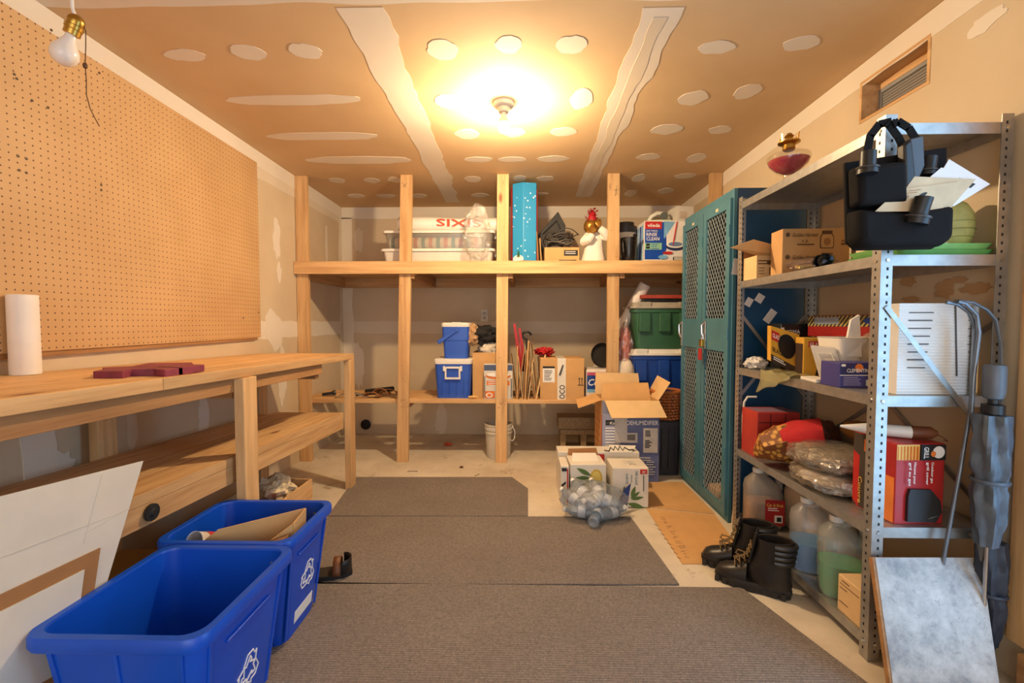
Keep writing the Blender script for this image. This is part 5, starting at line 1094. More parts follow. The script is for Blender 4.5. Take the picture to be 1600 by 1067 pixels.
# ------------------------------------------------------------------ teal locker with expanded-metal doors
LX, LXB, LY0, LY1, LH = 1.118, 1.500, 2.42, 3.135, 1.80
MTEAL = mat('teal_locker_paint', (72, 122, 138), .42, var=.12, scale=5, metal=.1); MTEALD = mat('locker_inside_shade', (14, 20, 26), .6)  # near-black inside colour stands in for the shade behind the mesh
MTEALSH = mat('shaded_locker_side', (18, 66, 104), .38, var=.15, scale=4)  # darker blue puts the unlit side's shade into the paint
lk = thing('metal_locker', 'teal two-door metal locker with expanded mesh panels against the right wall', 'locker', ((LX + LXB) / 2, (LY0 + LY1) / 2, 0))
MB().box(LX + .024, LXB, LY0, LY0 + .003, 0, LH).build('side_panel', MTEALSH, lk); MB().box(LX + .024, LXB, LY1 - .003, LY1, 0, LH).build('side_panel', MTEALD, lk)
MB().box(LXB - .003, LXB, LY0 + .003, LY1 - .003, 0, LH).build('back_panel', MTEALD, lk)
MB().box(LX + .024, LXB - .003, LY0 + .003, LY1 - .003, LH - .003, LH).build('top_panel', MTEALSH, lk); MB().box(LX + .024, LXB - .003, LY0 + .003, LY1 - .003, .02, .024).build('floor_panel', MTEALD, lk)
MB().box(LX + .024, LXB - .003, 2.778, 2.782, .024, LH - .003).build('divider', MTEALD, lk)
fr = MB(); fr.box(LX + .004, LX + .0235, LY0, LY0 + .02, 0, LH); fr.box(LX + .004, LX + .0235, LY1 - .02, LY1, 0, LH); fr.box(LX + .004, LX + .0235, LY0 + .02, LY1 - .02, LH - .045, LH); fr.box(LX + .004, LX + .0235, LY0 + .02, LY1 - .02, 0, .03); fr.box(LX + .004, LX + .0235, 2.765, 2.795, .03, LH - .045)
fr.build('frame', MTEAL, lk, bevel=.0015)
MMESH = mat('mesh_steel', (156, 170, 174), .45, metal=.1)
def lattice(y0, y1, z0, z1, x):
    b = MB(); pw, ph = .034, .048; W, H = y1 - y0, z1 - z0; k = ph / pw
    for sgn in (1, -1):
        n = int((W * k + H) / ph) + 1
        for i in range(n + 1):
            c = i * ph     # z = c - k*u (sgn -) or z = H - c + k*u ...
            pts = []
            for u in (0, W):
                z = c - k * u if sgn > 0 else (c - k * (W - u)); pts.append((u, z))
            (u0, q0), (u1, q1) = pts
            def clip(u0, q0, u1, q1):
                t0, t1 = 0.0, 1.0; dq = q1 - q0
                for lo, hi in ((0, H),):
                    if abs(dq) < 1e-9: return None
                    ta, tb = (lo - q0) / dq, (hi - q0) / dq
                    t0 = max(t0, min(ta, tb)); t1 = min(t1, max(ta, tb))
                return (t0, t1) if t1 - t0 > .01 else None
            r = clip(u0, q0, u1, q1)
            if not r: continue
            A = Vector((x + .0008 * sgn, y0 + u0 + (u1 - u0) * r[0], z0 + q0 + (q1 - q0) * r[0])); B_ = Vector((x + .0008 * sgn, y0 + u0 + (u1 - u0) * r[1], z0 + q0 + (q1 - q0) * r[1]))
            if (B_ - A).length > .004: b.bar(A, B_, .0030, .0022, (1, 0, 0))
    return b
for di, (y0, y1, my0, my1) in enumerate(((2.428, 2.776, 2.475, 2.735), (2.784, 3.127, 2.86, 3.085))):
    zz0, zz1 = .032, LH - .05
    dr = MB(); xa, xb = LX - .012, LX + .0035
    dr.box(xa, xb, y0, my0, zz0, zz1); dr.box(xa, xb, my1, y1, zz0, zz1); dr.box(xa, xb, my0, my1, 1.70, zz1); dr.box(xa, xb, my0, my1, .93, 1.115); dr.box(xa, xb, my0, my1, zz0, .085)
    door = dr.build('door', MTEAL, lk, bevel=.001)
    for (za, zb) in ((.085, .93), (1.115, 1.70)):
        o = lattice(my0, my1, za, zb, LX - .003).build('mesh_panel', MMESH, door); o['kind'] = 'stuff'
    yh = y1 - .055 if di == 0 else y1 - .02
    hn = MB(); hn.box(LX - .020, LX - .0121, yh - .013, yh + .013, .93, 1.10); hn.build('latch_plate', STEEL, door, bevel=.003)
    MB().tube([(LX - .020, yh, 1.09), (LX - .036, yh, 1.075), (LX - .034, yh, 1.02), (LX - .022, yh, .99)], .006, 8).build('handle', CHROME, door, smooth=True)
    MB().box(LX - .0145, LX - .0121, (y0 + y1) / 2 - .03, (y0 + y1) / 2 + .0, zz1 - .035, zz1 - .018).build('number_plate', mat('plate_cream', (210, 196, 160), .4), door)
    for zh in (.35, 1.0, 1.55): MB().cyl((LX - .014, y0 + .004, zh), (LX - .014, y0 + .004, zh + .06), .004, n=8).build('hinge', MTEAL, door)
    if di == 0:
        MB().tube([(LX - .03, yh - .012, .99), (LX - .03, yh - .012, 1.02), (LX - .03, yh + .012, 1.02), (LX - .03, yh + .012, .99)], .0035, 8).build('padlock_shackle', CHROME, door)
        MB().box(LX - .044, LX - .0205, yh - .02, yh + .02, .945, .99).build('padlock_body', BRASS, door, bevel=.004)
        MB().box(LX - .044, LX - .038, yh - .022, yh + .028, .865, .935).build('red_tag', mat('red_tag', (176, 28, 28), .35), door, bevel=.002)
for (px, py, w, h, a) in ((1170, 472, .034, .045, .5), (1187, 466, .04, .045, .55), (1203, 494, .04, .075, .62), (1152, 417, .05, .085, .15)):
    p = pt(px, py, Y=LY0); c, q = math.cos(a), math.sin(a); P = [Vector((p.x + (x * c + z * q), LY0 - .0005, p.z + (-x * q + z * c))) for x, z in ((-w / 2, -h / 2), (w / 2, -h / 2), (w / 2, h / 2), (-w / 2, h / 2))]
    MB().slab(P, .001, (0, -1, 0)).build('paper_sticker', mat('sticker_paper', (216, 210, 206), .6, var=.03), lk)
wbg = tag(MB().slab([(1.18, 2.45, .026), (1.18, 2.60, .026), (1.22, 2.60, .46), (1.22, 2.45, .40)], .10, (1, 0, 0)).build('white_foam', mat('white_foam', (226, 218, 204), .7, var=.05)), 'white foam block seen through the lower mesh of the nearer locker door', 'foam')
tag(MB().slab([(1.20, 2.86, .026), (1.20, 3.06, .026), (1.24, 3.06, .20), (1.24, 2.86, .44)], .05, (1, 0, 0)).build('tan_board', M_CARDL), 'tan board seen through the lower mesh of the farther locker door', 'board')
tag(MB().box(1.15, 1.45, 2.62, 2.76, .0255, .10).build('shoe_box', M_CARD, bevel=.003), 'brown box on the locker floor behind the nearer door', 'box')

# ------------------------------------------------------------------ steel shelving unit
SX0, SX1, SY0, SY1, SH = 1.112, 1.496, 1.420, 2.345, 1.725
SZ = [1.70, 1.30, .86, .44, .075]
su = thing('steel_shelving', 'grey bolted steel shelving unit with five shelves along the right wall', 'shelf', ((SX0 + SX1) / 2, (SY0 + SY1) / 2, 0))
fw_, th = .036, .0022
MHOLE = mat('slot_hole', (30, 28, 28), .8)
for (x, sx) in ((SX0, 1), (SX1, -1)):
    for (y, sy) in ((SY0, 1), (SY1, -1)):
        u = MB(); u.box(min(x, x + sx * fw_), max(x, x + sx * fw_), min(y, y + sy * th), max(y, y + sy * th), 0, SH)
        u.box(min(x, x + sx * th), max(x, x + sx * th), min(y + sy * th, y + sy * fw_), max(y + sy * th, y + sy * fw_), 0, SH)
        up = u.build('upright', STEEL, su)
        hb_ = MB(); z = .03
        while z < SH - .02:
            for k in (0, 1):
                if k == 0: cx_ = x + sx * fw_ * .58; hb_.box(cx_ - .003, cx_ + .003, y - .0004 if sy > 0 else y - th - .0004, y + th + .0004 if sy > 0 else y + .0004, z, z + .009)
                else: cy_ = y + sy * fw_ * .58; hb_.box(x - .0004 if sx > 0 else x - th - .0004, x + th + .0004 if sx > 0 else x + .0004, cy_ - .003, cy_ + .003, z, z + .009)
            z += .026
        ho = hb_.build('slot_holes', MHOLE, up); ho['kind'] = 'stuff'
for z in SZ:
    s_ = MB(); a, b, c, d = SX0 + th + .0003, SX1 - th - .0003, SY0 + th + .0003, SY1 - th - .0003; e = .0015
    s_.box(a, b, c, d, z - e, z); s_.box(a, a + e, c, d, z - .034, z - e); s_.box(b - e, b, c, d, z - .034, z - e); s_.box(a + e, b - e, c, c + e, z - .034, z - e); s_.box(a + e, b - e, d - e, d, z - .034, z - e)
    sf_ = s_.build('shelf', STEEL, su)
    for (x, y) in ((SX0 - .003, SY0 + .02), (SX0 + .02, SY0 - .003), (SX0 - .003, SY1 - .02), (SX1 - .02, SY0 - .003)):
        n_ = (1, 0, 0) if x < SX0 else (0, 1, 0)
        MB().lathe([(.001, 0), (.005, 0), (.005, .004), (.001, .004)], (x, y, z - .017), 8, n_).build('bolt', CHROME, sf_)
for y in (SY0 - .0035, SY1 + .0015):
    MB().bar((SX0 + .018, y, 1.14), (SX1 - .018, y, .70), .016, .002, (0, 1, 0)).build('brace', STEEL, su)
    MB().bar((SX0 + .018, y - .0024, .70), (SX1 - .018, y - .0024, 1.14), .016, .002, (0, 1, 0)).build('brace', STEEL, su) if y > 2 else None
MB().bar((SX1 + .003, SY0 + .02, 1.10), (SX1 + .003, SY1 - .02, .46), .016, .002, (1, 0, 0)).build('brace', STEEL, su)
MB().bar((SX1 + .0055, SY0 + .02, .46), (SX1 + .0055, SY1 - .02, 1.10), .016, .002, (1, 0, 0)).build('brace', STEEL, su)

# oil lamp on the top shelf
p = pt(1232, 260, Y=2.08); lx, ly, zt = p.x, 2.08, SZ[0]
ol_ = thing('oil_lamp', 'glass oil lamp with red oil and brass burner on the steel shelf', 'oil lamp', (lx, ly, zt)); MGL = film('clear_glass', (236, 230, 222), .03, .04, .0, gloss=.10)
MB().lathe([(.001, .001), (.055, .001), (.058, .006), (.030, .018), (.020, .035), (.022, .055), (.05, .072), (.078, .10), (.088, .128), (.084, .142), (.055, .155), (.024, .162), (.02, .17)], (lx, ly, zt), 32).build('glass_font', MGL, ol_, smooth=True)
MB().lathe([(.001, .060), (.022, .062), (.05, .078), (.076, .103), (.083, .120), (.001, .1205)], (lx, ly, zt), 28).build('red_oil', mat('red_lamp_oil', (168, 30, 62), .12, var=.1), ol_, smooth=True)
MB().lathe([(.021, .164), (.026, .17), (.024, .188), (.030, .19), (.045, .197), (.045, .202), (.02, .206), (.014, .222), (.02, .226), (.009, .240), (.001, .242)], (lx, ly, zt), 24).build('burner', BRASS, ol_, smooth=True)
for k in range(4):
    a = k * math.pi / 2 + .4; MB().bar((lx + .042 * math.cos(a), ly + .042 * math.sin(a), zt + .20), (lx + .046 * math.cos(a), ly + .046 * math.sin(a), zt + .232), .007, .0015, (math.cos(a), math.sin(a), 0)).build('prong', BRASS, ol_)
# black attachment bag hanging on the near corner
YBG = 1.405
def bp(px, py, Y=YBG): return pt(px, py, Y=Y)
MFAB = mat('black_vinyl', (22, 20, 20), .8, var=.2, spec=.15)
bag = thing('hanging_tool_bag', 'black vinyl pocket bag hanging from the corner of the steel shelving', 'bag', tuple(bp(1395, 392, 1.36)))
yb0, yb1 = 1.372, 1.405
O = [bp(x, y, yb1) for x, y in ((1316, 256), (1474, 232), (1476, 300), (1470, 378), (1452, 390), (1332, 392), (1319, 380))]
MB().slab(O, .012, (0, -1, 0)).build('back_panel', MFAB, bag, bevel=.004)
def pocket(pts, depth, y0, name):
    P = [Vector((p.x, y0, p.z)) for p in [bp(x, y, y0) for x, y in pts]]
    c = sum(P, Vector()) / len(P); fr_ = [c + (q - c) * .88 + Vector((0, -depth, 0)) for q in P]
    return MB().ring_loft([P, [c + (q - c) * .97 + Vector((0, -depth * .7, 0)) for q in P], fr_]).build(name, MFAB, bag, smooth=True, bevel=.012)
pocket([(1322, 265), (1400, 258), (1402, 325), (1324, 328)], .05, yb1 - .0125, 'upper_pocket')
pocket([(1320, 332), (1396, 338), (1472, 326), (1470, 376), (1450, 390), (1334, 391), (1321, 380)], .055, yb1 - .0125, 'lower_pocket')
for (xs_, off) in (([(1352, 250), (1360, 212), (1374, 194), (1392, 190), (1398, 196)], 0), ([(1416, 240), (1404, 215), (1390, 196), (1386, 192)], .01), ([(1434, 222), (1420, 200), (1404, 190), (1396, 194)], .02)):
    pth = [bp(x, y, YBG - .014 - off * .4) for x, y in xs_]
    b = MB()
    for i in range(len(pth) - 1): b.bar(pth[i], pth[i + 1] + (pth[i + 1] - pth[i]) * .04, .022, .004, (0, 1, 0))
    b.build('handle_strap', MFAB, bag)
def nozzle(label, a, b, r0, r1, extra=None):
    t = thing('vacuum_nozzle', label, 'vacuum attachment', tuple(b), 0, 'vacuum attachments in the bag'); d = a - b; L = d.length
    MB().lathe([(r1, 0), (r1, L * .25), (r0, L * .35), (r0, L), (r0 - .003, L), (r0 - .003, L * .4), (.001, L * .38)], b, 20, d).build('tube', BLK, t, smooth=True)
    MB().lathe([(r1 + .002, L * .22), (r1 + .003, L * .26), (r1 + .002, L * .3)], b, 20, d, False).build('collar', mat('dark_collar', (58, 56, 56), .4), t, smooth=True); return t
nozzle('upright round black vacuum nozzle in the upper left of the tool bag', bp(1357, 237, 1.335), bp(1355, 272, 1.335), .020, .026)
nozzle('black vacuum nozzle tilted in the lower pocket of the tool bag', bp(1444, 308, 1.325), bp(1430, 350, 1.335), .022, .030)
nozzle('grey-rimmed black vacuum nozzle at the back of the tool bag', bp(1452, 246, 1.388), bp(1448, 275, 1.388), .021, .024)
t = thing('crevice_tool', 'flat black crevice tool standing upright in the tool bag', 'vacuum attachment', tuple(bp(1415, 300, 1.375)), 0, 'vacuum attachments in the bag')
MB().slab([bp(1400, 232, 1.385), bp(1412, 221, 1.385), bp(1420, 298, 1.385), bp(1402, 302, 1.385)], .03, (0, -1, 0)).build('body', BLK, t, bevel=.006)
MB().slab([bp(1413, 221, 1.385), bp(1434, 216, 1.385), bp(1436, 262, 1.385), bp(1421, 296, 1.385)], .02, (0, -1, 0)).build('flat_mouth', mat('grey_black_plastic', (62, 64, 70), .4), t, bevel=.003)
MENV = mat('kraft_envelope', (206, 184, 150), .75); MPAP = mat('white_paper', (226, 222, 222), .7, var=.03)
papers = [('white folded leaflet at the back of the papers in the tool bag', [(1440, 318), (1482, 249), (1546, 288), (1490, 322)], 1.366, MPAP, 'leaflet'), ('white booklet with a dark title among the papers in the tool bag', [(1425, 300), (1470, 262), (1532, 286), (1478, 330)], 1.361, MPAP, 'booklet'),
          ('pale kraft envelope in the middle of the papers in the tool bag', [(1395, 322), (1428, 276), (1524, 280), (1476, 334)], 1.356, MENV, 'envelope'), ('nearest kraft envelope with printed marks in the tool bag', [(1366, 331), (1404, 296), (1500, 284), (1470, 330)], 1.350, MENV, 'envelope')]
for k, (lb, P, y, m_, cat_) in enumerate(papers):
    Q = [bp(px, py, y) for px, py in P]; t = thing(cat_, lb, cat_, tuple(Q[0]), 0, 'papers in the tool bag')
    MB().slab(Q, .0022, (0, -1, 0)).build('sheet', m_, t)
    F = Face(t, bp(P[0][0] + 22, P[0][1] - 12, y - .0022), (Q[2] - Q[1]), (Q[1] - Q[0]))
    if k == 1: F.rect(.055, .04, .05, .018, PRK, 'title_bar')
    if k == 3: F.ell(.03, .02, .012, .012, mat('ink_mark', (150, 126, 96), .7), 'round_mark'); F.ell(.08, .025, .010, .010, PRK, 'dark_mark'); F.lines(.02, .05, .05, 2, .01, M_CARDD, .002, 4)

# ---- second shelf
z = SZ[1]
x0, x1, y0, y1, h = 1.126, 1.262, 2.185, 2.315, .112
jc = open_carton('small_open_carton', 'small open brown carton at the far end of the second steel shelf', x0, x1, y0, y1, z, h, M_CARDL)
MB().slab([Vector((x0, y0 - .001, z + h)), Vector((x1 - .01, y0 - .001, z + h)), Vector((x1 - .02, y0 - .015, z + h + .035)), pt(1178, 374, Y=2.14), pt(1141, 387, Y=2.12)], .003).build('flap', M_CARD, jc)
MB().slab([(x0, y1, z + h), (x1, y1, z + h), (x1, y1 + .01, z + h + .05), (x0, y1 + .01, z + h + .05)], .003, (0, -1, 0)).build('flap', M_CARDD, jc)
F = Face(jc, (x0, y0, z), (1, 0, 0), (0, 0, 1)); W = x1 - x0; MINK = mat('brown_ink', (96, 66, 40), .7); F.rect(W * .05, h * .74, W * .8, h * .05, MINK, 'printed_bar'); F.rect(W * .05, h * .62, W * .8, h * .05, MINK, 'printed_bar'); F.ell(W * .42, h * .69, W * .07, h * .09, MINK, 'emblem'); F.rect(W * .44, h * .2, W * .36, h * .28, MINK, 'ingredient_panel'); F.lines(W * .46, h * .42, W * .32, 5, h * .048, M_CARDL, h * .02, 3); F.lines(W * .06, h * .45, W * .3, 3, h * .12, MINK, h * .02, 4)
x0 = pt(1224, 410, Y=2.02).x; x1 = x0 + .285; h = .205
jb, F, L, U = solid_box('jar_carton', 'kraft carton printed with canning jars on the second steel shelf', 'carton', x0, x1, 2.02, 2.12, z, z + h, card('kraft_jar_card', (196, 152, 100)), rz=R(-3)); W = x1 - x0
for (oy, sc_) in ((h * .50, 1), (h * .02, 1)):
    F.ell(W * .08, oy + h * .37, .009, .010, MINK, 'crown_emblem'); F.text(W * .15, oy + h * .32, 'Golden Harvest', h * .085, MINK, w=W * .38, shear=.35)
    jx, jy = W * .66, oy + h * .06
    def jar_outline(s): return [(jx - .026 * s, jy + h * .16 - h * .15 * s), (jx + .026 * s, jy + h * .16 - h * .15 * s), (jx + .029 * s, jy + h * .16 - h * .11 * s), (jx + .029 * s, jy + h * .16 + h * .1 * s), (jx + .02 * s, jy + h * .16 + h * .17 * s), (jx - .02 * s, jy + h * .16 + h * .17 * s), (jx - .029 * s, jy + h * .16 + h * .1 * s), (jx - .029 * s, jy + h * .16 - h * .11 * s)]
    F.poly(jar_outline(1), MINK, 'jar_drawing'); F.poly(jar_outline(.88), card('kraft_jar_card', (196, 152, 100)), 'jar_drawing_fill'); F.rect(jx - .021, jy + h * .33, .042, h * .055, MINK, 'jar_lid_drawing'); F.ell(jx, jy + h * .15, .014, h * .08, M_CARDD, 'jar_label_drawing')
F.text(W * .28, h * .70, '12', h * .05, MINK, w=W * .09); F.rect(W * .22, h * .645, W * .24, h * .02, MINK, 'small_text'); F.text(W * .86, h * .70, 'MASON', h * .04, MINK, w=W * .12); F.rect(W * .87, h * .645, W * .08, h * .02, MINK, 'small_text'); F.rect(W * .28, .025, W * .26, .02, mat('lilac_sticker', (196, 150, 200), .5), 'lilac_sticker'); F.lines(W * .40, .03, W * .12, 1, .01, mat('purple_ink', (90, 50, 120), .6), .009, 2)
tag(MB().blob((x0 + .20, 2.22, z + .212), (.065, .045, .02), 3, .1).build('blue_cap', mat('navy_cap', (30, 32, 96), .8), smooth=True), 'navy blue cap resting behind the jar carton', 'cap')
tag(MB().box(x0 + .11, x0 + .28, 2.165, 2.28, z, z + .193).build('brown_box', M_CARDD, bevel=.004), 'dark brown box standing behind the jar carton', 'box')
ub = thing('utensil_bag', 'clear bag of pale utensils lying on the edge of the second steel shelf', 'plastic bag', (1.22, 1.90, z))
MB().blob((1.215, 1.90, z + .026), (.105, .075, .030), 6, .25, 3, 34, 16, floor=z + .001).build('film', film('clear_bag_film', (236, 220, 212), .1), ub, smooth=True)
for k in range(5): MB().tube([(1.13 + .008 * k, 1.86 + .02 * k, z + .014 + .003 * k), (1.28, 1.87 + .016 * k, z + .022 + .003 * k)], .0055, 6).build('utensil', mat('pale_wood_utensil', (206, 184, 120), .6), ub)
kb = thing('door_knob', 'shiny dark round knob at the edge of the second steel shelf', 'knob', (1.165, 1.755, z))
MB().lathe([(.001, -.045), (.010, -.042), (.013, -.02), (.020, -.012), (.026, .0), (.027, .012), (.020, .024), (.001, .030)], (1.168, 1.76, z + .028), 24, (-.35, -1, .1)).build('knob', mat('gun_metal', (20, 24, 34), .12, metal=.6), kb, smooth=True)
MB().lathe([(.001, 0), (.03, 0), (.026, .006), (.001, .006)], (1.188, 1.815, z + .0305), 20, (-.35, -1, .1)).build('rose', mat('gun_metal', (20, 24, 34)), kb, smooth=True)
tag(MB().lathe([(.02, 0), (.036, 0), (.036, .03), (.02, .03), (.02, 0)], (1.262, 1.70, z + .0365), 26, (.35, -1, 0)).build('tape_roll', mat('cream_tape', (222, 196, 160), .5), smooth=True), 'cream roll of masking tape standing on the second steel shelf', 'tape roll')
tag(MB().box(1.30, 1.37, 1.63, 1.72, z, z + .05).build('teal_tape_pack', mat('teal_pack', (60, 170, 190), .4), bevel=.006), 'small teal packet beside the cream tape roll', 'packet')
for k, (m_, lb) in enumerate(((mat('tray_green', (104, 172, 92), .5), 'lower green plastic tray at the near end of the second steel shelf'), (mat('tray_green2', (128, 188, 110), .5), 'upper green plastic tray stacked on another tray'))):
    W, D = .30 - .01 * k, .24; cx_, cy_ = 1.335, 1.56
    zt = z + k * .020
    MB_ = MB().ring_loft([rrect(W - .02, D - .02, .02, zt, cx=cx_, cy=cy_), rrect(W, D, .02, zt + .018, cx=cx_, cy=cy_), rrect(W - .006, D - .006, .02, zt + .018, cx=cx_, cy=cy_), rrect(W - .026, D - .026, .02, zt + .003, cx=cx_, cy=cy_)])
    tag(MB_.build('plastic_tray', m_, smooth=True), lb, 'tray', 'green trays')
tag(MB().box(1.24, 1.40, 1.50, 1.62, z + .0235, z + .052).build('white_packet', WHT, bevel=.006), 'white packet lying in the upper green tray', 'packet')
gl = thing('green_globe', 'pale green ribbed globe shade behind the hanging tool bag', 'globe shade', (1.425, 1.54, z + .0235))
MB().lathe([(.03, 0), (.048, .012), (.060, .05), (.063, .09), (.058, .125), (.042, .155), (.02, .172), (.001, .176)], (1.425, 1.54, z + .0235), 30).build('globe', mat('pale_green_shade', (176, 178, 112), .6, var=.12, scale=40), gl, smooth=True)
for k in range(6):
    zz_ = z + .0235 + .02 + k * .025; r_ = (.0525, .059, .0635, .0625, .057, .046)[k]; MB().tube([(1.425 + r_ * math.cos(i * math.pi / 12), 1.54 + r_ * math.sin(i * math.pi / 12), zz_) for i in range(25)], .0014, 4, False).build('rib', mat('olive_rib', (140, 144, 84), .6), gl)

# ---- third shelf
z = SZ[2]; MYEL = card('bag_box_yellow', (214, 162, 52)); MDK = mat('bag_box_brown', (62, 44, 32), .6)
gt = thing('bag_box', 'taller yellow garbage-bag box with a big black opening, lying tilted', 'box', (1.24, 2.10, z), 0, 'garbage bag boxes')
b0, b1, b2, b3 = pt(1204, 510, Y=2.12), pt(1246, 509, Y=2.12), pt(1236, 569, Y=2.06), pt(1196, 556, Y=2.06)
bot = z + .002
Pf = [Vector((1.135, 2.06, z + .055)), Vector((1.235, 2.045, bot)), Vector((1.285, 2.10, z + .175)), Vector((1.165, 2.12, z + .215))]
MB().slab(Pf, .12, (.35, .9, 0)).build('carton', MYEL, gt)
n_ = (Pf[1] - Pf[0]).cross(Pf[3] - Pf[0]).normalized()
def onf(u, v, e=.0015):
    p = (Pf[0] * (1 - u) + Pf[1] * u) * (1 - v) + (Pf[3] * (1 - u) + Pf[2] * u) * v
    return p + Vector((-.25, -1, .1)).normalized() * e
MB().slab([onf(.60 + .33 * math.cos(a), .58 + .32 * math.sin(a)) for a in [2 * math.pi * i / 20 for i in range(20)]], .0012, (0, -1, 0)).build('opening', BLK, gt)
MB().slab([onf(.02, .62), onf(.30, .60), onf(.30, .86), onf(.02, .88)], .0012, (0, -1, 0)).build('red_logo', PRR, gt)
FF = Face(gt, onf(.05, .66, .003), (onf(.3, .64) - onf(.05, .66)), (onf(.05, .86) - onf(.05, .66))); FF.text(0, .004, 'GLAD', .022, PRW, w=.032)
MB().slab([onf(.0, .0), onf(1, .0), onf(1, .16), onf(.0, .20)], .0012, (0, -1, 0)).build('brown_band', MDK, gt)
FF = Face(gt, onf(.06, .30, .003), (onf(.6, .26) - onf(.06, .30)), (onf(.06, .5) - onf(.06, .30))); FF.text(0, 0, 'BLACK', .022, PRK, w=.055)
FF = Face(gt, onf(.10, .07, .004), (onf(.9, .05) - onf(.10, .07)), (onf(.1, .15) - onf(.10, .07))); FF.lines(0, .012, .07, 2, .010, PRW, .005, 3)
x0, x1, y0 = 1.222, 1.375, 1.93
g2, F, L, U = solid_box('bag_box', 'lower yellow garbage-bag box with a torn dark side, nearer the camera', 'box', x0, x1, y0, y0 + .10, z, z + .165, MYEL, 'garbage bag boxes', rz=R(-14)); W, h = x1 - x0, .165
F.rect(W * .12, h * .76, W * .34, h * .15, PRR, 'red_logo'); F.text(W * .15, h * .79, 'GLAD', h * .09, PRW, w=W * .28); F.poly([(W * .3, .004), (W - .004, .004), (W - .004, h * .5), (W * .7, h * .56), (W * .55, h * .40), (W * .4, h * .44), (W * .34, h * .2)], BLK, 'torn_opening'); L.rect(.004, .004, .09, h - .03, MDK, 'brown_panel'); U.rect(W * .2, .03, W * .5, .012, MDK, 'slot'); U.rect(W * .3, .06, W * .5, .012, MDK, 'slot')
nb, F, L, U = solid_box('lights_carton', 'black box with white lettering behind the yellow garbage-bag boxes', 'box', 1.265, 1.40, 2.215, 2.32, z, z + .225, mat('black_gloss_box', (34, 34, 32), .3), bevel=.004); F.text(.018, .175, 'NOMA', .020, PRW, w=.075); F.rect(-.0 + .002, .19, .014, .016, PRW, 'white_mark'); F.rect(.004, .12, .126, .04, mat('olive_panel', (84, 80, 48), .5), 'olive_panel')
bcx = tag(MB().box(1.405, 1.488, 1.62, 2.20, z, z + .165).build('long_brown_carton', M_CARDD, bevel=.003), 'long brown carton against the wall on the third steel shelf', 'carton')
MPTN = NT('dotted_print'); v_ = MPTN.coord((1, 1, 1), False); w = MPTN.add('ShaderNodeTexWave', bands_direction='DIAGONAL'); w.inputs['Scale'].default_value = 26; MPTN.link(v_, w.inputs['Vector'])
MPTN.link(MPTN.ramp(w.outputs['Fac'], [(.4, lin((34, 40, 60))), (.6, lin((186, 170, 96)))]), MPTN.b.inputs['Base Color']); MPTN.b.inputs['Roughness'].default_value = .4
lb_ = thing('long_patterned_box', 'long striped box with a red side lying on the long brown carton', 'box', (1.43, 1.89, z + .1655))
MB().box(1.372, 1.488, 1.60, 2.18, z + .1655, z + .262).build('carton', mat('dark_red_card', (150, 24, 26), .5), lb_, bevel=.003)
L = Face(lb_, (1.372, 2.18, z + .1655), (0, -1, 0), (0, 0, 1)); L.rect(.003, .048, .574, .046, MPTN.m, 'striped_band'); L.ell(.42, .072, .07, .016, mat('print_royal', (40, 84, 190), .4), 'blue_oval'); L.rect(.05, .058, .16, .03, mat('print_grey_blue', (150, 168, 196), .5), 'pale_panel')
U = Face(lb_, (1.372, 1.60, z + .262), (1, 0, 0), (0, 1, 0)); U.rect(.004, .02, .108, .54, MPTN.m, 'striped_top')
wc = thing('white_container', 'white plastic tub standing behind the clementine box', 'container', (1.285, 1.80, z))
MB().ring_loft([rrect(.11, .11, .015, z, cx=1.29, cy=1.80), rrect(.155, .15, .018, z + .17, cx=1.29, cy=1.80), rrect(.162, .157, .018, z + .172, cx=1.29, cy=1.80), rrect(.148, .143, .018, z + .174, cx=1.29, cy=1.80), rrect(.102, .102, .014, z + .006, cx=1.29, cy=1.80)]).build('tub', WHT, wc, smooth=True)
tag(MB().slab([(1.232, 1.735, z + .10), (1.290, 1.722, z + .10), (1.285, 1.735, z + .26), (1.262, 1.745, z + .24)], .01, (0, 1, 0)).build('paper_scrap', PRW), 'white folded card sticking up from the white tub', 'paper')
tag(MB().blob((1.345, 1.735, z + .10), (.055, .05, .10), 8, .18, 2.4, 26, 18, floor=z + .001).build('clear_pouch', film('clear_pouch_film', (232, 226, 206), .2, .12, .8, gloss=.1), smooth=True), 'clear plastic pouch beside the white tub', 'plastic bag')
ld = thing('tub_lid', 'clear plastic tray leaning against the white tub', 'lid', (1.19, 1.80, z))
MB().slab([(1.175, 1.78, z + .001), (1.235, 1.715, z + .001), (1.205, 1.75, z + .135), (1.150, 1.81, z + .14)], .012, (.7, .7, 0)).build('panel', film('cloudy_tray', (226, 222, 214), .75, .25, .2), ld, bevel=.003)
MB().tube([(1.185, 1.762, z + .03), (1.215, 1.728, z + .03), (1.195, 1.748, z + .11), (1.165, 1.785, z + .11), (1.185, 1.762, z + .03)], .003, 5).build('ridge', WHT, ld)
x0, x1 = 1.122, 1.262
cm, F, L, U = solid_box('clementine_box', 'small blue and purple fruit box at the near end of the third shelf', 'box', x0, x1, 1.60, 1.70, z, z + .088, mat('print_violet', (66, 62, 130), .5, var=.06)); W, h = x1 - x0, .088
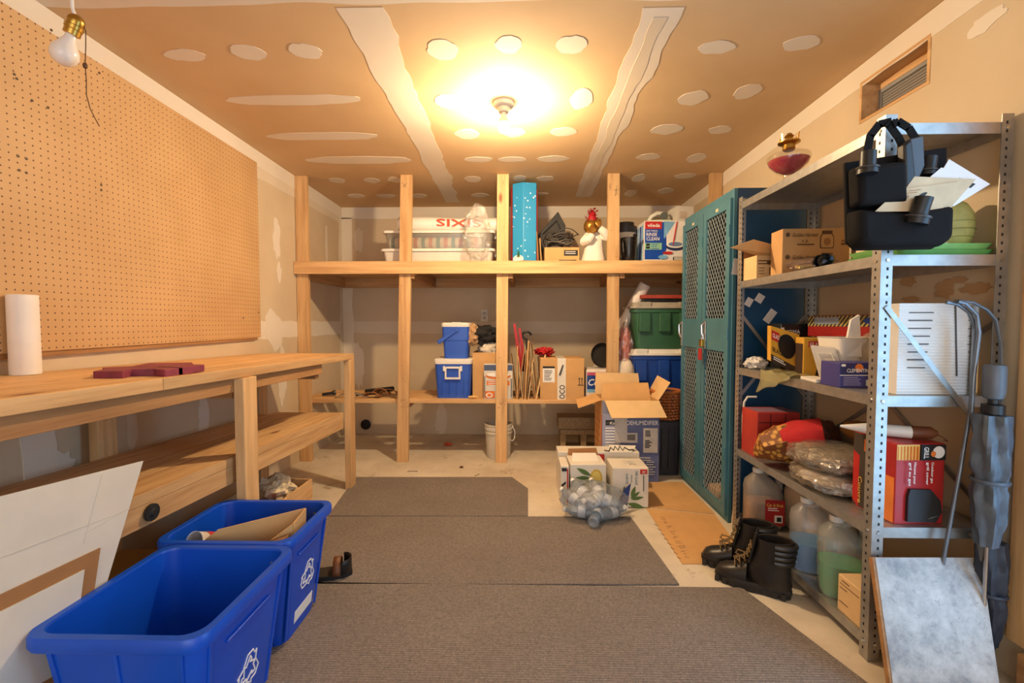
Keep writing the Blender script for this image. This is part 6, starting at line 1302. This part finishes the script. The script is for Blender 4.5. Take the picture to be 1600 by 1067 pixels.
F.rect(.002, h * .52, W - .004, h * .46, mat('print_deep_blue', (28, 30, 96), .45), 'dark_panel'); F.rect(.002, h * .49, W - .004, .0025, PRW, 'white_line'); F.ell(W * .48, h * .80, W * .10, h * .17, mat('print_orange2', (230, 120, 34), .5), 'orange_fruit'); F.text(W * .17, h * .62, 'CLEMENTINES', h * .15, PRW, w=W * .64); F.lines(W * .1, h * .40, W * .5, 5, h * .075, mat('pale_violet_print', (160, 156, 200), .5), h * .03, 3); F.rect(W * .66, h * .08, W * .25, h * .24, PRW, 'white_patch'); F.rect(W * .04, h * .86, W * .09, h * .09, PRW, 'small_mark')
def drape(u, v):
    y = 1.86 + .24 * u + .012 * math.sin(v * 7)
    if v < .45: return (1.205 - .218 * v, y, z + .004 + .012 * abs(math.sin(u * 8 + v * 6)))
    return (1.106 - .006 * math.sin(u * 9 + 1) - .010 * (v - .45), y + .03 * (v - .45), z + .006 - (v - .45) * (.04 + .15 * u) + .004 * math.sin(u * 13))
tag(MB().grid(drape, 22, 14).build('yellow_film', film('yellowed_film', (214, 208, 160), .34, .2, .8, gloss=.06), solid=.0015, smooth=True), 'yellowish clear wrap draped over the edge of the third shelf', 'plastic wrap')
tag(MB().blob((1.165, 2.25, z + .028), (.048, .05, .032), 13, .35, 3, floor=z + .001).build('white_bag', film('white_thin_bag', (224, 222, 220), .8, .3, .6), smooth=True), 'crumpled white bag at the far end of the third steel shelf', 'plastic bag')
tag(MB().slab([(1.12, 1.72, z + .0015), (1.20, 1.72, z + .0015), (1.19, 1.84, z + .0015), (1.135, 1.84, z + .0015)], .012, (0, 0, 1)).build('white_tray', WHT), 'flat white paper wedge lying on the front of the third shelf', 'paper')
# white ridged organiser
og_ = thing('ridged_organiser', 'white ridged plastic organiser with slots at the near end of the third shelf', 'organiser', (1.31, 1.50, z))
x0, x1, y0, y1 = 1.198, 1.462, 1.449, 1.535; n = 30; hh = .29
rg = []
for i in range(n * 2 + 1):
    zz_ = z + .001 + hh * i / (n * 2); d_ = .0022 * (i % 2)
    rg.append([Vector((x0, y0 + d_, zz_)), Vector((x1 - .05, y0 + d_, zz_)), Vector((x1 - .012, y0 + .02 + d_, zz_)), Vector((x1, y0 + .06, zz_)), Vector((x1, y1, zz_)), Vector((x0, y1, zz_))])
MB().ring_loft(rg).build('ridged_body', mat('organiser_white', (228, 226, 222), .5, var=.03), og_)
for k in range(8):
    zz_ = z + .085 + k * .025; MB().box(x0 + .03, x0 + .085 + .003 * k, y0 - .0008, y0 + .002, zz_, zz_ + .0035).build('slot', mat('slot_shadow_grey', (84, 80, 80), .7), og_)
    MB().box(x1 - .046, x1 - .012, y0 + .004 + .0, y0 + .012, zz_, zz_ + .003).build('slot', mat('slot_shadow_grey', (84, 80, 80)), og_) if k > 1 else None
MB().bar((x0 + .172, y0 - .001, z + hh - .004), (x0 + .185, y0 - .001, z + .06), .004, .002, (0, 1, 0)).build('seam', mat('slot_shadow_grey', (84, 80, 80)), og_)
MB().cyl((x0 + .235, y0 - .002, z + .004), (x0 + .235, y0 - .002, z + hh - .002), .0075, n=10).build('edge_tube', mat('organiser_blue_grey', (176, 190, 204), .4), og_, smooth=True)

# ---- fourth shelf
z = SZ[3]
MOR2 = NT('red_gold_print'); v_ = MOR2.coord((1, 1, 1), False); vo = MOR2.add('ShaderNodeTexVoronoi'); vo.inputs['Scale'].default_value = 40; MOR2.link(v_, vo.inputs['Vector'])
MOR2.link(MOR2.ramp(vo.outputs['Distance'], [(.3, lin((206, 152, 64))), (.5, lin((120, 66, 26)))]), MOR2.b.inputs['Base Color']); MOR2.b.inputs['Roughness'].default_value = .6
rb_, F, L, U = solid_box('red_print_box', 'red patterned carton at the far end of the fourth steel shelf', 'box', 1.128, 1.33, 2.15, 2.30, z, z + .22, mat('brick_red_card', (176, 52, 42), .5)); 
for k in range(3): F.rect(.004, .06 + k * .055, .194, .004, mat('dark_line', (90, 20, 20), .6), 'printed_line')
for k in range(2): F.rect(.06 + k * .07, .004, .004, .21, mat('dark_line', (90, 20, 20)), 'printed_line')
U.rect(.01, .02, .18, .11, mat('mauve_print', (140, 110, 130), .5), 'printed_top')
gb_ = thing('soft_gift_bag', 'soft gold-patterned bag with an open red cuff on the fourth shelf', 'bag', (1.20, 2.02, z)); MREDF = mat('red_felt', (186, 34, 38), .85, var=.12)
def soft(path, rs, nm_, m_, cap0, cap1, wob=.1, seed=1, n=26):
    rings = []; 
    for k, (p, r_) in enumerate(zip(path, rs)):
        p = Vector(p) + Vector((-.035, .02, .02)); d = (Vector(path[min(k + 1, len(path) - 1)]) - Vector(path[max(k - 1, 0)])).normalized(); u = d.cross(Vector((0, 0, 1))).normalized(); w_ = u.cross(d)
        ring = []
        for i in range(n):
            a = 2 * math.pi * i / n; q = r_ * (1 + wob * noise.noise(Vector((math.cos(a) * 2 + seed, math.sin(a) * 2, k * .7)))); v = p + (u * math.cos(a) + w_ * math.sin(a)) * q; v.z = max(v.z, z + .0012); ring.append(v)
        rings.append(ring)
    return MB().ring_loft(rings, cap0, cap1).build(nm_, m_, gb_, smooth=True)
soft([(1.105, 2.04, z + .022), (1.12, 2.035, z + .03), (1.15, 2.02, z + .065), (1.20, 1.99, z + .09), (1.24, 1.97, z + .11)], [.012, .028, .062, .078, .070], 'bag_body', MOR2.m, True, True, .3, 2)
soft([(1.215, 1.985, z + .10), (1.25, 1.96, z + .118), (1.30, 1.93, z + .135), (1.33, 1.915, z + .14), (1.325, 1.917, z + .14), (1.27, 1.95, z + .125)], [.072, .078, .080, .078, .070, .06], 'red_cuff', MREDF, False, True, .15, 5)
MB().blob((1.235, 1.97, z + .145), (.05, .05, .05), 3, .1).build('dark_inside', mat('dark_inside', (52, 16, 18), .9), gb_, smooth=True)  # dark red-brown blob filling the open cuff
tag(MB().blob((1.405, 2.12, z + .10), (.075, .09, .10), 7, .15, 2.4, floor=z + .001).build('brown_mesh_bag', mat('brown_mesh_fabric', (104, 62, 42), .7, var=.5, scale=45), smooth=True), 'dark brown patterned bundle behind the soft gift bag', 'bundle')
for k, (zc_, rz_, lb, sd_) in enumerate(((z + .042, .042, 'lower clear-wrapped grey textile pack on the fourth steel shelf', 3), (z + .118, .045, 'upper clear-wrapped grey textile pack on the fourth steel shelf', 9))):
    t = thing('wrapped_pack', lb, 'textile pack', (1.27, 1.80, zc_ - rz_), 0, 'clear wrapped textile packs')
    MB().blob((1.255, 1.77 + .02 * k, zc_), (.125, .135, rz_ - .010), sd_, .10, 2, 30, 14, floor=z + .003, sq=3.2).build('textile', mat('grey_textile', (168, 158, 142), .85, var=.6, scale=9), t, smooth=True)
    MB().blob((1.250, 1.77 + .02 * k, zc_), (.152, .150, rz_), sd_ + 4, .16, 3, 36, 18, floor=z + .001 if k == 0 else zc_ - rz_ + .004, sq=3).build('clear_wrap', film('clear_wrap_film', (232, 224, 210), .18, .09, 1.0, 34, gloss=.30), t, smooth=True)
bdz = z + .165
bd = thing('peaked_cap', 'brown and black peaked cap on top of the wrapped packs', 'cap', (1.40, 1.86, bdz))
MB().blob((1.40, 1.87, bdz + .038), (.06, .07, .038), 5, .1, floor=bdz).build('crown', mat('cap_brown', (150, 102, 44), .85), bd, smooth=True)
MB().grid(lambda u, v: (1.40 + .055 * math.cos(math.pi * u) , 1.81 - .055 * v - .03 * math.sin(math.pi * u) * v, bdz + .028 + .020 * math.sin(math.pi * u)), 12, 4).build('peak', BLK, bd, solid=.003, smooth=True)
# grill cover box
x0, x1, y0, y1 = 1.195, 1.357, 1.448, 1.62; h = .262
gc, F, L, U = solid_box('grill_cover_box', 'red and black box picturing a grill cover, near end of the fourth shelf', 'box', x0, x1, y0, y1, z, z + h, mat('grill_red', (176, 40, 40), .4, var=.1), rz=R(3)); W = x1 - x0; MOG = mat('flame_orange', (232, 130, 60), .45); MYE = mat('flame_yellow', (226, 186, 90), .45)
F.rect(.002, h * .80, W * .46, h * .19, MYE, 'yellow_panel')
for k in range(7): F.rect(.004 + k * W * .065, h * .80, .0035, h * .17, MOR, 'flame_stripe')
F.rect(W * .48, h * .80, W * .50, h * .19, PRK, 'logo_panel'); F.text(W * .95, h * .975, 'COVERS', W * .17, PRW, w=h * .15, rot=3) if False else F.ell(W * .83, h * .90, W * .12, h * .075, PRW, 'logo_disc'); F.ell(W * .72, h * .88, W * .05, h * .035, MOG, 'flame_mark'); F.text(W * .52, h * .965, 'GRILL', W * .10, PRW, w=h * .14, rot=3)
F.text(W * .66, h * .78, 'Outdoor gas', W * .07, PRW, w=h * .26, rot=3); F.text(W * .56, h * .78, 'grill cover', W * .07, PRW, w=h * .28, rot=3); F.text(W * .30, h * .78, 'Housse pour', W * .07, PRW, w=h * .27, rot=3); F.text(W * .20, h * .78, 'gril au gaz', W * .07, PRW, w=h * .29, rot=3)
F.poly([(W * .22, .012), (W * .80, .008), (W * .92, h * .16), (W * .88, h * .30), (W * .68, h * .44), (W * .26, h * .45), (W * .22, h * .36)], mat('print_charcoal', (42, 40, 42), .5), 'printed_cover'); F.poly([(W * .62, .02), (W * .86, h * .12), (W * .70, h * .10)], mat('print_grey_shine', (130, 128, 128), .5), 'printed_shine')
L.rect(.11, .004, .058, h * .56, MOG, 'orange_panel'); L.rect(.004, .004, .10, h * .98, mat('print_umber', (64, 56, 50), .5), 'dark_panel'); L.poly([(.004, .02), (.03, .0), (.03, h * .7), (.004, h * .75)], PRR, 'red_wedge'); L.text(.028, h * .42, 'Couvre', .016, MYE, w=h * .36, rot=3); L.rect(.05, h * .78, .05, h * .16, MOR, 'orange_stripes')
zt = z + h
cd = thing('white_candle_torch', 'white tapered stick with a brown end lying on the grill cover box', 'torch', (1.25, 1.53, zt))
MB().tube([(1.13, 1.60, zt + .022), (1.20, 1.56, zt + .022), (1.30, 1.51, zt + .022)], [.004, .020, .021], 16).build('shaft', WHT, cd, smooth=True)
MB().tube([(1.3005, 1.5098, zt + .022), (1.345, 1.488, zt + .026), (1.36, 1.48, zt + .026)], [.0212, .020, .008], 16).build('brown_end', mat('brown_grip', (112, 64, 40), .5), cd, smooth=True)
MB().tube([(1.355, 1.48, zt + .026), (1.372, 1.474, zt + .01), (1.366, 1.472, zt - .02), (1.35, 1.474, zt - .03), (1.335, 1.472, zt - .02)] if False else [(1.358, 1.478, zt + .024), (1.374, 1.470, zt + .012), (1.370, 1.455, zt + .006), (1.355, 1.452, zt + .012)], .0015, 5).build('hanging_loop', mat('brown_grip', (112, 64, 40)), cd)

# ---- bottom shelf
z = SZ[4]
def jug(label, cx, cy, W, D, H, rz, shell, liquid=None, fill=.5, group='plastic jugs'):
    t = thing('plastic_jug', label, 'jug', (cx, cy, z), rz, group)
    def ring(w, d, zz, ox=0): return rrect(w, d, min(w, d) * .32, zz, 5, ox, 0)
    prof = [(.90, 0), (1, .02), (1, H * .60), (.96, H * .68), (.80, H * .80), (.42, H * .90), (.30, H * .93), (.30, H * .95)]
    rings = [ring(W * k, D * max(k, .36), zz, -W * .14 * max(0, (zz / H - .6)) / .35) for k, zz in prof]
    MB().ring_loft(rings).build('shell', shell, t, local=True, smooth=True)
    if liquid:
        MB().ring_loft([ring(W * .88, D * .88, .004), ring(W * .97, D * .97, .022), ring(W * .97, D * .97, H * fill)]).build('liquid', liquid, t, local=True, smooth=True)
    ox = -W * .14
    MB().lathe([(W * .15, 0), (W * .155, .004), (W * .155, .018), (W * .14, .022), (.001, .022)], (ox, 0, H * .95), 20).build('cap', WHT, t, local=True, smooth=True)
    MB().tube([(ox + W * .12, 0, H * .90), (W * .20, 0, H * .965), (W * .38, 0, H * .93), (W * .45, 0, H * .80), (W * .44, 0, H * .66)], [.013, .015, .016, .016, .018], 10).build('handle', shell, t, local=True, smooth=True)
    return t
SHL = film('milky_jug', (240, 238, 234), .19, .3, .0, gloss=.03); SHT = mat('tan_jug', (200, 176, 148), .45, var=.06)
j1 = jug('milky jug with a red label at the far end of the bottom shelf', 1.205, 2.23, .165, .12, .285, R(-8), film('cream_jug', (226, 214, 200), .28, .35, .0), mat('brown_liquid', (160, 122, 96), .3), .46)
F = Face(j1, (-.01, -.0615, .03), (1, 0, 0), (0, 0, 1), True); F.rect(0, 0, .088, .125, mat('label_red', (168, 28, 34), .45), 'red_label'); F.text(.006, .092, 'Car & Boat', .016, mat('label_yellow', (226, 190, 70), .5), w=.075); F.lines(.012, .082, .06, 2, .010, PRW, .004, 3); F.rect(.042, .014, .036, .036, PRW, 'label_picture'); F.rect(.052, .02, .02, .022, PRK, 'label_picture_mark')
jug('tan jug standing behind the jug with the red label', 1.395, 2.21, .16, .13, .27, R(20), SHT); jug('large tan jug in the middle of the bottom shelf', 1.385, 2.00, .17, .15, .265, R(-20), SHT)
jug('cloudy jug half full of blue liquid on the bottom shelf', 1.205, 1.845, .160, .145, .285, R(-25), SHL, mat('blue_liquid', (20, 120, 190), .2), .40)
jug('cloudy jug half full of green liquid nearest the camera', 1.203, 1.67, .150, .135, .285, R(-25), film('milky_jug_b', (240, 238, 230), .20, .3, 0, gloss=.03), mat('green_liquid', (44, 150, 96), .2), .42)
F = Face(bpy.data.objects['plastic_jug.003'], (-.04, -.074, .06), (1, 0, 0), (0, 0, 1), True); F.rect(.045, 0, .03, .09, mat('grey_label', (176, 178, 180), .5), 'back_label'); F.lines(.047, .084, .025, 12, .007, PRK, .0025, 4)
kx, F, L, U = solid_box('kraft_box', 'small pale carton at the near end of the bottom shelf', 'box', 1.124, 1.24, 1.462, 1.578, z, z + .128, M_CARDL)
L.rect(.01, .098, .09, .0025, MINK, 'printed_line'); L.lines(.01, .085, .05, 2, .05, MINK, .002, 3); U.rect(.04, .03, .05, .02, PRW, 'white_label'); U.rect(.055, .035, .02, .012, PRK, 'label_mark'); L.lines(.02, .112, .05, 1, .01, MINK, .002, 3)
tag(MB().box(1.26, 1.46, 1.46, 1.60, z, z + .10).build('brown_box', M_CARDD, bevel=.003), 'brown box behind the small pale carton on the bottom shelf', 'box')

# ------------------------------------------------------------------ boots
MBOOT = mat('black_boot_leather', (34, 30, 28), .38, var=.25, scale=25, bump=.1); MSOLE = mat('boot_sole', (38, 33, 30), .75); MLACE = mat('boot_lace', (120, 96, 64), .8)
def boot(label, heel, toe, zb=.0005):
    heel = Vector(heel); toe = Vector(toe); d = (toe - heel); az = math.atan2(d.y, d.x); c = (heel + toe) / 2
    t = thing('work_boot', label, 'boot', (c.x, c.y, zb), az, 'black work boots'); L = .285
    def outline(k, z0, n=40):     # x from heel(-) to toe(+)
        P = []
        for i in range(n):
            a = 2 * math.pi * i / n; x = L / 2 * math.copysign(abs(math.cos(a)) ** .8, math.cos(a)); u = x / L + .5
            w = .040 + .012 * math.sin(math.pi * min(1, max(0, (u - .35) / .65)) ) - .004 * math.exp(-((u - .38) / .1) ** 2)
            P.append(Vector((x * k, math.copysign(abs(math.sin(a)) ** .8, math.sin(a)) * w * k, z0)))
        return P
    MB().ring_loft([outline(.97, .012), outline(1.0, .018), outline(1.0, .034), outline(.97, .038)]).build('midsole', MSOLE, t, local=True, smooth=True)
    MB().ring_loft([[p for p in outline(.97, 0)], [p for p in outline(.98, .0118)]]).build('outsole', MSOLE, t, local=True, smooth=True)
    for k in range(9):
        for s_ in (-1, 1): 
            x = -.115 + k * .03; u = x / L + .5; w = .040 + .012 * math.sin(math.pi * min(1, max(0, (u - .35) / .65)))
            MB().box(x - .009, x + .009, s_ * (w - .006) - .004, s_ * (w - .006) + .004, .001, .026).build('tread_lug', MSOLE, t, local=True, bevel=.002)
    # upper: rings from toe to ankle then up the shaft (each ring an arch in a tilted plane)
    rings = []
    spec = [(.138, .040, .020, .000), (.125, .062, .036, .004), (.10, .076, .045, .002), (.07, .084, .048, .0), (.045, .094, .047, .0), (.015, .112, .044, .0)]
    def arch(x, top, w, tilt, n=18):
        P = []
        for i in range(n + 1):
            a = math.pi * i / n; P.append(Vector((x - tilt * 0 - (math.sin(a) * 0), math.cos(a) * w, .036 + (top - .036) * math.sin(a) ** .72)))
        return P
    for (x, top, w, tl) in spec: rings.append(arch(x, top, w, tl))
    b = MB(); b.ring_loft(rings, True, False, closed=False)
    b.build('vamp', MBOOT, t, local=True, smooth=True)
    def ell(cx, rx, ry, z0, sl=0, n=32): return [Vector((cx + rx * math.cos(2 * math.pi * i / n), ry * math.sin(2 * math.pi * i / n), z0 + sl * math.cos(2 * math.pi * i / n))) for i in range(n)]
    MB().ring_loft([ell(-.062, .078, .040, .034), ell(-.060, .082, .043, .055), ell(-.058, .080, .043, .085, .008), ell(-.066, .070, .041, .12, .012), ell(-.072, .064, .041, .15, .012), ell(-.076, .063, .043, .18, .006), ell(-.078, .066, .046, .215, -.002), ell(-.078, .066, .046, .225, -.004), ell(-.078, .057, .038, .222, -.004), ell(-.076, .054, .034, .15)], False, True).build('shaft', MBOOT, t, local=True, smooth=True)
    for k in range(4):
        z0 = .145 + k * .022; MB().tube([p for p in [Vector((-.078 + (.062 + .003 * k) * math.cos(R(95) + R(170) * i / 18), (.041 + .0025 * k) * math.sin(R(95) + R(170) * i / 18), z0)) for i in range(19)]], .0115, 8).build('collar_roll', MBOOT, t, local=True, smooth=True)
    MB().slab([(.005, -.026, .105), (.005, .026, .105), (-.022, .030, .245), (-.022, -.030, .245)], .010, (1, 0, .3)).build('tongue', MBOOT, t, local=True, bevel=.005)
    MB().slab([(-.006, -.012, .205), (-.006, .012, .205), (-.010, .012, .228), (-.010, -.012, .228)], .002, (1, 0, .2)).build('white_tag', PRW, t, local=True)
    prof = [(.052, .094), (.034, .106), (.016, .122), (.006, .142), (.000, .162), (-.006, .182)]
    for k, (x, z0) in enumerate(prof):
        for s_ in (-1, 1):
            nx, nz = prof[min(k + 1, len(prof) - 1)]
            MB().tube([(x + .008, s_ * .026, z0 - .004), (x + .014, 0, z0 + .012), (nx + .008, -s_ * .026, nz)], .003, 6).build('lace', MLACE, t, local=True, smooth=True)
            MB().lathe([(.001, 0), (.0048, 0), (.0048, .003), (.001, .003)], (x + .006, s_ * .028, z0 - .004), 8, (.8, s_ * .5, .4)).build('eyelet', BRASS, t, local=True)
    MB().tube([(.03, -.02, .128), (.06, -.034, .125), (.066, -.02, .115), (.05, 0, .12), (.066, .022, .117), (.056, .036, .124), (.03, .015, .13)], .003, 6).build('lace_bow', MLACE, t, local=True, smooth=True)
    return t
boot('nearer black work boot with loose laces beside the steel shelving', (1.062, 1.745), (.838, 1.905), .001)
boot('farther black work boot half hidden behind the nearer boot', (1.062, 1.903), (.838, 2.022), .001)

# ------------------------------------------------------------------ leaning marble-look board, rods and umbrellas at the near corner
MMAR = NT('marbled_laminate'); v_ = MMAR.coord((1, 1, 1)); n1 = MMAR.noise(v_, 9, 6, .7); n2 = MMAR.noise(v_, 30, 5, .7)
col_ = MMAR.ramp(n1, [(.34, lin((128, 126, 128))), (.5, lin((176, 172, 168))), (.66, lin((204, 200, 196)))]); col_ = MMAR.mix(MMAR.ramp(n2, [(.36, (.6, .6, .6, 1)), (.46, (0, 0, 0, 1))]), col_, lin((142, 134, 132)))
MMAR.link(col_, MMAR.b.inputs['Base Color']); MMAR.b.inputs['Roughness'].default_value = .28
mb_ = thing('marbled_board', 'grey marbled laminate board with brown edges leaning on the steel shelving', 'board', (1.25, 1.27, 0))
TL, TR = pt(1363, 871, Y=1.397), pt(1532, 871, Y=1.397); BLp, BRp = Vector((1.045, 1.235, .001)), Vector((1.345, 1.235, .001))
MB().slab([BLp, BRp, TR, TL], .016, (0, .92, -.38)).build('core', DWOOD[0], mb_)
nrm = (BRp - BLp).cross(TL - BLp).normalized()
MB().slab([p + nrm * .0003 for p in (BLp.lerp(BRp, .025), BRp, TR, TL.lerp(TR, .025))], .0012, nrm).build('laminate_face', MMAR.m, mb_)
ro = MB(); MROD = mat('grey_rod', (118, 126, 136), .35, metal=.6)
r1_ = thing('bent_metal_rod', 'long straight grey rod with a hooked top leaning at the shelf corner', 'rod', (1.33, 1.39, 0), 0, 'grey rods at the shelf corner')
MB().tube([pt(x, y, Y=1.392) for x, y in ((1448, 1040), (1476, 862), (1500, 735), (1516, 640), (1523, 560), (1525, 515), (1514, 488), (1496, 475), (1478, 472))], .0058, 10).build('shaft', MROD, r1_, smooth=True)
r2_ = thing('bent_metal_rod', 'kinked grey rod with a round foot leaning beside the umbrella', 'rod', (1.42, 1.37, 0), 0, 'grey rods at the shelf corner')
MB().tube([pt(x, y, Y=1.378) for x, y in ((1537, 850), (1536, 735), (1518, 645), (1521, 590), (1530, 520), (1526, 492), (1508, 474), (1496, 471))], .0058, 10).build('shaft', MROD, r2_, smooth=True)
p = pt(1537, 850, Y=1.378); MB().lathe([(.001, .03), (.030, .028), (.034, .02), (.016, .0), (.012, -.04), (.008, -p.z + .002), (.001, -p.z + .001)], p, 20).build('foot', mat('grey_rubber_foot', (118, 118, 116), .6), r2_, smooth=True)
r3_ = thing('bent_metal_rod', 'arched grey rod curving over the ridged organiser toward the wall', 'rod', (1.45, 1.40, 0), 0, 'grey rods at the shelf corner')
MB().tube([pt(x, y, Y=1.402) for x, y in ((1492, 470), (1520, 472), (1542, 484), (1556, 500), (1564, 540), (1566, 700), (1562, 900), (1556, 1010))] + [Vector((1.405, 1.40, .002))], .005, 8).build('shaft', MROD, r3_, smooth=True)
MUMB = mat('grey_umbrella', (82, 92, 104), .45, var=.2, scale=20); MUMD = mat('dark_umbrella', (44, 52, 66), .5, var=.2, scale=20)
def umbrella(label, cx, cy, zh, zc0, zc1, m_, seed, r_, handle=True):
    t = thing('folded_umbrella', label, 'umbrella', (cx, cy, 0), 0, 'folded umbrellas')
    rings = []; n = 32; K = 26
    for k in range(K + 1):
        u = k / K; z0 = zc0 + (zc1 - zc0) * u; rr0 = r_ * (.42 + .58 * math.sin(math.pi * min(.94, .25 + .7 * (1 - u))) ** .8); ring = []
        if .46 < u < .54: rr0 *= .86
        for i in range(n):
            a = 2 * math.pi * i / n; q = rr0 * (1 + .16 * math.sin(a * 6 + u * 5) + .16 * noise.noise(Vector((math.cos(a) * 2, math.sin(a) * 2 + seed, u * 9))))
            ring.append((cx + q * math.cos(a), cy + q * math.sin(a), z0))
        rings.append(ring)
    MB().ring_loft(rings).build('canopy', m_, t, smooth=True)
    MB().cyl((cx, cy, .001), (cx, cy, zh - .1 if handle else zc1), .005, n=8).build('shaft', CHROME, t)
    zm = zc0 + (zc1 - zc0) * .5; MB().tube([(cx + r_ * .93 * math.cos(i * math.pi / 12), cy + r_ * .93 * math.sin(i * math.pi / 12), zm) for i in range(25)], .007, 6, False).build('strap', m_, t, smooth=True)
    if handle:
        MB().lathe([(.010, zc1 - zh), (.026, zc1 + .004 - zh), (.026, zc1 + .03 - zh), (.012, zc1 + .034 - zh), (.012, zc1 + .05 - zh)], (cx, cy, zh), 20).build('runner', BLK, t, smooth=True)
        MB().lathe([(.012, zc1 + .045 - zh), (.022, zc1 + .05 - zh), (.026, zc1 + .07 - zh), (.026, -.006), (.022, 0), (.001, 0)], (cx, cy, zh), 22).build('handle', mat('umbrella_handle', (92, 98, 106), .45), t, smooth=True)
    return t
p = pt(1559, 570, Y=1.345); q = pt(1558, 648, Y=1.345); w = pt(1556, 852, Y=1.345)
umbrella('grey folded umbrella with a round handle at the near shelf corner', p.x - .008, 1.345, p.z, w.z, q.z, MUMB, 2, .041)
p2 = pt(1560, 852, Y=1.36)
umbrella('dark blue-grey folded umbrella standing below the grey one', p2.x - .005, 1.372, .44, .10, .425, MUMD, 8, .036, False)

wr_ = thing('white_rod', 'thin white hooked rod standing between the locker and the steel shelving', 'rod', (1.10, 2.385, 0))
MB().tube([pt(x, y, Y=2.383) for x, y in ((1182, 620), (1168, 620), (1163, 628), (1160, 660), (1150, 760), (1145, 812))] + [Vector((pt(1145, 812, Y=2.383).x, 2.383, .002))], .006, 8).build('shaft', WHT, wr_, smooth=True)
